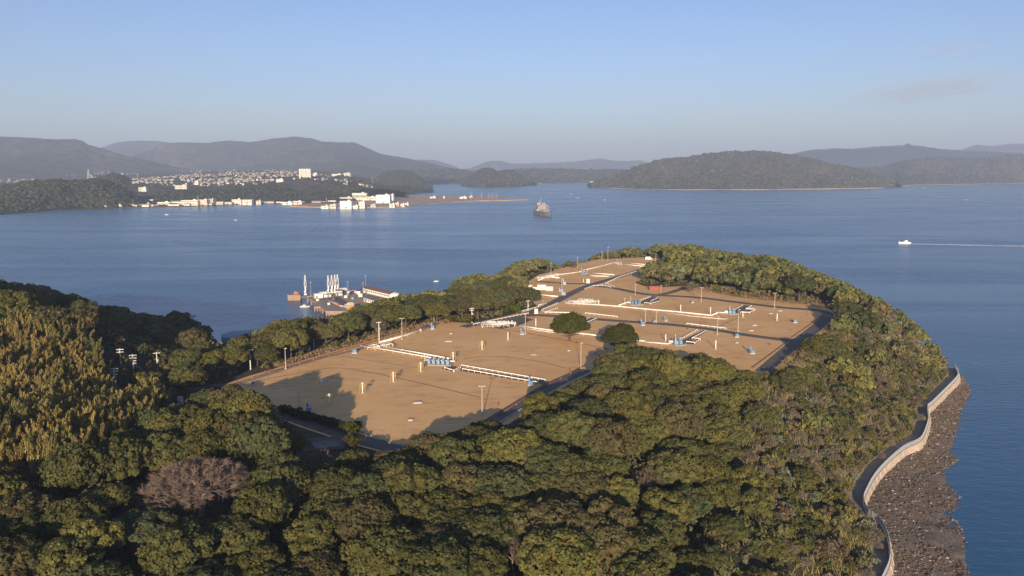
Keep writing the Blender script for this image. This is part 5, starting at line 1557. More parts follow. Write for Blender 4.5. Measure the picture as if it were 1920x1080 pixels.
# --- pipelines
def pipeline(pts, r, h, lb, z=PLAT, mat=None, sp=5.0, name='pipeline', drop=False):
    W = [at(x, y, z) for x, y in pts]; c = W[len(W) // 2].copy(); e = empty(name, (c.x, c.y, z)); m = mat or M_PIPE
    P = [w - c + Vector((0, 0, h)) for w in W]
    if drop: P = [P[0] - Vector((0, 0, h))] + P + [P[-1] - Vector((0, 0, h))]
    mb = MB(); mb.tube(P, r, 10); smooth(mb.build('pipe', m, e))
    sm = MB(); sm.box((0, 0, (h - r) / 2 - 0.05), (0.28, 0.28, h - r + 0.1)); sm.box((0, 0, h - r - 0.03), (0.2, r * 2.4, 0.1))
    sme = sm.mesh('pipe_support', M_SLAB)
    fm = MB(); fm.cyl((-0.07, 0, h), (0.07, 0, h), r * 1.45, n=10); fme = fm.mesh('pipe_flange', m)
    for a, b in zip(W[:-1], W[1:]):
        d = b - a; L = d.length; n = max(1, int(L / sp)); ang = atan2(d.y, d.x)
        for i in range(n):
            q = a.lerp(b, (i + 0.5) / n) - c
            link('support', sme, e, (q.x, q.y, 0), ang)
            if i % 3 == 1: link('flange', fme, e, (q.x + cos(ang) * 0.8, q.y + sin(ang) * 0.8, 0), ang)
    return tagit(e, lb, 'pipeline', 'white pipelines of the fields')
for a in [
 ([(808, 616), (757, 633), (712, 646)], 0.50, 0.9, 'thick white pipe running up the left edge of the nearest field'),
 ([(728, 655), (846, 677)], 0.32, 1.0, 'white pipe from the yellow-stepped manifold to the blue pumps, upper one'),
 ([(676, 651), (730, 660), (818, 675.5)], 0.22, 0.8, 'thin white pipe from the manifold to the blue pumps, lower one'),
 ([(1009, 555), (1046, 559)], 0.42, 1.0, 'white pipe ending at the main lane bend'),
 ([(1009, 528), (1026, 520.5), (1049, 523.5)], 0.40, 0.9, 'bent white pipe beside the far left manifold'),
 ([(1039, 517.5), (1058, 516), (1079, 513), (1092, 511)], 0.36, 0.9, 'white pipe along the back edge towards the far blue pump'),
 ([(1092, 509), (1130, 500), (1146, 495), (1165, 494)], 0.26, 0.8, 'thin white pipe along the back rim of the farthest field'),
 ([(1101, 517), (1114, 519.5), (1142, 520)], 0.34, 0.8, 'white pipe in front of the far blue pump'), ([(1112, 514), (1152, 517)], 0.34, 0.8, 'white pipe right of the far blue pump'),
 ([(1170, 497.5), (1208, 501)], 0.34, 0.8, 'nearer white pipe of the farthest field'), ([(1180, 495), (1218, 498.5)], 0.34, 0.8, 'farther white pipe of the farthest field'),
 ([(1060, 570.5), (1124, 574), (1161, 577), (1200, 581), (1269, 587), (1333, 594), (1346, 588.5), (1365, 589)], 0.36, 0.8, 'long white pipe crossing the fields to the outer pumps'),
 ([(1246, 588.5), (1300, 595), (1358, 600.5), (1366, 598)], 0.16, 0.6, 'thin pipe running beside the long white pipe'),
 ([(974, 613.5), (1010, 619), (1039, 623), (1105, 630), (1132, 634)], 0.34, 0.8, 'white pipe passing behind the lone round tree'),
 ([(980, 617.5), (1038, 626)], 0.16, 0.7, 'thin white pipe left of the lone round tree'),
 ([(1159.4, 575), (1174, 570), (1186, 570)], 0.30, 0.8, 'short bent white pipe feeding the crossing pumps'),
 ([(1208, 644), (1252, 648), (1266, 643)], 0.28, 0.8, 'white pipe feeding the pumps nearest the foreground wood'),
 ([(1186, 640), (1210, 643)], 0.28, 0.8, 'white pipe stub behind the second round tree'),
 ([(1009, 575), (1018, 572), (1020, 562)], 0.24, 0.8, 'small bent pipe by the woods at the main lane')]:
    pipeline(*a)
pipeline([(425, 723), (520, 695), (600, 671), (690, 645), (770, 622), (806, 612)], 0.16, 0.45, 'rust-red low pipe along the left rim of the nearest field', mat=M_RUST, sp=8, name='rust_pipe')
pipeline([(932, 782), (1000, 738), (1060, 705), (1098, 686)], 0.14, 0.4, 'rust-red low pipe along the right rim of the nearest field', mat=M_RUST, sp=8, name='rust_pipe')
# dark kerb at the upper edge of the nearest field and kerbs of the outer lane
def kerb(pts, lb, w=0.5, h=0.35, mat=None):
    W = catmull([at(x, y, PLAT) for x, y in pts], 4) if len(pts) > 2 else [at(x, y, PLAT) for x, y in pts]
    c = W[0].copy(); e = empty('kerb', c)
    for i, (a, b) in enumerate(zip(W[:-1], W[1:])):
        d = b - a; mid = (a + b) / 2 - c
        mb = MB(); mb.box((mid.x, mid.y, h / 2 - 0.1 + 0.004 * (i % 2)), (d.length + 0.02, w, h), atan2(d.y, d.x)); mb.build('kerb_stone', mat or M_CONC, e)
    return tagit(e, lb, 'kerb')
kerb([(886, 611.5), (960, 621), (1040, 635), (1140, 655)], 'dark low kerb along the upper edge of the nearest field', mat=M_RUST)
kerb([(1541, 591), (1520, 608), (1484, 633)], 'kerb line along the inner side of the outer lane', mat=M_RUST, w=0.3)
kerb([(1476, 641), (1440, 668), (1410, 690)], 'kerb line between the outer lane and the field by the wood', mat=M_RUST, w=0.3)
kerb([(655, 803), (700, 818), (742, 834), (790, 838)], 'kerb along the front edge of the nearest field', mat=M_CONC, w=0.3)

# --- pump stations
def pumps(px, py, n, lb, s=1.0, rz=0.2, mat=None):
    p = at(px, py, PLAT); e = empty('pump_station', p, rz); m = mat or M_BLUE2
    mb = MB(); mb.box((0, 0, 0.1), (1.9 * n * s + 1.5, 5.0 * s, 0.5)); mb.build('base_slab', M_CONC, e)
    for i in range(n):
        x = (i - (n - 1) / 2) * 1.9 * s
        u = MB(); u.box((x, -0.4 * s, 1.0 * s), (1.1 * s, 1.5 * s, 1.4 * s)); pu = u.build('pump', m, e)
        u = MB(); u.cyl((x, -0.4 * s, 1.7 * s), (x, -0.4 * s, (2.5 + 0.4 * (i % 2)) * s), 0.45 * s, 0.38 * s, 9); smooth(u.build('motor', m, pu))
        u = MB(); u.cyl((x, 0.3 * s, 0.9 * s), (x, 2.1 * s, 0.9 * s), 0.24 * s, n=8); u.cyl((x, 2.1 * s, 0.9 * s), (x, 2.1 * s, 0.2), 0.24 * s, n=8); u.build('outlet_pipe', M_PIPE, pu)
        u = MB(); u.cyl((x - 0.05, 1.2 * s, 1.1 * s), (x - 0.05, 1.2 * s, 1.75 * s), 0.06 * s, n=5); u.cyl((x - 0.05, 1.2 * s, 1.72 * s), (x - 0.05, 1.2 * s, 1.80 * s), 0.32 * s, n=9); u.build('valve_wheel', M_DARK, pu)
    mb = MB(); mb.cyl((-1.1 * n * s - 0.6, 2.0 * s, 1.0 * s), (1.1 * n * s + 0.6, 2.0 * s, 1.0 * s), 0.3 * s, n=9); smooth(mb.build('header_pipe', M_PIPE, e))
    mb = MB(); mb.cyl((-0.95 * n * s - 0.5, -1.9 * s, 0.2), (-0.95 * n * s - 0.5, -1.9 * s, 4.6 * s), 0.07, n=6); mb.build('mast', M_WHITE, e)
    return tagit(e, lb, 'pump station', 'pump stations on the fields')
pumps(823, 683, 5, 'row of pale blue pumps in the middle of the nearest field', 1.05, -0.18)
pumps(1191, 571, 3, 'blue pumps beside the crossing of the lanes', 1.15, 0.2, M_BLUE)
pumps(1371, 588, 2, 'blue pumps at the head of the outer spur', 1.1, 0.35)
pumps(1270, 646, 2, 'pale blue pumps at the edge of the foreground wood', 1.2, 0.4)
pumps(1095, 513, 2, 'blue pump at the back of the far field', 1.2, 0.2, M_BLUE)
pumps(1161, 496, 2, 'grey-white pumps at the back of the farthest field', 1.1, 0.2, M_GALV)

# --- pipe manifolds
def manifold(px0, py0, px1, py1, n, lb, seed, yellow=False, grey=True, depth=6.0):
    a = at(px0, py0, PLAT); b = at(px1, py1, PLAT); d = b - a; L = d.length; ang = atan2(d.y, d.x)
    e = empty('pipe_manifold', a, ang); r = random.Random(seed)
    for i in range(n):                      # header pipes along the length, stepping up and over
        y = -depth / 2 + depth * (i + 0.5) / n; rr = r.choice([0.18, 0.24, 0.30]); h = r.uniform(0.6, 1.1)
        x0, x1 = r.uniform(0, L * 0.25), r.uniform(L * 0.7, L)
        xm = r.uniform(L * 0.3, L * 0.6); y2 = y + r.uniform(-0.8, 0.8)
        pts = [(x0, y, -0.1), (x0, y, h), (xm, y, h), (xm + 1.0, y2, h + r.choice([0, 0.5])), (x1, y2, h + 0.1), (x1, y2, -0.1)]
        mb = MB(); mb.tube(pts, rr, 8); pp = smooth(mb.build('header_pipe', M_PIPE, e))
        for k in range(3):
            x = r.uniform(x0 + 0.5, xm)
            u = MB(); u.cyl((x - 0.1, y, h), (x + 0.1, y, h), rr * 1.6, n=9); u.build('flange', M_PIPE, pp)
    for i in range(max(3, int(L / 2.6))):   # cross pipes and valves
        x = L * (i + 0.5) / max(3, int(L / 2.6)) + r.uniform(-0.4, 0.4)
        mb = MB(); hh = r.uniform(0.9, 1.8); mb.tube([(x, -depth / 2, -0.1), (x, -depth / 2, hh), (x, depth / 2, hh), (x, depth / 2, -0.1)], r.choice([0.14, 0.2]), 7); smooth(mb.build('cross_pipe', M_PIPE, e))
        mb = MB(); y = r.uniform(-depth / 3, depth / 3); mb.cyl((x, y, hh), (x, y, hh + 0.8), 0.07, n=5); mb.cyl((x, y, hh + 0.78), (x, y, hh + 0.86), 0.36, n=9); mb.build('valve', M_YELLOW if yellow else M_GALV, e)
    if grey:
        for i in range(4):
            x = L * (0.60 + 0.1 * i); mb = MB(); mb.cyl((x, depth * 0.1, -0.1), (x, depth * 0.1, 2.2), 0.34, n=9); mb.cyl((x, depth * 0.1, 2.0), (x, depth * 0.1, 2.15), 0.5, n=9); mb.build('filter', M_GALV, e)
    if yellow:
        for k, x in enumerate((L * 0.12, L * 0.55, L * 0.8)):
            s = MB(); s.box((x, -depth / 2 - 1.0, 0.8), (1.9, 0.9, 0.08))
            for q in range(3): s.box((x - 1.2 - 0.3 * q, -depth / 2 - 1.0, 0.6 - 0.2 * q), (0.3, 0.9, 0.06))
            for sx in (-0.9, 0, 0.9): s.cyl((x + sx, -depth / 2 - 1.4, 0), (x + sx, -depth / 2 - 1.4, 1.9), 0.05, n=5)
            s.cyl((x - 0.9, -depth / 2 - 1.4, 1.88), (x + 0.9, -depth / 2 - 1.4, 1.88), 0.05, n=5)
            s.build('crossover_steps', M_YELLOW, e)
    return tagit(e, lb, 'manifold', 'white pipe manifolds')
manifold(690, 655, 735, 649, 4, 'white pipe manifold with yellow crossover steps', 1, yellow=True, depth=7)
manifold(897, 611, 968, 609, 7, 'tangle of white pipes beside the left end of the main lane', 2, depth=11)
manifold(1064, 570, 1118, 566, 6, 'low white manifold right of the main lane', 3, depth=12)
manifold(1012, 524, 1044, 517, 4, 'white manifold at the left end of the far field', 4, depth=8)

# --- boxes, containers, vehicles, sheds
def container(px, py, L, H, W_, mat, lb, rz=0.0, cat='container', z=PLAT, name='container'):
    p = at(px, py, z); e = empty(name, p, rz)
    mb = MB(); mb.box((0, 0, H / 2 + 0.1), (L, W_, H)); b = mb.build('shell', mat, e)
    n = max(4, int(L / 0.5))
    rb = MB(); rb.box((0, 0, H / 2 + 0.1), (0.12, 0.05, H * 0.86)); rme = rb.mesh('rib', mat)
    for i in range(n):
        link('rib', rme, e, (-L / 2 + L * (i + 0.5) / n, -W_ / 2 - 0.022, 0))
    mb = MB(); mb.box((0, 0, H + 0.13), (L + 0.06, W_ + 0.06, 0.1)); mb.build('roof', mat, e)
    mb = MB()
    for sx in (-1, 1):
        for sy in (-1, 1): mb.box((sx * (L / 2 - 0.2), sy * (W_ / 2 - 0.2), 0.02), (0.3, 0.3, 0.3))
    mb.build('foot', M_DARK, e)
    mb = MB()
    for sx in (-0.28, 0.28): mb.box((L / 2 + 0.03, sx * W_, H / 2 + 0.1), (0.06, W_ * 0.42, H * 0.88))
    mb.build('door', mat, e)
    return tagit(e, lb, cat)
M_CREAM = simple('cream_panel', (0.70, 0.66, 0.58), 0.6, var=0.08, scale=0.6, wear=(0.5, 0.45, 0.38))
M_GREYP = simple('grey_panel', (0.50, 0.50, 0.50), 0.6, var=0.1, scale=0.6)
M_CONTRED = simple('container_red', (0.26, 0.055, 0.045), 0.6, var=0.2, scale=0.6, wear=(0.36, 0.20, 0.16))
container(1015.5, 543, 5.8, 3.2, 2.6, M_CREAM, 'cream site box left of the main lane, middle of three')
container(1030, 545, 4.6, 2.8, 2.4, M_GREYP, 'grey ribbed site box left of the main lane, right of three')
container(1227, 544, 7.2, 2.6, 2.5, M_CONTRED, 'red shipping container in front of the far woods', 0.05)
container(1102, 531, 2.2, 3.0, 2.0, M_CREAM, 'small white upright cabin beside the side lane', 0.1, 'cabin')
container(1005, 588, 1.9, 2.6, 1.6, M_CREAM, 'white upright cabinet at the left end of the middle lane', 0.1, 'cabinet')
container(570.6, 662, 4.4, 2.8, 2.6, M_WHITE, 'white shed on the bank left of the nearest field', -0.2, 'shed', z=28.2, name='shed')
def vehicle(px, py, L, mat, lb, rz=0.0, van=False, z=PLAT):
    p = at(px, py, z); e = empty('parked_van' if van else 'parked_car', p, rz); w = L * 0.40
    mb = MB(); mb.box((0, 0, 0.35 + L * 0.07), (L, w, L * 0.15)); mb.build('body', mat, e)
    mb = MB(); mb.box((-0.05 * L if not van else -0.08 * L, 0, 0.35 + L * 0.145 + L * (0.07 if not van else 0.12)), (L * (0.55 if not van else 0.80), w * 0.92, L * (0.14 if not van else 0.24)), 0, 0.86); c = mb.build('cabin', mat, e)
    mb = MB(); mb.box((-0.05 * L, 0, 0.35 + L * 0.22), (L * 0.46, w * 0.95, L * 0.06), 0, 0.95); mb.build('window', M_GLASS, c)
    wm = MB(); wm.cyl((0, -0.1, 0.32), (0, 0.1, 0.32), 0.32, n=10); wme = wm.mesh('wheel', M_DARK)
    for sx in (-0.3, 0.3):
        for sy in (-0.5, 0.5): link('wheel', wme, e, (sx * L, sy * w * 0.95, 0))
    for sy in (-0.35, 0.35):
        mb = MB(); mb.box((L / 2 + 0.02, sy * w, 0.35 + L * 0.09), (0.06, w * 0.18, L * 0.04)); mb.build('headlight', M_SLAB, e)
    return tagit(e, lb, 'van' if van else 'car')
vehicle(1004.7, 544, 4.6, M_WHITE, 'white van left of the site boxes', 0.1, True)
vehicle(992, 538, 4.6, M_WHITE, 'white car by the woods at the end of the side lane', 0.6)
vehicle(1215.8, 487, 6.0, M_WHITE, 'white van at the back of the farthest field', 0.0, True)

# --- concrete foundation in the shade before the lane
p = at(600, 838, PLAT)
e = empty('concrete_foundation', (p.x, p.y, gz(p.x, p.y)), 0.35)
M_SHADE_CONC = mat_concrete('shade_darkened_concrete', (0.13, 0.12, 0.10), (0.22, 0.20, 0.17))  # concrete painted darker to carry the shade lying on this slab
mb = MB(); mb.box((0, 0, 0.1), (13, 9, 0.5)); mb.build('slab', M_SHADE_CONC, e)
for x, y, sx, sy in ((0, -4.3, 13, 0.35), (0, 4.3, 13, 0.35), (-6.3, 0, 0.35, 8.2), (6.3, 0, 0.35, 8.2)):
    mb = MB(); mb.box((x, y, 0.6), (sx, sy, 0.6)); mb.build('curb', M_SHADE_CONC, e)
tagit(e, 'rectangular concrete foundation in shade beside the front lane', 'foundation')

# --- utility poles in the hollow, wires between them
M_PALEP = simple('pale_concrete_pole', (0.62, 0.59, 0.53), 0.8, var=0.1, scale=1.0)
def utility_pole(px, py, top, lb, z, arms=3, mat=None):
    for _ in range(6):
        p = at(px, py, z); z = z * 0.5 + gz(p.x, p.y) * 0.5
    p = at(px, py, z); zz = gz(p.x, p.y)
    h = (py - top) * mpp(px, py, z) / cos(PITCH)
    e = empty('utility_pole', (p.x, p.y, z), 0.3)
    mb = MB(); mb.cyl((0, 0, min(0, zz - z) - 1.0), (0, 0, h), 0.27, 0.17, 8); mb.build('pole', mat or M_PALEP, e)
    for k in range(arms):
        mb = MB(); mb.box((0, 0.16, h - 0.4 - 1.0 * k), (2.6 - 0.2 * k, 0.16, 0.22)); a = mb.build('cross_arm', M_PALEP, e)
        for x in (-0.95, -0.35, 0.35, 0.95):
            mb = MB(); mb.cyl((x, 0.16, h - 0.33 - k), (x, 0.16, h - 0.08 - k), 0.07, n=6); mb.build('insulator', M_SLAB, a)
    mb = MB(); mb.cyl((0.45, 0, h - 3.6), (0.45, 0, h - 2.7), 0.3, n=10); mb.build('transformer', M_GALV, e)
    tagit(e, lb, 'utility pole', 'utility poles around the hollow')
    return Vector((p.x, p.y, z + h))
ptop = []
for a in [(228, 702, 653, 'utility pole with two crossarms in the dark hollow', 22.0, 2), (252, 712, 664, 'utility pole with stacked crossarms rising from the bamboo edge', 23.0, 4), (216, 730, 689, 'utility pole half hidden in the bamboo', 25.0, 3), (296, 700, 660, 'slim pole at the right of the dark hollow', 22.5, 1),
          (299, 770, 743, 'short pole in front of the bamboo by the hollow lane', 25.5, 1), (589, 652, 615, 'utility pole with stacked crossarms on the bay bank', 27.0, 4), (609, 640, 619, 'twin-armed pole behind the stacked-arm pole on the bay bank', 26.0, 1), (470, 694, 654, 'pole with a lamp on the bank by the bay', 27.0, 1),
          (885, 606, 577, 'utility pole at the woods left of the pipe tangle', 30.0, 2), (956, 580, 562, 'pole with a crossarm above the vivid green bush', 30.0, 1), (990, 583, 563, 'slim pole by the main lane and the woods', 30.0, 1), (968, 532, 517, 'pole standing in the woods left of the site boxes', 30.0, 1), (711, 640, 603, 'slim pole on the bank above the rust-red pipe', 29.5, 1)]:
    ptop.append(utility_pole(*a))
def wires(i, j, lb):
    a, b = ptop[i], ptop[j]; e = empty('power_line', a)
    d = (b - a); side = Vector((-d.y, d.x, 0)).normalized()
    for k in (-0.8, 0, 0.8):
        mb = MB(); P = []
        for t in np.linspace(0, 1, 9):
            q = a.lerp(b, t) - a + side * k; q.z -= 4 * t * (1 - t) * 1.2 + 0.2; P.append(q)
        mb.tube(P, 0.03, 4); mb.build('wire', M_DARK, e)
    tagit(e, lb, 'power line')
wires(1, 2, 'wires between the two poles at the bamboo edge'); wires(0, 1, 'wires between the pole in the hollow and the stacked-arm pole'); wires(1, 3, 'wires crossing the dark hollow to the slim pole'); wires(5, 7, 'wires along the bay bank')
# sign board beside the conifer
p = at(339, 762, gz(*at(339, 762, 26)[:2])); e = empty('sign_board', p, -0.1)
mb = MB(); mb.box((0, 0, 2.3), (2.1, 0.12, 2.9)); mb.build('panel', M_WHITE, e)
for sx in (-0.8, 0.8):
    mb = MB(); mb.cyl((sx, 0.12, -0.3), (sx, 0.12, 3.2), 0.07, n=6); mb.build('post', M_GALV, e)
tagit(e, 'white board on posts at the end of the hollow lane', 'board')
p = at(615.6, 650, 26.3); e = empty('blue_shelter', p, 0.3)
mb = MB(); mb.box((0, 0, 2.3), (5.0, 2.8, 0.14)); mb.build('roof', M_BLUE2, e)
for sx in (-1, 1):
    for sy in (-1, 1):
        mb = MB(); mb.cyl((sx * 2.2, sy * 1.2, -0.6), (sx * 2.2, sy * 1.2, 2.3), 0.08, n=6); mb.build('post', M_GALV, e)
tagit(e, 'pale blue roofed shelter on the bank above the bay', 'shelter')
strip(LANE_V, 4.0, 0, 'hollow_lane', M_ASPH, 'shaded lane through the hollow to the field corner')
_o = COL.objects['hollow_lane']
for v in _o.data.vertices: v.co.z = gz(v.co.x, v.co.y) + 0.15
# round storage tank by the bay
p = at(456, 657, 1.5); e = empty('storage_tank', p)
M_TANK = simple('tank_paint', (0.20, 0.27, 0.34), 0.6, var=0.1, scale=0.3, wear=(0.28, 0.30, 0.32))
mb = MB(); mb.cyl((0, 0, -2), (0, 0, 10.0), 12.0, n=40); smooth(mb.build('shell', M_TANK, e)); e.children[0].data.polygons[-1].use_smooth = False
mb = MB(); mb.cyl((0, 0, 10.0), (0, 0, 10.9), 12.0, 2.0, n=40); mb.build('roof', M_TANK, e)
mb = MB()
for i in range(40):
    a0 = 2 * pi * i / 40; a1 = 2 * pi * (i + 1) / 40
    mb.cyl((cos(a0) * 11.8, sin(a0) * 11.8, 11.0), (cos(a1) * 11.8, sin(a1) * 11.8, 11.0), 0.06, n=4)
mb.build('roof_rail', M_GALV, e)
for i in range(20):
    a0 = 2 * pi * i / 20; mb = MB(); mb.cyl((cos(a0) * 11.8, sin(a0) * 11.8, 9.9), (cos(a0) * 11.8, sin(a0) * 11.8, 11.0), 0.06, n=4); mb.build('rail_post', M_GALV, e)
tagit(e, 'low round blue-grey storage tank at the edge of the bay', 'storage tank')
# ================================================================ SEA WALL, BEACH
M_WALLC = mat_concrete('sea_wall_concrete', (0.40, 0.32, 0.245), (0.56, 0.455, 0.36))
M_FENCE = simple('fence_wire', (0.40, 0.44, 0.48), 0.5, 0.3, var=0.08, scale=0.5)
WPT = [Vector((p.x, p.y, 0)) for p in WALL]
WL = resample([(p.x, p.y, 0) for p in WPT], 166)
def wdir(i):
    a = WL[max(i - 1, 0)]; b = WL[min(i + 1, len(WL) - 1)]; d = Vector(b) - Vector(a); d.normalize(); return d
e = empty('sea_wall', (WL[80][0], WL[80][1], 0)); c0 = Vector((WL[80][0], WL[80][1], 0))
prof = [(-0.35, 3.2), (-0.35, 4.05), (0.35, 4.05), (0.45, 3.6), (1.35, 0.9), (2.0, 0.2)]        # seaward offset, height
for s in range(0, len(WL) - 1, 3):
    idx = list(range(s, min(s + 4, len(WL))))
    vs = []; fs = []
    for i in idx:
        d = wdir(i); n = Vector((d.y, -d.x, 0))
        for o_, z_ in prof: vs.append(Vector(WL[i]) - c0 + n * o_ + Vector((0, 0, z_)))
    m = len(prof)
    for k in range(len(idx) - 1):
        for j in range(m - 1): fs.append((k * m + j, k * m + j + 1, (k + 1) * m + j + 1, (k + 1) * m + j))
    mb = MB(); mb.add(vs, [f[::-1] for f in fs]); mb.build('wall_section', M_WALLC, e)
    i = idx[0]; d = wdir(i); n = Vector((d.y, -d.x, 0)); q = Vector(WL[i]) - c0
    mb = MB(); mb.add([q + n * 0.40 + d * a + Vector((0, 0, z)) for a in (-.12, .12) for z in ()] , [])
    P = [q + n * 0.36 + Vector((0, 0, 4.06)), q + n * 0.55 + Vector((0, 0, 3.6)), q + n * 1.45 + Vector((0, 0, 0.9))]
    mb.tube(P, 0.09, 4); mb.build('joint_rib', M_SLAB, e)
tagit(e, 'pale curving concrete sea wall above the stony beach', 'sea wall')
e = empty('wire_fence', (c0.x, c0.y, 4.05))
SEG = float(np.linalg.norm(WL[1] - WL[0]))
pm = MB(); pm.box((0, 0, 0.95), (0.12, 0.12, 1.95)); pme = pm.mesh('fence_post', M_FENCE)
pl = MB()
for k in range(15): pl.box(((k + 0.5) / 15 * SEG - SEG / 2, 0, 0.93), (0.055, 0.03, 1.6))
for z_ in (0.12, 0.95, 1.75): pl.box((0, 0.045, z_), (SEG, 0.05, 0.07))
plm = pl.mesh('fence_panel', M_FENCE)
for i in range(len(WL) - 1):
    a = Vector(WL[i]) - c0; b = Vector(WL[i + 1]) - c0; d = b - a; ang = atan2(d.y, d.x); mid = (a + b) / 2
    link('post', pme, e, (a.x, a.y, 0), ang)
    o = link('mesh_panel', plm, e, (mid.x, mid.y, 0), ang); o.scale = (d.length / SEG, 1, 1)
tagit(e, 'grey wire mesh fence running along the top of the sea wall', 'fence')
# service path behind the wall
M_PATH = mat_concrete('path_concrete', (0.17, 0.145, 0.115), (0.28, 0.24, 0.19))  # path concrete toned down in colour for the shadow lying along it
rows = []
for off, z_ in ((-0.3, 3.42), (-1.6, 3.44), (-3.0, 3.5), (-4.6, 3.9), (-5.4, 4.3)):
    rows.append([(WL[i][0] + wdir(i).y * off, WL[i][1] - wdir(i).x * off, z_ + (0.25 * sin(i * 0.7) if off < -6 else 0)) for i in range(len(WL))])
loft('path', rows[::-1], M_PATH, 'concrete service path between the wooded slope and the sea wall')
# stones on the beach
r = np.random.default_rng(71)
BR = np.array(BEACH_ROWS)
NST = 15000
ti = r.uniform(1.5, 47, NST); ui = r.uniform(0, NB - 2, NST)
i0 = ti.astype(int); j0 = ui.astype(int); a_ = (ti - i0)[:, None]; b_ = (ui - j0)[:, None]
P = (BR[i0, j0] * (1 - b_) + BR[i0, j0 + 1] * b_) * (1 - a_) + (BR[i0 + 1, j0] * (1 - b_) + BR[i0 + 1, j0 + 1] * b_) * a_
patch = fbm(P[:, 0] / 9, P[:, 1] / 9, 14)
pool = (ti / 44 > 0.55) & (fbm(P[:, 0] / 11, P[:, 1] / 11, 33) > 0.56)
keep = (P[:, 2] > -0.4) & (r.uniform(size=NST) < 0.35 + patch) & ~(pool & (r.uniform(size=NST) < 0.85))
P = P[keep]; n = len(P)
oct_ = np.array([(1, 0, 0), (0, 1, 0), (-1, 0, 0), (0, -1, 0), (0, 0, 1), (0.7, 0.7, 0.55), (-0.7, 0.6, 0.5), (0.2, -0.75, 0.6)], float)
of = np.array([(0, 5, 4), (5, 1, 4), (1, 6, 4), (6, 2, 4), (2, 3, 4), (3, 7, 4), (7, 0, 4), (0, 1, 5), (1, 2, 6), (3, 0, 7)])
sz = (0.16 + 0.42 * r.uniform(size=n) ** 3.0)
V = oct_[None] * (sz[:, None, None] * r.uniform(0.65, 1.35, (n, 8, 1))) * np.array([1, 1, 0.6])
ang = r.uniform(0, 6.283, n); ca, sa = np.cos(ang)[:, None], np.sin(ang)[:, None]
V = np.stack([V[..., 0] * ca - V[..., 1] * sa, V[..., 0] * sa + V[..., 1] * ca, V[..., 2]], 2) + P[:, None] + np.array([0, 0, 0.02])
tn = r.uniform(0.45, 1.3, n)[:, None] * np.where(r.uniform(size=n)[:, None] < 0.12, np.array([[0.36, 0.32, 0.27]]), np.array([[0.165, 0.125, 0.088]]))
me = np_mesh('beach_stones', V.reshape(-1, 3), (of[None] + (np.arange(n) * 8)[:, None, None]).reshape(-1, 3), [M_MASS], tint=np.repeat(tn, 8, 0))
tagit(link('beach_stones', me), 'countless brown stones strewn over the beach', 'stones', kind='stuff')

# ================================================================ JETTY
ZD = 4.2
M_DECK = mat_concrete('jetty_deck', (0.25, 0.205, 0.165), (0.38, 0.31, 0.25))
M_PILE = mat_concrete('jetty_pile', (0.24, 0.165, 0.12), (0.38, 0.27, 0.20))
M_ROOFB = simple('brown_roof', (0.16, 0.095, 0.07), 0.8, var=0.15, scale=0.5)
M_ROOFG = simple('grey_roof', (0.12, 0.115, 0.115), 0.8, var=0.15, scale=0.5)
M_ORANGE = simple('orange_paint', (0.75, 0.33, 0.10), 0.6, var=0.12, scale=0.7)
M_REDW = simple('red_oxide', (0.34, 0.12, 0.08), 0.7, var=0.2, scale=0.6, wear=(0.42, 0.26, 0.2))
def J(px, py, z=ZD): return at(px, py, z)
jc = J(640, 565); e = empty('jetty', (jc.x, jc.y, 0)); 
def jpoly(pts, z0, z1, nm, mat):
    mb = MB(); P = [J(x, y) - jc for x, y in pts]; 
    ar = sum(P[i].x * P[(i + 1) % len(P)].y - P[(i + 1) % len(P)].x * P[i].y for i in range(len(P)))
    if ar < 0: P = P[::-1]
    mb.prism([(p.x, p.y) for p in P], z0, z1); return mb.build(nm, mat, e)
jpoly([(575, 557.5), (600, 552), (640, 547.5), (676, 542), (690, 538.5), (748, 556), (790, 585), (720, 604), (662, 584), (610, 583), (603, 576), (592, 567)], 2.9, ZD, 'deck', M_DECK)
jpoly([(586, 567.5), (604, 567), (605, 574), (589, 574.5)], 2.6, ZD - 0.3, 'landing', M_DECK)
pme = MB().cyl((0, 0, -3), (0, 0, 3.0), 0.75, n=8).mesh('pile', M_PILE)
front = [(612, 582.5), (617, 582.5), (622, 582.5), (627, 582.6), (632, 582.8), (637, 583), (642, 583.2), (647, 583.4), (652, 583.6), (605, 577.5), (596, 570.5), (590, 574), (595, 574), (600, 574), (604, 573.6), (577, 558.5), (584, 563), (615, 579), (624, 579), (633, 579), (642, 579)]
for x, y in front:
    q = J(x, y - 0.6) - jc; link('pile', pme, e, (q.x, q.y, 0))
jpoly([(610, 583.2), (660, 584.4), (660, 583.9), (610, 582.7)], 1.6, 2.9, 'cross_beam', M_PILE)
jpoly([(636, 556), (664, 553.5), (684, 562), (672, 570), (655, 569)], ZD + 0.0, ZD + 0.05, 'bare_ground', simple('jetty_earth', (0.34, 0.25, 0.16), 0.95, var=0.2, scale=0.3))
jpoly([(616, 559), (640, 555.5), (662, 570), (645, 572)], ZD + 0.0, ZD + 0.04, 'asphalt_apron', M_ASPH)
tagit(e, 'concrete jetty on piles reaching into the bay', 'jetty')
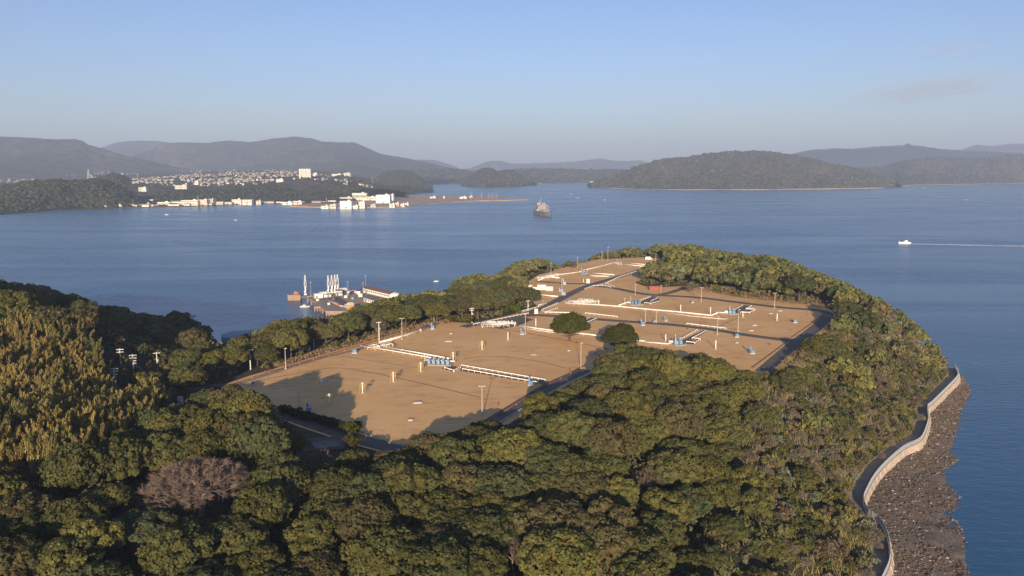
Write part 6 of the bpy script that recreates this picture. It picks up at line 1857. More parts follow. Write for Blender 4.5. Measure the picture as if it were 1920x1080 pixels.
# mooring dolphin
p = at(553, 562, 0); e = empty('mooring_dolphin', p, 0.1)
mb = MB(); mb.box((0, 0, 1.6), (10.5, 8, 5.4)); mb.build('block', M_PILE, e)
mb = MB(); mb.box((0, 0, 4.5), (11.0, 8.5, 0.5)); mb.build('cap', M_DECK, e)
mb = MB(); mb.box((1.6, 0.5, 5.6), (4.2, 3.6, 1.8)); mb.box((0.8, 0.5, 6.9), (2.2, 2.6, 1.0)); mb.build('red_hut', M_REDW, e)
for x in (-4, 4):
    mb = MB(); mb.cyl((x, -3, 4.7), (x, -3, 5.5), 0.35, 0.45, 8); mb.build('bollard', M_DARK, e)
tagit(e, 'square mooring dolphin with a red hut at the jetty tip', 'dolphin')
a, b = at(563, 559, ZD), at(577, 557.5, ZD); e = empty('catwalk', a, atan2(b.y - a.y, b.x - a.x)); L = (b - a).length
mb = MB(); mb.box((L / 2, 0, 0.12), (L, 1.8, 0.25)); mb.build('walkway', M_DECK, e)
for s in (-0.85, 0.85):
    mb = MB(); mb.cyl((0, s, 1.2), (L, s, 1.2), 0.05, n=5)
    for k in range(6): mb.cyl((L * k / 5, s, 0.2), (L * k / 5, s, 1.2), 0.04, n=4)
    mb.build('handrail', M_YELLOW, e)
tagit(e, 'narrow catwalk linking the dolphin to the jetty', 'catwalk')
# loading arms
def loading_arm(px, py, top, lb):
    p = at(px, py, ZD); h = (py - top) * mpp(px, py, ZD) / cos(PITCH); e = empty('loading_arm', p, 0.0)
    mb = MB(); mb.box((0, 0, 0.6), (2.0, 1.8, 1.2)); mb.build('base', M_WHITE, e)
    mb = MB(); mb.cyl((0.1, 0, 0.8), (0.15, 0, h * 0.42), 0.42, 0.36, 8); smooth(mb.build('riser', M_WHITE, e))
    for s, nm in ((-1, 'inboard_arm'), (1, 'outboard_arm')):
        mb = MB(); mb.tube([(s * 0.35, 0, h * 0.20), (s * 0.75, 0, h * 0.55), (s * 0.25, 0, h * 0.97)], [0.24, 0.27, 0.20], 8); smooth(mb.build(nm, M_WHITE, e))
    mb = MB(); mb.cyl((-0.3, -0.2, h * 0.985), (0.3, 0.2, h * 0.985), 0.42, n=10); mb.build('apex_swivel', M_WHITE, e)
    mb = MB(); mb.box((-0.6, 0, h * 0.17), (0.9, 0.8, 1.5)); mb.build('counterweight', M_WHITE, e)
    return tagit(e, lb, 'loading arm', 'white loading arms of the jetty')
for i, (px, py, t) in enumerate([(573, 553, 516), (616, 550, 517), (622.5, 549, 516.5), (628.5, 549, 515.5), (633.5, 548, 515)]):
    loading_arm(px, py, t, ['white loading arm standing alone near the jetty tip', 'leftmost of four grouped white loading arms', 'second from the left of the grouped loading arms', 'third from the left of the grouped loading arms', 'rightmost of the four grouped loading arms'][i])
for px, py, t, lb in [(583, 554, 529, 'lamp mast near the dolphin end of the jetty'), (652.5, 551, 528, 'lamp mast in the middle of the jetty'), (686, 541, 517, 'tallest lamp mast behind the brown-roofed shed on the jetty'), (681, 552, 530, 'lamp mast beside the white wall of the jetty shed')]:
    lamp_post(px, py, t, lb, 2, z=ZD, r=0.2, mat=M_GALV)['group'] = 'lamp masts on the jetty'
# sheds on the jetty
def shed(px0, py0, px1, py1, wid, h, wall, roof, lb, gable=True, z=ZD, rise=1.2, wins=0, cat='shed', door=True, name='shed'):
    """building whose viewer-side wall foot runs between two photo pixels"""
    a = at(px0, py0, z); b = at(px1, py1, z); d = b - a; L = d.length; ang = atan2(d.y, d.x)
    e = empty(name, a, ang)
    mb = MB(); mb.box((L / 2, wid / 2, h / 2), (L, wid, h)); mb.build('wall', wall, e)
    mb = MB()
    if gable:
        vs = [(-0.3, -0.4, h), (L + 0.3, -0.4, h), (L + 0.3, wid + 0.4, h), (-0.3, wid + 0.4, h), (-0.3, wid / 2, h + rise), (L + 0.3, wid / 2, h + rise)]
        mb.add(vs, [(0, 1, 5, 4), (2, 3, 4, 5), (1, 2, 5), (3, 0, 4), (3, 2, 1, 0)])
    else: mb.box((L / 2, wid / 2, h + 0.15), (L + 0.4, wid + 0.4, 0.3))
    mb.build('roof', roof, e)
    if wins:
        wm = MB(); wm.box((0, -0.03, h * 0.58), (L / wins * 0.5, 0.08, h * 0.3)); wme = wm.mesh('window', M_GLASS)
        for k in range(wins): link('window', wme, e, (L * (k + 0.5) / wins, 0, 0))
    if door:
        mb = MB(); mb.box((L * 0.12 + 0.6, -0.04, min(1.1, h * 0.35)), (1.2, 0.1, min(2.2, h * 0.7))); mb.build('door', M_ROOFG, e)
    return tagit(e, lb, cat)
shed(681, 548, 731, 560, 8, 3.6, M_WHITE, M_ROOFB, 'long white-walled shed with a brown roof on the jetty', rise=2.0, wins=14)
shed(682, 565, 704, 571.5, 9, 3.0, M_WHITE, M_ROOFG, 'white shed with a dark grey roof behind the shore trees', rise=2.2, wins=6)
shed(591, 559.6, 606, 558.4, 4, 3.4, M_WHITE, M_WHITE, 'plain white block shed on the jetty', gable=False, wins=0)
shed(630, 554.5, 642, 554, 7, 4.0, M_GREYP, M_ROOFG, 'grey shed at the foot of the loading arms', gable=False, wins=3)
shed(641, 549.5, 651, 548.5, 5, 2.8, M_CREAM, M_WHITE, 'low cream hut right of the loading arms', gable=True, wins=3)
shed(652, 554, 655, 553.8, 3, 3.0, M_CREAM, M_WHITE, 'small cream kiosk at the foot of the middle mast', gable=False)
shed(602, 552.6, 614, 551.5, 4, 1.8, M_CREAM, M_CREAM, 'low cream equipment housing left of the grouped arms', gable=False, door=False)
shed(657, 581.5, 664, 580.5, 5, 4.0, M_ORANGE, M_CREAM, 'orange shed at the shore end of the jetty', gable=True, rise=1.5)
shed(646.5, 577.5, 654, 577, 3, 2.6, M_BLUE2, M_BLUE2, 'pale blue tank house beside the orange shed', gable=False, door=False)
p = at(740, 559, ZD); e = empty('water_tank', p); mb = MB(); mb.cyl((0, 0, 0), (0, 0, 4.2), 3.6, n=18); smooth(mb.build('shell', M_WHITE, e)); mb = MB(); mb.cyl((0, 0, 4.2), (0, 0, 5.0), 3.6, 0.6, n=18); mb.build('roof', M_CREAM, e)
tagit(e, 'white round tank at the end of the brown-roofed shed', 'tank')

# working gear on the jetty deck
def pipe_rack(px0, py0, px1, py1, n, lb):
    a = at(px0, py0, ZD); b = at(px1, py1, ZD); d = b - a; L = d.length; e = empty('pipe_rack', a, atan2(d.y, d.x))
    for k in range(n):
        mb = MB(); mb.tube([(0, k * 0.7, 0.9), (L * 0.5, k * 0.7, 0.9), (L, k * 0.7, 0.9)], 0.24, 7); smooth(mb.build('pipe', (M_RUST, M_PIPE, M_GREYP)[k % 3], e))
    fm = MB(); fm.box((0, (n - 1) * 0.35, 0.55), (0.3, n * 0.75, 0.2)); fm.box((0, -0.2, 0.25), (0.25, 0.25, 0.6)); fm.box((0, (n - 1) * 0.7 + 0.2, 0.25), (0.25, 0.25, 0.6)); fme = fm.mesh('rack_frame', M_RUST)
    for k in range(int(L / 5) + 1): link('frame', fme, e, (k * 5, 0, 0))
    return tagit(e, lb, 'pipe rack')
pipe_rack(604, 562, 640, 578, 5, 'pipe rack running down the jetty deck to the landing'); pipe_rack(578, 559, 600, 556, 3, 'pipe rack along the seaward edge of the jetty'); pipe_rack(657, 548, 676, 545, 4, 'pipe rack right of the middle mast on the jetty')
jr = random.Random(4)
for i, (px, py, w, m, lb) in enumerate([(596, 564, 2.2, M_CREAM, 'cream crate left on the jetty deck behind the landing'), (612, 557, 2.8, M_WHITE, 'white tool box below the grouped loading arms'), (619, 556, 2.4, M_GREYP, 'grey crate below the grouped loading arms'), (626, 562, 2.2, M_RUST, 'rusty bin in the middle of the jetty deck'), (636, 574, 2.4, M_RUST, 'rusty bin near the landing end of the jetty'), (617, 571, 2.0, M_CREAM, 'cream crate beside the pipe rack on the jetty'),
                                        (648, 558, 2.4, M_WHITE, 'white crate beside the bare patch of the jetty'), (672, 551, 3.0, M_WHITE, 'white tank box by the long shed'), (667, 549, 2.2, M_GREYP, 'grey crate by the long shed'), (590, 557.5, 2.2, M_ROOFB, 'brown crate beside the plain white shed'), (676, 556, 3.2, M_WHITE, 'white box between the two jetty sheds'), (662, 561, 2.2, M_BLUE2, 'pale blue crate on the bare patch of the jetty')]):
    p = at(px, py, ZD + 0.1); e = empty('deck_crate', p, jr.uniform(-.5, .5)); mb = MB(); mb.box((0, 0, w * 0.35), (w, w * 0.8, w * 0.7)); mb.build('body', m, e); mb = MB(); mb.box((0, 0, w * 0.72), (w * 1.05, w * 0.85, w * 0.06)); mb.build('lid', m, e)
    tagit(e, lb, 'crate', 'crates on the jetty deck')
# ================================================================ SHIP AND BOATS
def hull(e, L, B, D, mat, bow=0.30, flare=0.75, sheer=0.25, nm='hull', draft=2.0, stern=0.85):
    """pointed hull along +x (bow), waterline z=0, loft of cross sections"""
    n = 15; vs = []; fs = []
    for i in range(n):
        t = i / (n - 1); x = -L / 2 + L * t
        if t < 0.15: w = B / 2 * (stern + (1 - stern) * t / 0.15)
        elif t < 1 - bow: w = B / 2
        else:
            k = (t - (1 - bow)) / bow; w = B / 2 * max(0.02, 1 - k ** 1.9)
        dk = D * (1 + sheer * max(0, (t - 0.55) / 0.45) ** 2)
        wl = w * (flare if t > 1 - bow else 0.97)
        for y, z in ((-w, dk), (-wl, 0), (-wl * 0.7, -draft), (wl * 0.7, -draft), (wl, 0), (w, dk)): vs.append((x + (L * 0.03 * max(0, (t - .9) / .1) if z > 0 else 0), y, z))
    for i in range(n - 1):
        for j in range(5): fs.append((i * 6 + j, i * 6 + j + 1, (i + 1) * 6 + j + 1, (i + 1) * 6 + j))
        fs.append((i * 6 + 5, i * 6, (i + 1) * 6, (i + 1) * 6 + 5))
    fs.append((0, 5, 4, 3, 2, 1)); fs.append(tuple((n - 1) * 6 + j for j in range(6)))
    mb = MB(); mb.add(vs, fs); return mb.build(nm, mat, e)
M_NAVY = simple('warship_grey', (0.19, 0.185, 0.18), 0.6, var=0.12, scale=0.1, wear=(0.34, 0.31, 0.28))
M_SHIPW = simple('ship_upper', (0.27, 0.255, 0.24), 0.6, var=0.06, scale=0.1)
a = at(1007, 400.5, 0); b = at(1032, 406.5, 0)
e = empty('naval_ship', (a + b) / 2, atan2(b.y - a.y, b.x - a.x)); LS = (b - a).length
hull(e, LS, 23, 9.5, M_NAVY, sheer=0.28)
for nm, x, s, z, m in [('superstructure', -LS * 0.20, (20, 20, 12), 15.5, M_SHIPW), ('bridge', -LS * 0.20 + 2, (16, 22.5, 4), 23.2, M_SHIPW), ('funnel', -LS * 0.30, (8, 7, 8), 28, M_NAVY), ('forward_house', LS * 0.16, (12, 15, 5), 12.2, M_NAVY), ('deck_house', -LS * 0.05, (16, 12, 3.5), 11.2, M_SHIPW)]:
    mb = MB(); mb.box((x, 0, z), s, 0, 0.94); mb.build(nm, m, e)
wme = MB().box((0, 0, 0), (0.3, 1.6, 1.1)).mesh('window', M_GLASS)
for k in range(8): link('window', wme, e, (-LS * 0.20 + 10.05, -8.7 + k * 2.5, 23.4))
for x, y, h in [(LS * 0.06, 7.5, 17), (LS * 0.06, -7.5, 17), (LS * 0.20, 6.5, 15), (LS * 0.20, -6.5, 15), (-LS * 0.06, 9.3, 18), (-LS * 0.06, -9.3, 18)]:
    mb = MB(); mb.cyl((x, y, 9), (x, y, 9 + h * 0.85), 0.8, 0.6, 8); mb.cyl((x, y, 9 + h * 0.8), (x + 3.0, y * 1.45, 9 + h * 0.72), 0.35, n=6); mb.box((x, y, 9 + h * 0.86), (1.2, 1.2, 1.0)); mb.build('king_post', M_SHIPW, e)
for y in (-8.5, -4.5, 4.5, 8.5):
    mb = MB(); mb.cyl((-LS * 0.20, y, 25.2), (-LS * 0.20, y, 27.0), 0.9, n=8); mb.dome((-LS * 0.20, y, 27.0), 0.95, 0.9, 8, 3); mb.build('radome', M_WHITE, e)
mb = MB()
for sx, sy in ((-1.6, -1.6), (1.6, -1.6), (1.6, 1.6), (-1.6, 1.6)): mb.cyl((-LS * 0.24 + sx, sy, 25), (-LS * 0.24 + sx * .3, sy * .3, 39), 0.3, 0.2, 6)
mb.box((-LS * 0.24, 0, 33), (1.0, 9, 0.5)); mb.box((-LS * 0.24, 0, 37), (1.0, 6, 0.4)); mb.cyl((-LS * 0.24, 0, 38), (-LS * 0.24, 0, 47), 0.22, 0.1, 6); mb.build('mast', M_NAVY, e)
mb = MB(); mb.box((LS * 0.36, 0, 11.6), (5, 3.5, 2.2), 0, 0.8); mb.cyl((LS * 0.38, 0, 12), (LS * 0.43, 0, 12.8), 0.2, n=6); mb.build('gun_mount', M_NAVY, e)
for s in (-1, 1):
    mb = MB(); mb.box((LS * 0.46, s * 2.6, 6.0), (1.6, 0.8, 1.6)); mb.build('anchor', M_DARK, e)
    mb = MB(); mb.box((-LS * 0.12, s * 12.0, 11.5), (9, 2.4, 2.2)); mb.build('lifeboat', M_WHITE, e)
tagit(e, 'grey naval supply ship coming bow-on through the bay', 'ship')
M_FOAM = simple('foam', (0.75, 0.78, 0.80), 0.7, var=0.1)
def small_boat(px, py, L, lb, rz=0.0, mast=False, cabin=True, mat=None):
    p = at(px, py, 0); e = empty('small_boat', p, rz)
    hull(e, L, L * 0.30, L * 0.10, mat or M_WHITE, sheer=0.4, draft=0.5)
    if cabin:
        mb = MB(); mb.box((-L * 0.05, 0, L * 0.17), (L * 0.32, L * 0.2, L * 0.15), 0, 0.85); c = mb.build('cabin', M_WHITE, e)
        mb = MB(); mb.box((-L * 0.05, 0, L * 0.18), (L * 0.325, L * 0.205, L * 0.05), 0, 0.95); mb.build('window', M_GLASS, c)
    mb = MB(); mb.box((-L * 0.30, 0, L * 0.11), (L * 0.12, L * 0.16, L * 0.06)); mb.build('engine_box', M_GREYP, e)
    if mast:
        mb = MB(); mb.cyl((0, 0, L * 0.1), (0, 0, L * 0.55), 0.1, n=6); mb.build('mast', M_GALV, e)
    return tagit(e, lb, 'boat', 'small boats scattered over the bay')
small_boat(571.5, 575.5, 7.5, 'small open work boat moored beside the jetty landing', 0.1, mat=M_CREAM)
small_boat(818, 528, 5.5, 'small white boat alone off the shore trees', 0.4)
small_boat(361.5, 592.5, 4.5, 'small dark boat beyond the shaded hollow', 0.2, mat=M_GREYP)
for i, (px, py, L) in enumerate([(312.5, 403, 8), (442, 413, 7), (861, 353.5, 11), (1070, 364.5, 10), (1083, 371, 8), (1134, 375, 7), (1812, 375, 12), (1732, 352, 14), (1012.5, 344.5, 14)]):
    small_boat(px, py, L, ['tiny white boat off the dark wooded headland', 'tiny boat left of the white harbour cube', 'white boat in the channel beside the small island', 'white boat behind the naval ship, farther one', 'white boat behind the naval ship, nearer one', 'tiny pale boat right of the naval ship', 'white boat far out at the right edge', 'pale boat close to the right far shore', 'white boat off the low far shore'][i], i * 0.7)
# speeding motor yacht
p = at(1696, 456.5, 0); e = empty('motor_yacht', p, pi + 0.06); L = 17.5
hull(e, L, 4.6, 1.9, M_WHITE, sheer=0.5, draft=0.8)
mb = MB(); mb.box((-1.0, 0, 2.7), (8.0, 3.6, 1.7), 0, 0.84); c = mb.build('cabin', M_WHITE, e)
mb = MB(); mb.box((-1.0, 0, 2.85), (7.7, 3.66, 0.5), 0, 0.95); mb.build('window', M_GLASS, c)
mb = MB(); mb.box((-1.8, 0, 4.0), (4.2, 3.0, 1.1), 0, 0.8); mb.build('flybridge', M_WHITE, e)
mb = MB(); mb.cyl((-3.0, 0, 4.4), (-3.4, 0, 6.0), 0.16, 0.08, 6); mb.box((-3.2, 0, 5.2), (0.3, 1.6, 0.15)); mb.build('radar_arch', M_WHITE, e)
mb = MB()
for s in (-1, 1): mb.tube([(1.0, s * 1.9, 2.5), (5.0, s * 1.6, 3.1), (8.4, 0, 3.6)], 0.06, 4)
mb.build('bow_rail', M_GALV, e)
tagit(e, 'white motor yacht speeding left with a long wake', 'motor yacht')
# its wake: churned foam, broken into streaks
r = np.random.default_rng(5); V = []; Fq = []; b0 = 0
for k in range(900):
    t = r.uniform() ** 1.5
    px = 1704 + t * 330; lane = r.choice([-1, 0, 1], p=[0.36, 0.22, 0.42]); w = (1.2 + 10 * t) 
    q = at(px, 457.2 + 7.2 * t, 0); y = q.y + lane * w + r.normal() * (0.5 + 2.2 * t); l = r.uniform(1.5, 9) * (1 - 0.4 * t); h = r.uniform(0.25, 1.1) * (1 if t < 0.35 else 0.6)
    x = q.x; s = r.uniform(-0.03, 0.03)
    V += [(x - l, y - h - l * s, 0.06), (x, y - h * 1.3, 0.10), (x + l, y - h + l * s, 0.06), (x + l, y + h + l * s, 0.06), (x, y + h * 1.3, 0.12), (x - l, y + h - l * s, 0.06)]
    Fq += [(b0, b0 + 1, b0 + 4, b0 + 5), (b0 + 1, b0 + 2, b0 + 3, b0 + 4)]; b0 += 6
wk = link('wake_foam', np_mesh('wake_foam', V, Fq, [M_FOAM])); tagit(wk, 'long white foam wake trailing behind the motor yacht', 'wake', kind='stuff')
# ================================================================ FAR BUILDINGS
M_BWHITE = simple('far_white_wall', (0.78, 0.74, 0.66), 0.7, var=0.05, scale=0.03)
M_BCREAM = simple('far_cream_wall', (0.66, 0.60, 0.50), 0.7, var=0.07, scale=0.03)
M_BGREY = simple('far_grey_wall', (0.50, 0.48, 0.44), 0.7, var=0.07, scale=0.03)
M_TEAL = simple('teal_roof', (0.28, 0.46, 0.48), 0.7, var=0.1, scale=0.05)
M_TILE = simple('dark_tile_roof', (0.14, 0.125, 0.12), 0.8, var=0.2, scale=0.1)
def far_building(px0, px1, ytop, ybase, depth, wall, roof, lb, z=3.0, rows=2, cols=8, gable=False, cat='building', parapet=True, ang=None, name='building'):
    a = at(px0, ybase, z); b = at(px1, ybase, z)
    L = (b - a).length; h = (ybase - ytop) * mpp((px0 + px1) / 2, ybase, z); rz = atan2(b.y - a.y, b.x - a.x) if ang is None else ang
    e = empty(name, a, rz)
    mb = MB(); mb.box((L / 2, depth / 2, h / 2 - 1.5), (L, depth, h + 3)); mb.build('wall', wall, e)
    mb = MB()
    if gable:
        k = h * 0.28
        mb.add([(-0.6, -0.8, h), (L + 0.6, -0.8, h), (L + 0.6, depth + 0.8, h), (-0.6, depth + 0.8, h), (-0.6, depth / 2, h + k), (L + 0.6, depth / 2, h + k)], [(0, 1, 5, 4), (2, 3, 4, 5), (1, 2, 5), (3, 0, 4), (3, 2, 1, 0)])
    else: mb.box((L / 2, depth / 2, h + 0.3), (L + 0.8, depth + 0.8, 0.6))
    r_ = mb.build('roof', roof, e)
    if not gable and parapet:
        mb = MB(); mb.box((L * 0.7, depth * 0.5, h + 2.0), (min(8, L * 0.2), min(6, depth * 0.4), 3.0)); mb.build('roof_house', wall, r_)
    if rows and cols:
        wm = MB(); wm.box((0, -0.06, 0), (L / cols * 0.55, 0.16, h / rows * 0.38)); wme = wm.mesh('window', M_GLASS)
        for i in range(rows):
            for j in range(cols): link('window', wme, e, (L * (j + 0.5) / cols, 0, h * (i + 0.55) / rows))
    mb = MB(); mb.box((L * 0.5 + 0.7, -0.08, 1.6), (min(5, L * 0.15), 0.2, 3.2)); mb.build('door', M_ROOFG, e)
    return tagit(e, lb, cat)
# reclaimed land
for a in [
 (637.5, 659, 377.5, 390.2, 30, M_BWHITE, M_BWHITE, 'big white cube-shaped hall at the water edge', 2.3, 0, 0), (673, 684, 378.5, 389, 18, M_BWHITE, M_BWHITE, 'narrow white tower block right of the white cube', 2.3, 3, 3),
 (705, 731, 366, 381, 40, M_BWHITE, M_BWHITE, 'largest bright white hall on the reclaimed land', 2.3, 0, 0), (732, 737.6, 364.5, 376.5, 30, M_BWHITE, M_BWHITE, 'tall white annex behind the right end of the largest hall', 2.3, 0, 0),
 (682, 705, 369.5, 375.5, 20, M_BWHITE, M_BWHITE, 'long low white link building', 2.3, 1, 8), (660.6, 687.5, 362.5, 375.5, 30, M_BCREAM, M_BGREY, 'tall cream ribbed hall behind the white cube', 2.4, 1, 12),
 (637, 660, 370.5, 376.5, 22, M_BCREAM, M_BGREY, 'low cream shed left of the tall ribbed hall', 2.4, 1, 8), (602, 616, 386.5, 389.8, 12, M_BWHITE, M_BCREAM, 'low white shed at the left tip of the reclaimed land', 2.3, 1, 6),
 (618, 630, 384, 389.4, 12, M_BCREAM, M_BGREY, 'cream shed between the low white shed and the cube', 2.3, 1, 5), (661, 671, 386, 389.6, 12, M_BWHITE, M_BWHITE, 'small round-shouldered white shed between cube and tower', 2.3, 0, 0),
 (730, 740, 382.5, 387.2, 12, M_BWHITE, M_BGREY, 'white shed at the right of the shore, left of two', 2.3, 1, 4), (741, 748, 380.5, 385.8, 12, M_BCREAM, M_BGREY, 'cream shed right of the white shore shed', 2.3, 1, 3),
 (751, 758, 382.8, 386.3, 10, M_BWHITE, M_BWHITE, 'small white shed farther right on the shore', 2.3, 1, 3), (758.5, 766, 381.5, 385.2, 10, M_BWHITE, M_BGREY, 'last white shed of the shore row', 2.3, 1, 3),
 (806, 817, 369.2, 371.8, 14, M_BWHITE, M_BCREAM, 'isolated white shed on the bare land', 2.3, 1, 5), (862, 875, 369.4, 372.6, 14, M_BWHITE, M_BCREAM, 'white shed near the outer end of the bare land', 2.3, 1, 5), (880, 886, 368, 370.6, 10, M_BCREAM, M_BGREY, 'small cream shed at the outer end of the bare land', 2.3, 1, 2),
 (695, 704, 383.5, 388, 10, M_BCREAM, M_TILE, 'brown-roofed shed right of the narrow tower', 2.3, 1, 3), (831, 834, 368.6, 372, 8, M_BCREAM, M_BCREAM, 'tiny cream hut in the middle of the bare land', 2.3, 0, 0),
 # harbour shore
 (340, 371, 376, 385.4, 30, M_BCREAM, M_BWHITE, 'long cream office block on the harbour shore', 2.0, 2, 14), (371.5, 388, 375, 384.9, 28, M_BCREAM, M_BWHITE, 'cream block with a mast right of the long office', 2.0, 3, 6), (388.5, 400, 373.8, 384.2, 28, M_BGREY, M_BGREY, 'grey-cream block at the end of the office row', 2.0, 3, 5),
 (295, 318, 379.5, 384.6, 18, M_BWHITE, M_BWHITE, 'white shed left of the teal roof', 2.0, 1, 8), (435, 452, 374.5, 382.6, 20, M_BWHITE, M_BGREY, 'white block among the shore sheds', 2.0, 2, 5), (529, 548, 379.2, 382.6, 14, M_BWHITE, M_BCREAM, 'low white shed near the left end of the reclaimed land', 1.8, 1, 6), (550, 566, 377.8, 382.4, 14, M_BCREAM, M_BWHITE, 'low cream shed beside the inlet', 1.8, 1, 6),
 (480, 489, 376.5, 382, 14, M_BCREAM, M_TILE, 'small cream block left of the low sheds', 1.8, 2, 3), (212, 228, 385.4, 389.2, 16, M_BCREAM, M_BWHITE, 'cream shed at the foot of the wooded headland', 1.6, 1, 5), (188, 200, 387.6, 389.8, 12, M_BWHITE, M_BWHITE, 'low white shed below the headland', 1.6, 1, 4), (270, 280, 382, 385.8, 12, M_BWHITE, M_BGREY, 'white hut left of the storage tanks', 1.8, 1, 3),
 # behind the trees
 (543, 562, 351.8, 360, 18, M_BWHITE, M_BWHITE, 'white school-like block among the trees', 20.0, 3, 8), (588, 595, 356, 362, 14, M_BCREAM, M_BWHITE, 'cream block among the trees left of the sheds', 16.0, 2, 3), (565, 587, 355, 358.5, 14, M_BCREAM, M_BCREAM, 'long low cream building among the trees', 20.0, 1, 8),
 (260, 274, 352, 357.5, 16, M_BWHITE, M_BWHITE, 'white block at the lower edge of the town', 34.0, 2, 5), (328, 350, 348, 353, 16, M_BCREAM, M_BWHITE, 'long cream block in the middle of the town', 40.0, 2, 8), (365, 372, 340, 345, 14, M_BWHITE, M_BWHITE, 'upright white block in the town', 52.0, 3, 3),
 (1666, 1679, 341.6, 344.9, 16, M_BWHITE, M_BCREAM, 'white house row on the far right shore', 6.0, 1, 6)]:
    far_building(a[0], a[1], a[2], a[3], a[4], a[5], a[6], a[7], a[8], a[9], a[10])
for px0, px1, yt, yb, rf, lb in [(319, 341, 378.5, 384.2, M_TEAL, 'teal-roofed shed on the harbour shore'), (402, 418, 379, 383.6, M_BGREY, 'grey gabled shed right of the offices'), (419, 434, 379.5, 383.2, M_BGREY, 'second grey gabled shed right of the offices'), (453, 472, 376, 382.4, M_BWHITE, 'bright white gabled shed on the harbour shore')]:
    far_building(px0, px1, yt, yb, 22, M_BWHITE, rf, lb, 2.0, 1, 6, gable=True)
far_building(1106, 1119, 341.2, 345.6, 40, M_BWHITE, M_BWHITE, 'white hall at the tip of the long wooded hill', 12.0, 0, 0, gable=True)
# apartment towers: five joined slabs
a = at(560.5, 333, 70); b = at(583, 333, 70); e = empty('apartment_towers', a, atan2(b.y - a.y, b.x - a.x)); L = (b - a).length; h = 15.5 * mpp(572, 333, 70)
for k in range(5):
    mb = MB(); w = L / 5 * 0.82; x = L * (k + 0.5) / 5; hh = h * (1 + 0.03 * (k % 2)); mb.box((x, 6 + (k % 2) * 2, hh / 2 - 4), (w, 14, hh + 8)); t_ = mb.build('tower', M_BWHITE, e)
    wme = MB().box((0, 0, 0), (w * 0.7, 0.5, 1.2)).mesh('window', M_GLASS)
    for i in range(10): link('window_band', wme, t_, (x, -1.0 + (k % 2) * 2, 2.2 + i * (hh - 3) / 10))
    mb = MB(); mb.box((x, 6, hh + 1.2), (w * 0.5, 6, 2.4)); mb.build('roof_house', M_BGREY, t_)
mb = MB(); mb.box((L / 2, 9, h / 2 - 4), (L * 0.98, 5, h * 0.94 + 8)); mb.build('link_core', M_BCREAM, e)
tagit(e, 'cluster of tall white apartment slabs above the town', 'apartment block')
far_building(588, 594.5, 324.5, 333, 12, M_BWHITE, M_BWHITE, 'smaller white apartment block right of the tall slabs', 68.0, 5, 3)
far_building(622, 641, 326.5, 332, 14, M_BWHITE, M_BWHITE, 'long white apartment row on the right end of the town', 66.0, 3, 8)
far_building(644, 657, 324.5, 330, 14, M_BCREAM, M_BWHITE, 'pale apartment row behind the white one', 66.0, 3, 5)
far_building(518, 531, 336, 343, 14, M_BWHITE, M_BWHITE, 'white block at the foot of the town slope', 52.0, 3, 5)
# harbour tanks
def far_tank(px, yt, yb, wpx, lb):
    p = at(px, yb, 2.0); k = mpp(px, yb, 2.0); e = empty('harbour_tank', p); h = (yb - yt) * k; R = wpx * k / 2
    mb = MB(); mb.cyl((0, R, -1), (0, R, h), R, n=24); smooth(mb.build('shell', M_BWHITE, e)); mb = MB(); mb.cyl((0, R, h), (0, R, h * 1.12), R, R * 0.2, n=24); mb.build('roof', M_BWHITE, e)
    tagit(e, lb, 'tank', 'white tanks on the harbour shore')
far_tank(283.5, 374.5, 380.5, 12.5, 'white oil tank on the harbour shore, left of two'); far_tank(297.5, 373.2, 378.5, 13, 'white oil tank on the harbour shore, right of two'); far_tank(242, 381.5, 386.3, 6, 'small white tank at the foot of the headland')
# towers and masts
def far_mast(px, yt, yb, d, lb, w=2.0, cat='mast'):
    p = py_at(px, yb, d); k = (d) / F; h = (yb - yt) * k; e = empty('lattice_mast', p)
    for sx, sy in ((-1, -1), (1, -1), (1, 1), (-1, 1)):
        mb = MB(); mb.cyl((sx * w, sy * w, -8), (sx * w * 0.25, sy * w * 0.25, h), w * 0.16, w * 0.1, 4); mb.build('leg', M_BGREY, e)
    n = 7; mb = MB()
    for i in range(n):
        t0 = i / n; t1 = (i + 1) / n; w0 = w * (1 - 0.75 * t0); w1 = w * (1 - 0.75 * t1)
        for s in (-1, 1): mb.cyl((-w0, s * w0, h * t0), (w1, s * w1, h * t1), w * 0.09, n=4); mb.cyl((s * w0, w0, h * t0), (s * w1, -w1, h * t1), w * 0.09, n=4)
    mb.build('bracing', M_BGREY, e)
    tagit(e, lb, cat, 'far masts')
far_mast(167, 318, 336, 2450, 'tall grey lattice tower on the wooded headland', 4.2)
for px, yt, yb, d, lb in [(204, 314, 326, 3300, 'slim mast on the rise with white houses'), (258, 324, 336, 3600, 'thin mast above the town left of the centre'), (349, 333, 345, 3600, 'thin mast above the dense town'), (699, 329, 344, 3900, 'thin mast right of the town'), (1190, 307, 320, 6500, 'pair mast on the low far shore, left'), (1196, 307, 320, 6500, 'pair mast on the low far shore, right'), (1795, 289, 296, 6700, 'mast on the right far ridge'), (1894, 284, 291, 6700, 'mast at the right edge of the far ridge'),
                          (371.5, 367, 376, 2500, 'signal mast on the cream harbour block'), (612, 369, 380, 2500, 'thin crane mast left of the white sheds'), (883, 360, 369, 2750, 'flood light mast on the bare land, first'), (903, 359, 369, 2750, 'flood light mast on the bare land, second'), (916.5, 360, 369, 2750, 'flood light mast on the bare land, third'), (923, 360, 369, 2750, 'flood light mast on the bare land, fourth'), (931, 361, 369, 2750, 'flood light mast on the bare land, fifth')]:
    far_mast(px, yt, yb, d, lb, 1.2)
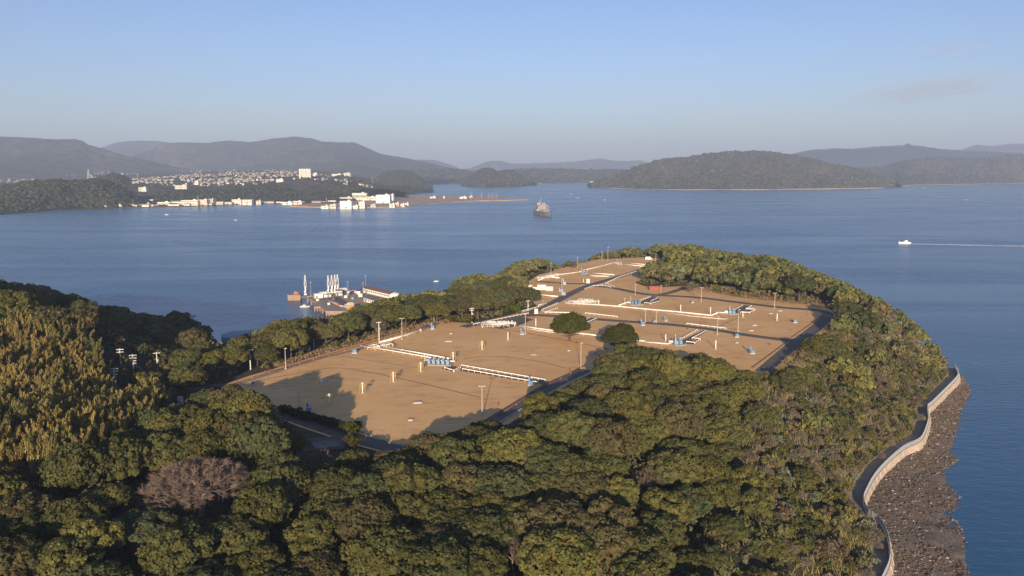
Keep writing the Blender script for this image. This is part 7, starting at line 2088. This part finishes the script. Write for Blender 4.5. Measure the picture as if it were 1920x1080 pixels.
# houses of the town
def house_arrays(rt, variant):
    """one small house: walls (0) and gabled or flat roof (1)"""
    L, W_, h = 10.5, 8.5, 6.0; g = 2.4 if variant else 0.4
    v = [(-L / 2, -W_ / 2, -3), (L / 2, -W_ / 2, -3), (L / 2, W_ / 2, -3), (-L / 2, W_ / 2, -3), (-L / 2, -W_ / 2, h), (L / 2, -W_ / 2, h), (L / 2, W_ / 2, h), (-L / 2, W_ / 2, h),
         (-L / 2 - .4, -W_ / 2 - .4, h + .02), (L / 2 + .4, -W_ / 2 - .4, h + .02), (L / 2 + .4, W_ / 2 + .4, h + .02), (-L / 2 - .4, W_ / 2 + .4, h + .02), (-L / 2 - .4, 0, h + g), (L / 2 + .4, 0, h + g)]
    f = [(0, 1, 5, 4), (1, 2, 6, 5), (2, 3, 7, 6), (3, 0, 4, 7), (8, 9, 13, 12), (10, 11, 12, 13), (9, 10, 13, 13), (11, 8, 12, 12)]
    return np.array(v, float), f
HR = random.Random(17)
WALLC = [(0.60, 0.56, 0.50), (0.44, 0.40, 0.35), (0.34, 0.29, 0.23), (0.28, 0.265, 0.25)]
ROOFC = [(0.13, 0.12, 0.12), (0.20, 0.13, 0.10), (0.30, 0.28, 0.27), (0.16, 0.19, 0.24), (0.42, 0.38, 0.34)]
HM = []
for vi in range(2):
    for wi, w in enumerate(WALLC[:3]):
        for ri, rc in enumerate(ROOFC[:4]):
            pass
MW = [simple(f'house_wall_{i}', c, 0.8, var=0.05, scale=0.1) for i, c in enumerate(WALLC)]
MR = [simple(f'house_roof_{i}', c, 0.8, var=0.1, scale=0.1) for i, c in enumerate(ROOFC)]
WN = ['white', 'off-white', 'tan', 'grey']; RN = ['dark', 'brown', 'grey', 'slate blue', 'pale']
HMESH = {}
def house_mesh(v_, wi, ri):
    k = (v_, wi, ri)
    if k not in HMESH:
        v, f = house_arrays(0, v_)
        ww = MB(); ww.add(v[:8], f[:4]); rr = MB(); rr.add(v[8:], [tuple(dict.fromkeys(i - 8 for i in q)) for q in f[4:]])
        HMESH[k] = (ww.mesh('house_wall', MW[wi]), rr.mesh('house_roof', MR[ri]))
    return HMESH[k]
spots = []
# (px range, distance range, number, words)
for (x0, x1), (d0, d1), n, wd in [((-40, 62), (3700, 5000), 90, 'at the left edge of the town'), ((165, 215), (3230, 3420), 26, 'on the wooded rise'), ((200, 252), (3150, 3700), 70, 'below the wooded rise'), ((250, 330), (3150, 4200), 150, 'in the left part of the town'),
                                  ((320, 420), (3150, 4500), 290, 'in the dense middle of the town'), ((410, 490), (3150, 4700), 260, 'in the dense part left of the apartment slabs'), ((485, 560), (3200, 4700), 190, 'just left of the apartment slabs'), ((585, 662), (3250, 4300), 120, 'right of the apartment slabs'), ((628, 702), (3000, 3400), 46, 'on the low ground right of the town'), ((100, 260), (5200, 6600), 40, 'at the foot of the left mountain'), ((340, 560), (5200, 6600), 60, 'on the lower slope of the broad mountain')]:
    for k in range(n):
        px = HR.uniform(x0, x1); d = HR.uniform(d0, d1); q = pd(px, d, 60)
        if fbm(np.array([q.x / 160]), np.array([q.y / 160]), 21)[0] < 0.40: continue
        spots.append((d, px, q.x, q.y, wd))
spots.sort()
_TX = TOWN_ROWS
MV = []; MF = []; MT = []; off = 0
for i, (d, px, x, y, wd) in enumerate(spots):
    z = town_z(x, y); v_ = HR.random() < 0.6; wi = HR.choices(range(4), [3, 4, 4, 4])[0]; ri = HR.randrange(5); rz = HR.uniform(-0.6, 0.6); s = HR.uniform(0.55, 1.05)
    if wd.startswith('on the wooded'): z = max(z, py_at(px, HR.uniform(331, 341), y).z)
    if i < 285:
        m1, m2 = house_mesh(v_, wi, ri); e = empty('house', (x, y, z), rz); e.scale = (s, s, s * HR.uniform(0.8, 1.3))
        link('wall', m1, e); link('roof', m2, e)
        tagit(e, f'{WN[wi]} house, {RN[ri]} {"gabled" if v_ else "flat"} roof, {wd}', 'house', f'{WN[wi]} houses with {RN[ri]} {"gabled" if v_ else "flat"} roofs {wd}')
    else:
        v, f = house_arrays(0, v_); ca, sa = cos(rz), sin(rz)
        vv = np.stack([v[:, 0] * ca - v[:, 1] * sa, v[:, 0] * sa + v[:, 1] * ca, v[:, 2]], 1) * s + np.array([x, y, z])
        MV.append(vv); tr = []
        for q in f:
            tr.append(q[:3]); 
            if q[3] != q[2]: tr.append((q[0], q[2], q[3]))
        MF.append(np.array(tr) + off); MT.append(np.concatenate([np.tile(WALLC[wi], (8, 1)), np.tile(ROOFC[ri], (6, 1))])); off += len(v)
# low sheds and houses strung along the harbour shore
for k in range(46):
    px = HR.uniform(196, 640); sy_ = float(interp_px(SHORE_L, np.array([px]))[0]); p_ = at(px, sy_, 0); y_ = p_.y + HR.uniform(8, 60); q_ = pd(px, y_, 2.5)
    wi = HR.choices(range(4), [5, 3, 2, 1])[0]; ri = HR.randrange(5); v_ = HR.random() < 0.6
    m1, m2 = house_mesh(v_, wi, ri); e = empty('shore_shed', (q_.x, q_.y, 2.0), HR.uniform(-0.15, 0.15)); s_ = HR.uniform(0.7, 1.2); e.scale = (s_ * HR.uniform(1.0, 2.6), s_, s_ * HR.uniform(0.6, 1.0))
    link('wall', m1, e); link('roof', m2, e)
    wd = 'left of the oil tanks' if px < 270 else 'near the cream offices' if px < 410 else 'right of the cream offices' if px < 500 else 'beside the inlet'
    tagit(e, f'low {WN[wi]} shed, {RN[ri]} {"gabled" if v_ else "flat"} roof, on the harbour shore {wd}', 'shed', f'low {WN[wi]} sheds with {RN[ri]} {"gabled" if v_ else "flat"} roofs {wd}')
o = link('far_town', np_mesh('far_town', np.concatenate(MV), np.concatenate(MF), [M_MASS], tint=np.concatenate(MT)))
tagit(o, 'farther houses of the town merging into pale specks', 'town', kind='stuff')

# tree crowns on the far shores and between the houses: far woods that read as one mass
r = np.random.default_rng(99); PTS = []; SZ = []; CL = []
def far_crowns(P, smin, smax, base):
    n = len(P); PTS.append(P); SZ.append(r.uniform(smin, smax, n)); CL.append(np.array(base)[None] * r.uniform(0.55, 1.45, n)[:, None] * (1 + r.normal(size=(n, 3)) * 0.06))
q = []
for k in range(900):
    px = r.uniform(150, 700); d = r.uniform(3000, 4700); w = pd(px, d, 60)
    if fbm(np.array([w.x / 120]), np.array([w.y / 120]), 44)[0] > 0.47: q.append((w.x, w.y, town_z(w.x, w.y)))
far_crowns(np.array(q), 5, 9, (0.050, 0.056, 0.026))
for key, n, s0, s1, base in [('dark wooded headland at the left', 1500, 4, 8, (0.052, 0.058, 0.026)), ('long belt of dark trees', 500, 4, 7, (0.05, 0.056, 0.026)), ('belt of dark trees behind', 450, 4, 7, (0.05, 0.056, 0.026)), ('long brown-green wooded hill', 2600, 6, 12, (0.078, 0.074, 0.040)),
                             ('brown-green wooded hills along', 1200, 8, 15, (0.080, 0.076, 0.042)), ('small wooded island', 250, 6, 11, (0.066, 0.068, 0.034)), ('low dark wooded spit', 150, 5, 8, (0.05, 0.056, 0.026)), ('dark wooded knoll', 260, 5, 9, (0.055, 0.06, 0.03)), ('dark wooded rise', 150, 5, 8, (0.05, 0.056, 0.026)), ('low wooded far shore', 600, 9, 16, (0.07, 0.07, 0.04))]:
    for lb, (px_, RW) in HILLS.items():
        if lb.startswith(key):
            nr_ = RW.shape[0]; i = r.uniform(2, nr_ - 9, n); j = r.uniform(0, RW.shape[1] - 1.01, n); i0 = i.astype(int); j0 = j.astype(int); a_ = (i - i0)[:, None]; b_ = (j - j0)[:, None]
            P = (RW[i0, j0] * (1 - b_) + RW[i0, j0 + 1] * b_) * (1 - a_) + (RW[i0 + 1, j0] * (1 - b_) + RW[i0 + 1, j0 + 1] * b_) * a_
            far_crowns(P, s0, s1, base)
P = np.concatenate(PTS); S_ = np.concatenate(SZ); C_ = np.concatenate(CL); n = len(P)
V = oct_[None] * (S_[:, None, None] * r.uniform(0.7, 1.3, (n, 8, 1))) * np.array([1, 1, 0.85])
ang = r.uniform(0, 6.283, n); ca, sa = np.cos(ang)[:, None], np.sin(ang)[:, None]
V = np.stack([V[..., 0] * ca - V[..., 1] * sa, V[..., 0] * sa + V[..., 1] * ca, V[..., 2]], 2) + P[:, None]
tagit(link('far_woods', np_mesh('far_woods', V.reshape(-1, 3), (of[None] + (np.arange(n) * 8)[:, None, None]).reshape(-1, 3), [M_MASS], tint=np.repeat(C_, 8, 0))), 'far woods on the opposite shores and between the houses', 'woods', kind='stuff')
# ================================================================ faint wisps of cloud, far above the haze
def cloud(px, py, dist, sx, sy, sz, dens, seed, lb, tilt=0.0):
    m, nt, b, out = new_mat(f'cloud_wisp_{seed}')
    nt.nodes.remove(b)
    tc = nt.nodes.new('ShaderNodeTexCoord')
    n = nt.nodes.new('ShaderNodeTexNoise'); n.inputs['Scale'].default_value = 2.2; n.inputs['Detail'].default_value = 4; n.inputs['Roughness'].default_value = 0.6
    mp = nt.nodes.new('ShaderNodeMapping'); mp.inputs['Location'].default_value = (seed * 3.1, seed, 0); mp.inputs['Scale'].default_value = (1.6, 1, 2.6)
    nt.links.new(tc.outputs['Object'], mp.inputs[0]); nt.links.new(mp.outputs[0], n.inputs['Vector'])
    ln = nt.nodes.new('ShaderNodeVectorMath'); ln.operation = 'LENGTH'; nt.links.new(tc.outputs['Object'], ln.inputs[0])
    fall = nt.nodes.new('ShaderNodeMapRange'); fall.inputs[1].default_value = 0.2; fall.inputs[2].default_value = 1.0; fall.inputs[3].default_value = 1.0; fall.inputs[4].default_value = 0.0
    nt.links.new(ln.outputs['Value'], fall.inputs[0])
    nr = nt.nodes.new('ShaderNodeMapRange'); nr.inputs[1].default_value = 0.40; nr.inputs[2].default_value = 0.75; nr.inputs[3].default_value = 0.0; nr.inputs[4].default_value = dens
    nt.links.new(n.outputs['Fac'], nr.inputs[0])
    mu = nt.nodes.new('ShaderNodeMath'); mu.operation = 'MULTIPLY'; nt.links.new(fall.outputs[0], mu.inputs[0]); nt.links.new(nr.outputs[0], mu.inputs[1])
    v = nt.nodes.new('ShaderNodeVolumePrincipled'); v.inputs['Color'].default_value = (0.70, 0.72, 0.80, 1)
    nt.links.new(mu.outputs[0], v.inputs['Density']); nt.links.new(v.outputs[0], out.inputs['Volume'])
    mb = MB(); K = 12; J_ = 8; vs = []
    for j in range(J_ + 1):
        th = pi * j / J_
        for i in range(K): vs.append((sin(th) * cos(2 * pi * i / K), sin(th) * sin(2 * pi * i / K), cos(th)))
    mb.add(vs, [((j + 1) * K + i, (j + 1) * K + (i + 1) % K, j * K + (i + 1) % K, j * K + i) for j in range(J_) for i in range(K)])
    o = mb.build('cloud', m, None, py_at(px, py, dist)); o.scale = (sx, sy, sz); o.rotation_euler = (0, tilt, 0)
    return tagit(o, lb, 'cloud', kind='stuff')
cloud(1750, 166, 15500, 1900, 900, 330, 0.0019, 3, 'faint grey wisp of cloud above the right far ridge', -0.12)
cloud(1785, 92, 15500, 900, 600, 160, 0.0012, 7, 'small pale wisp of cloud higher at the upper right', 0.0)
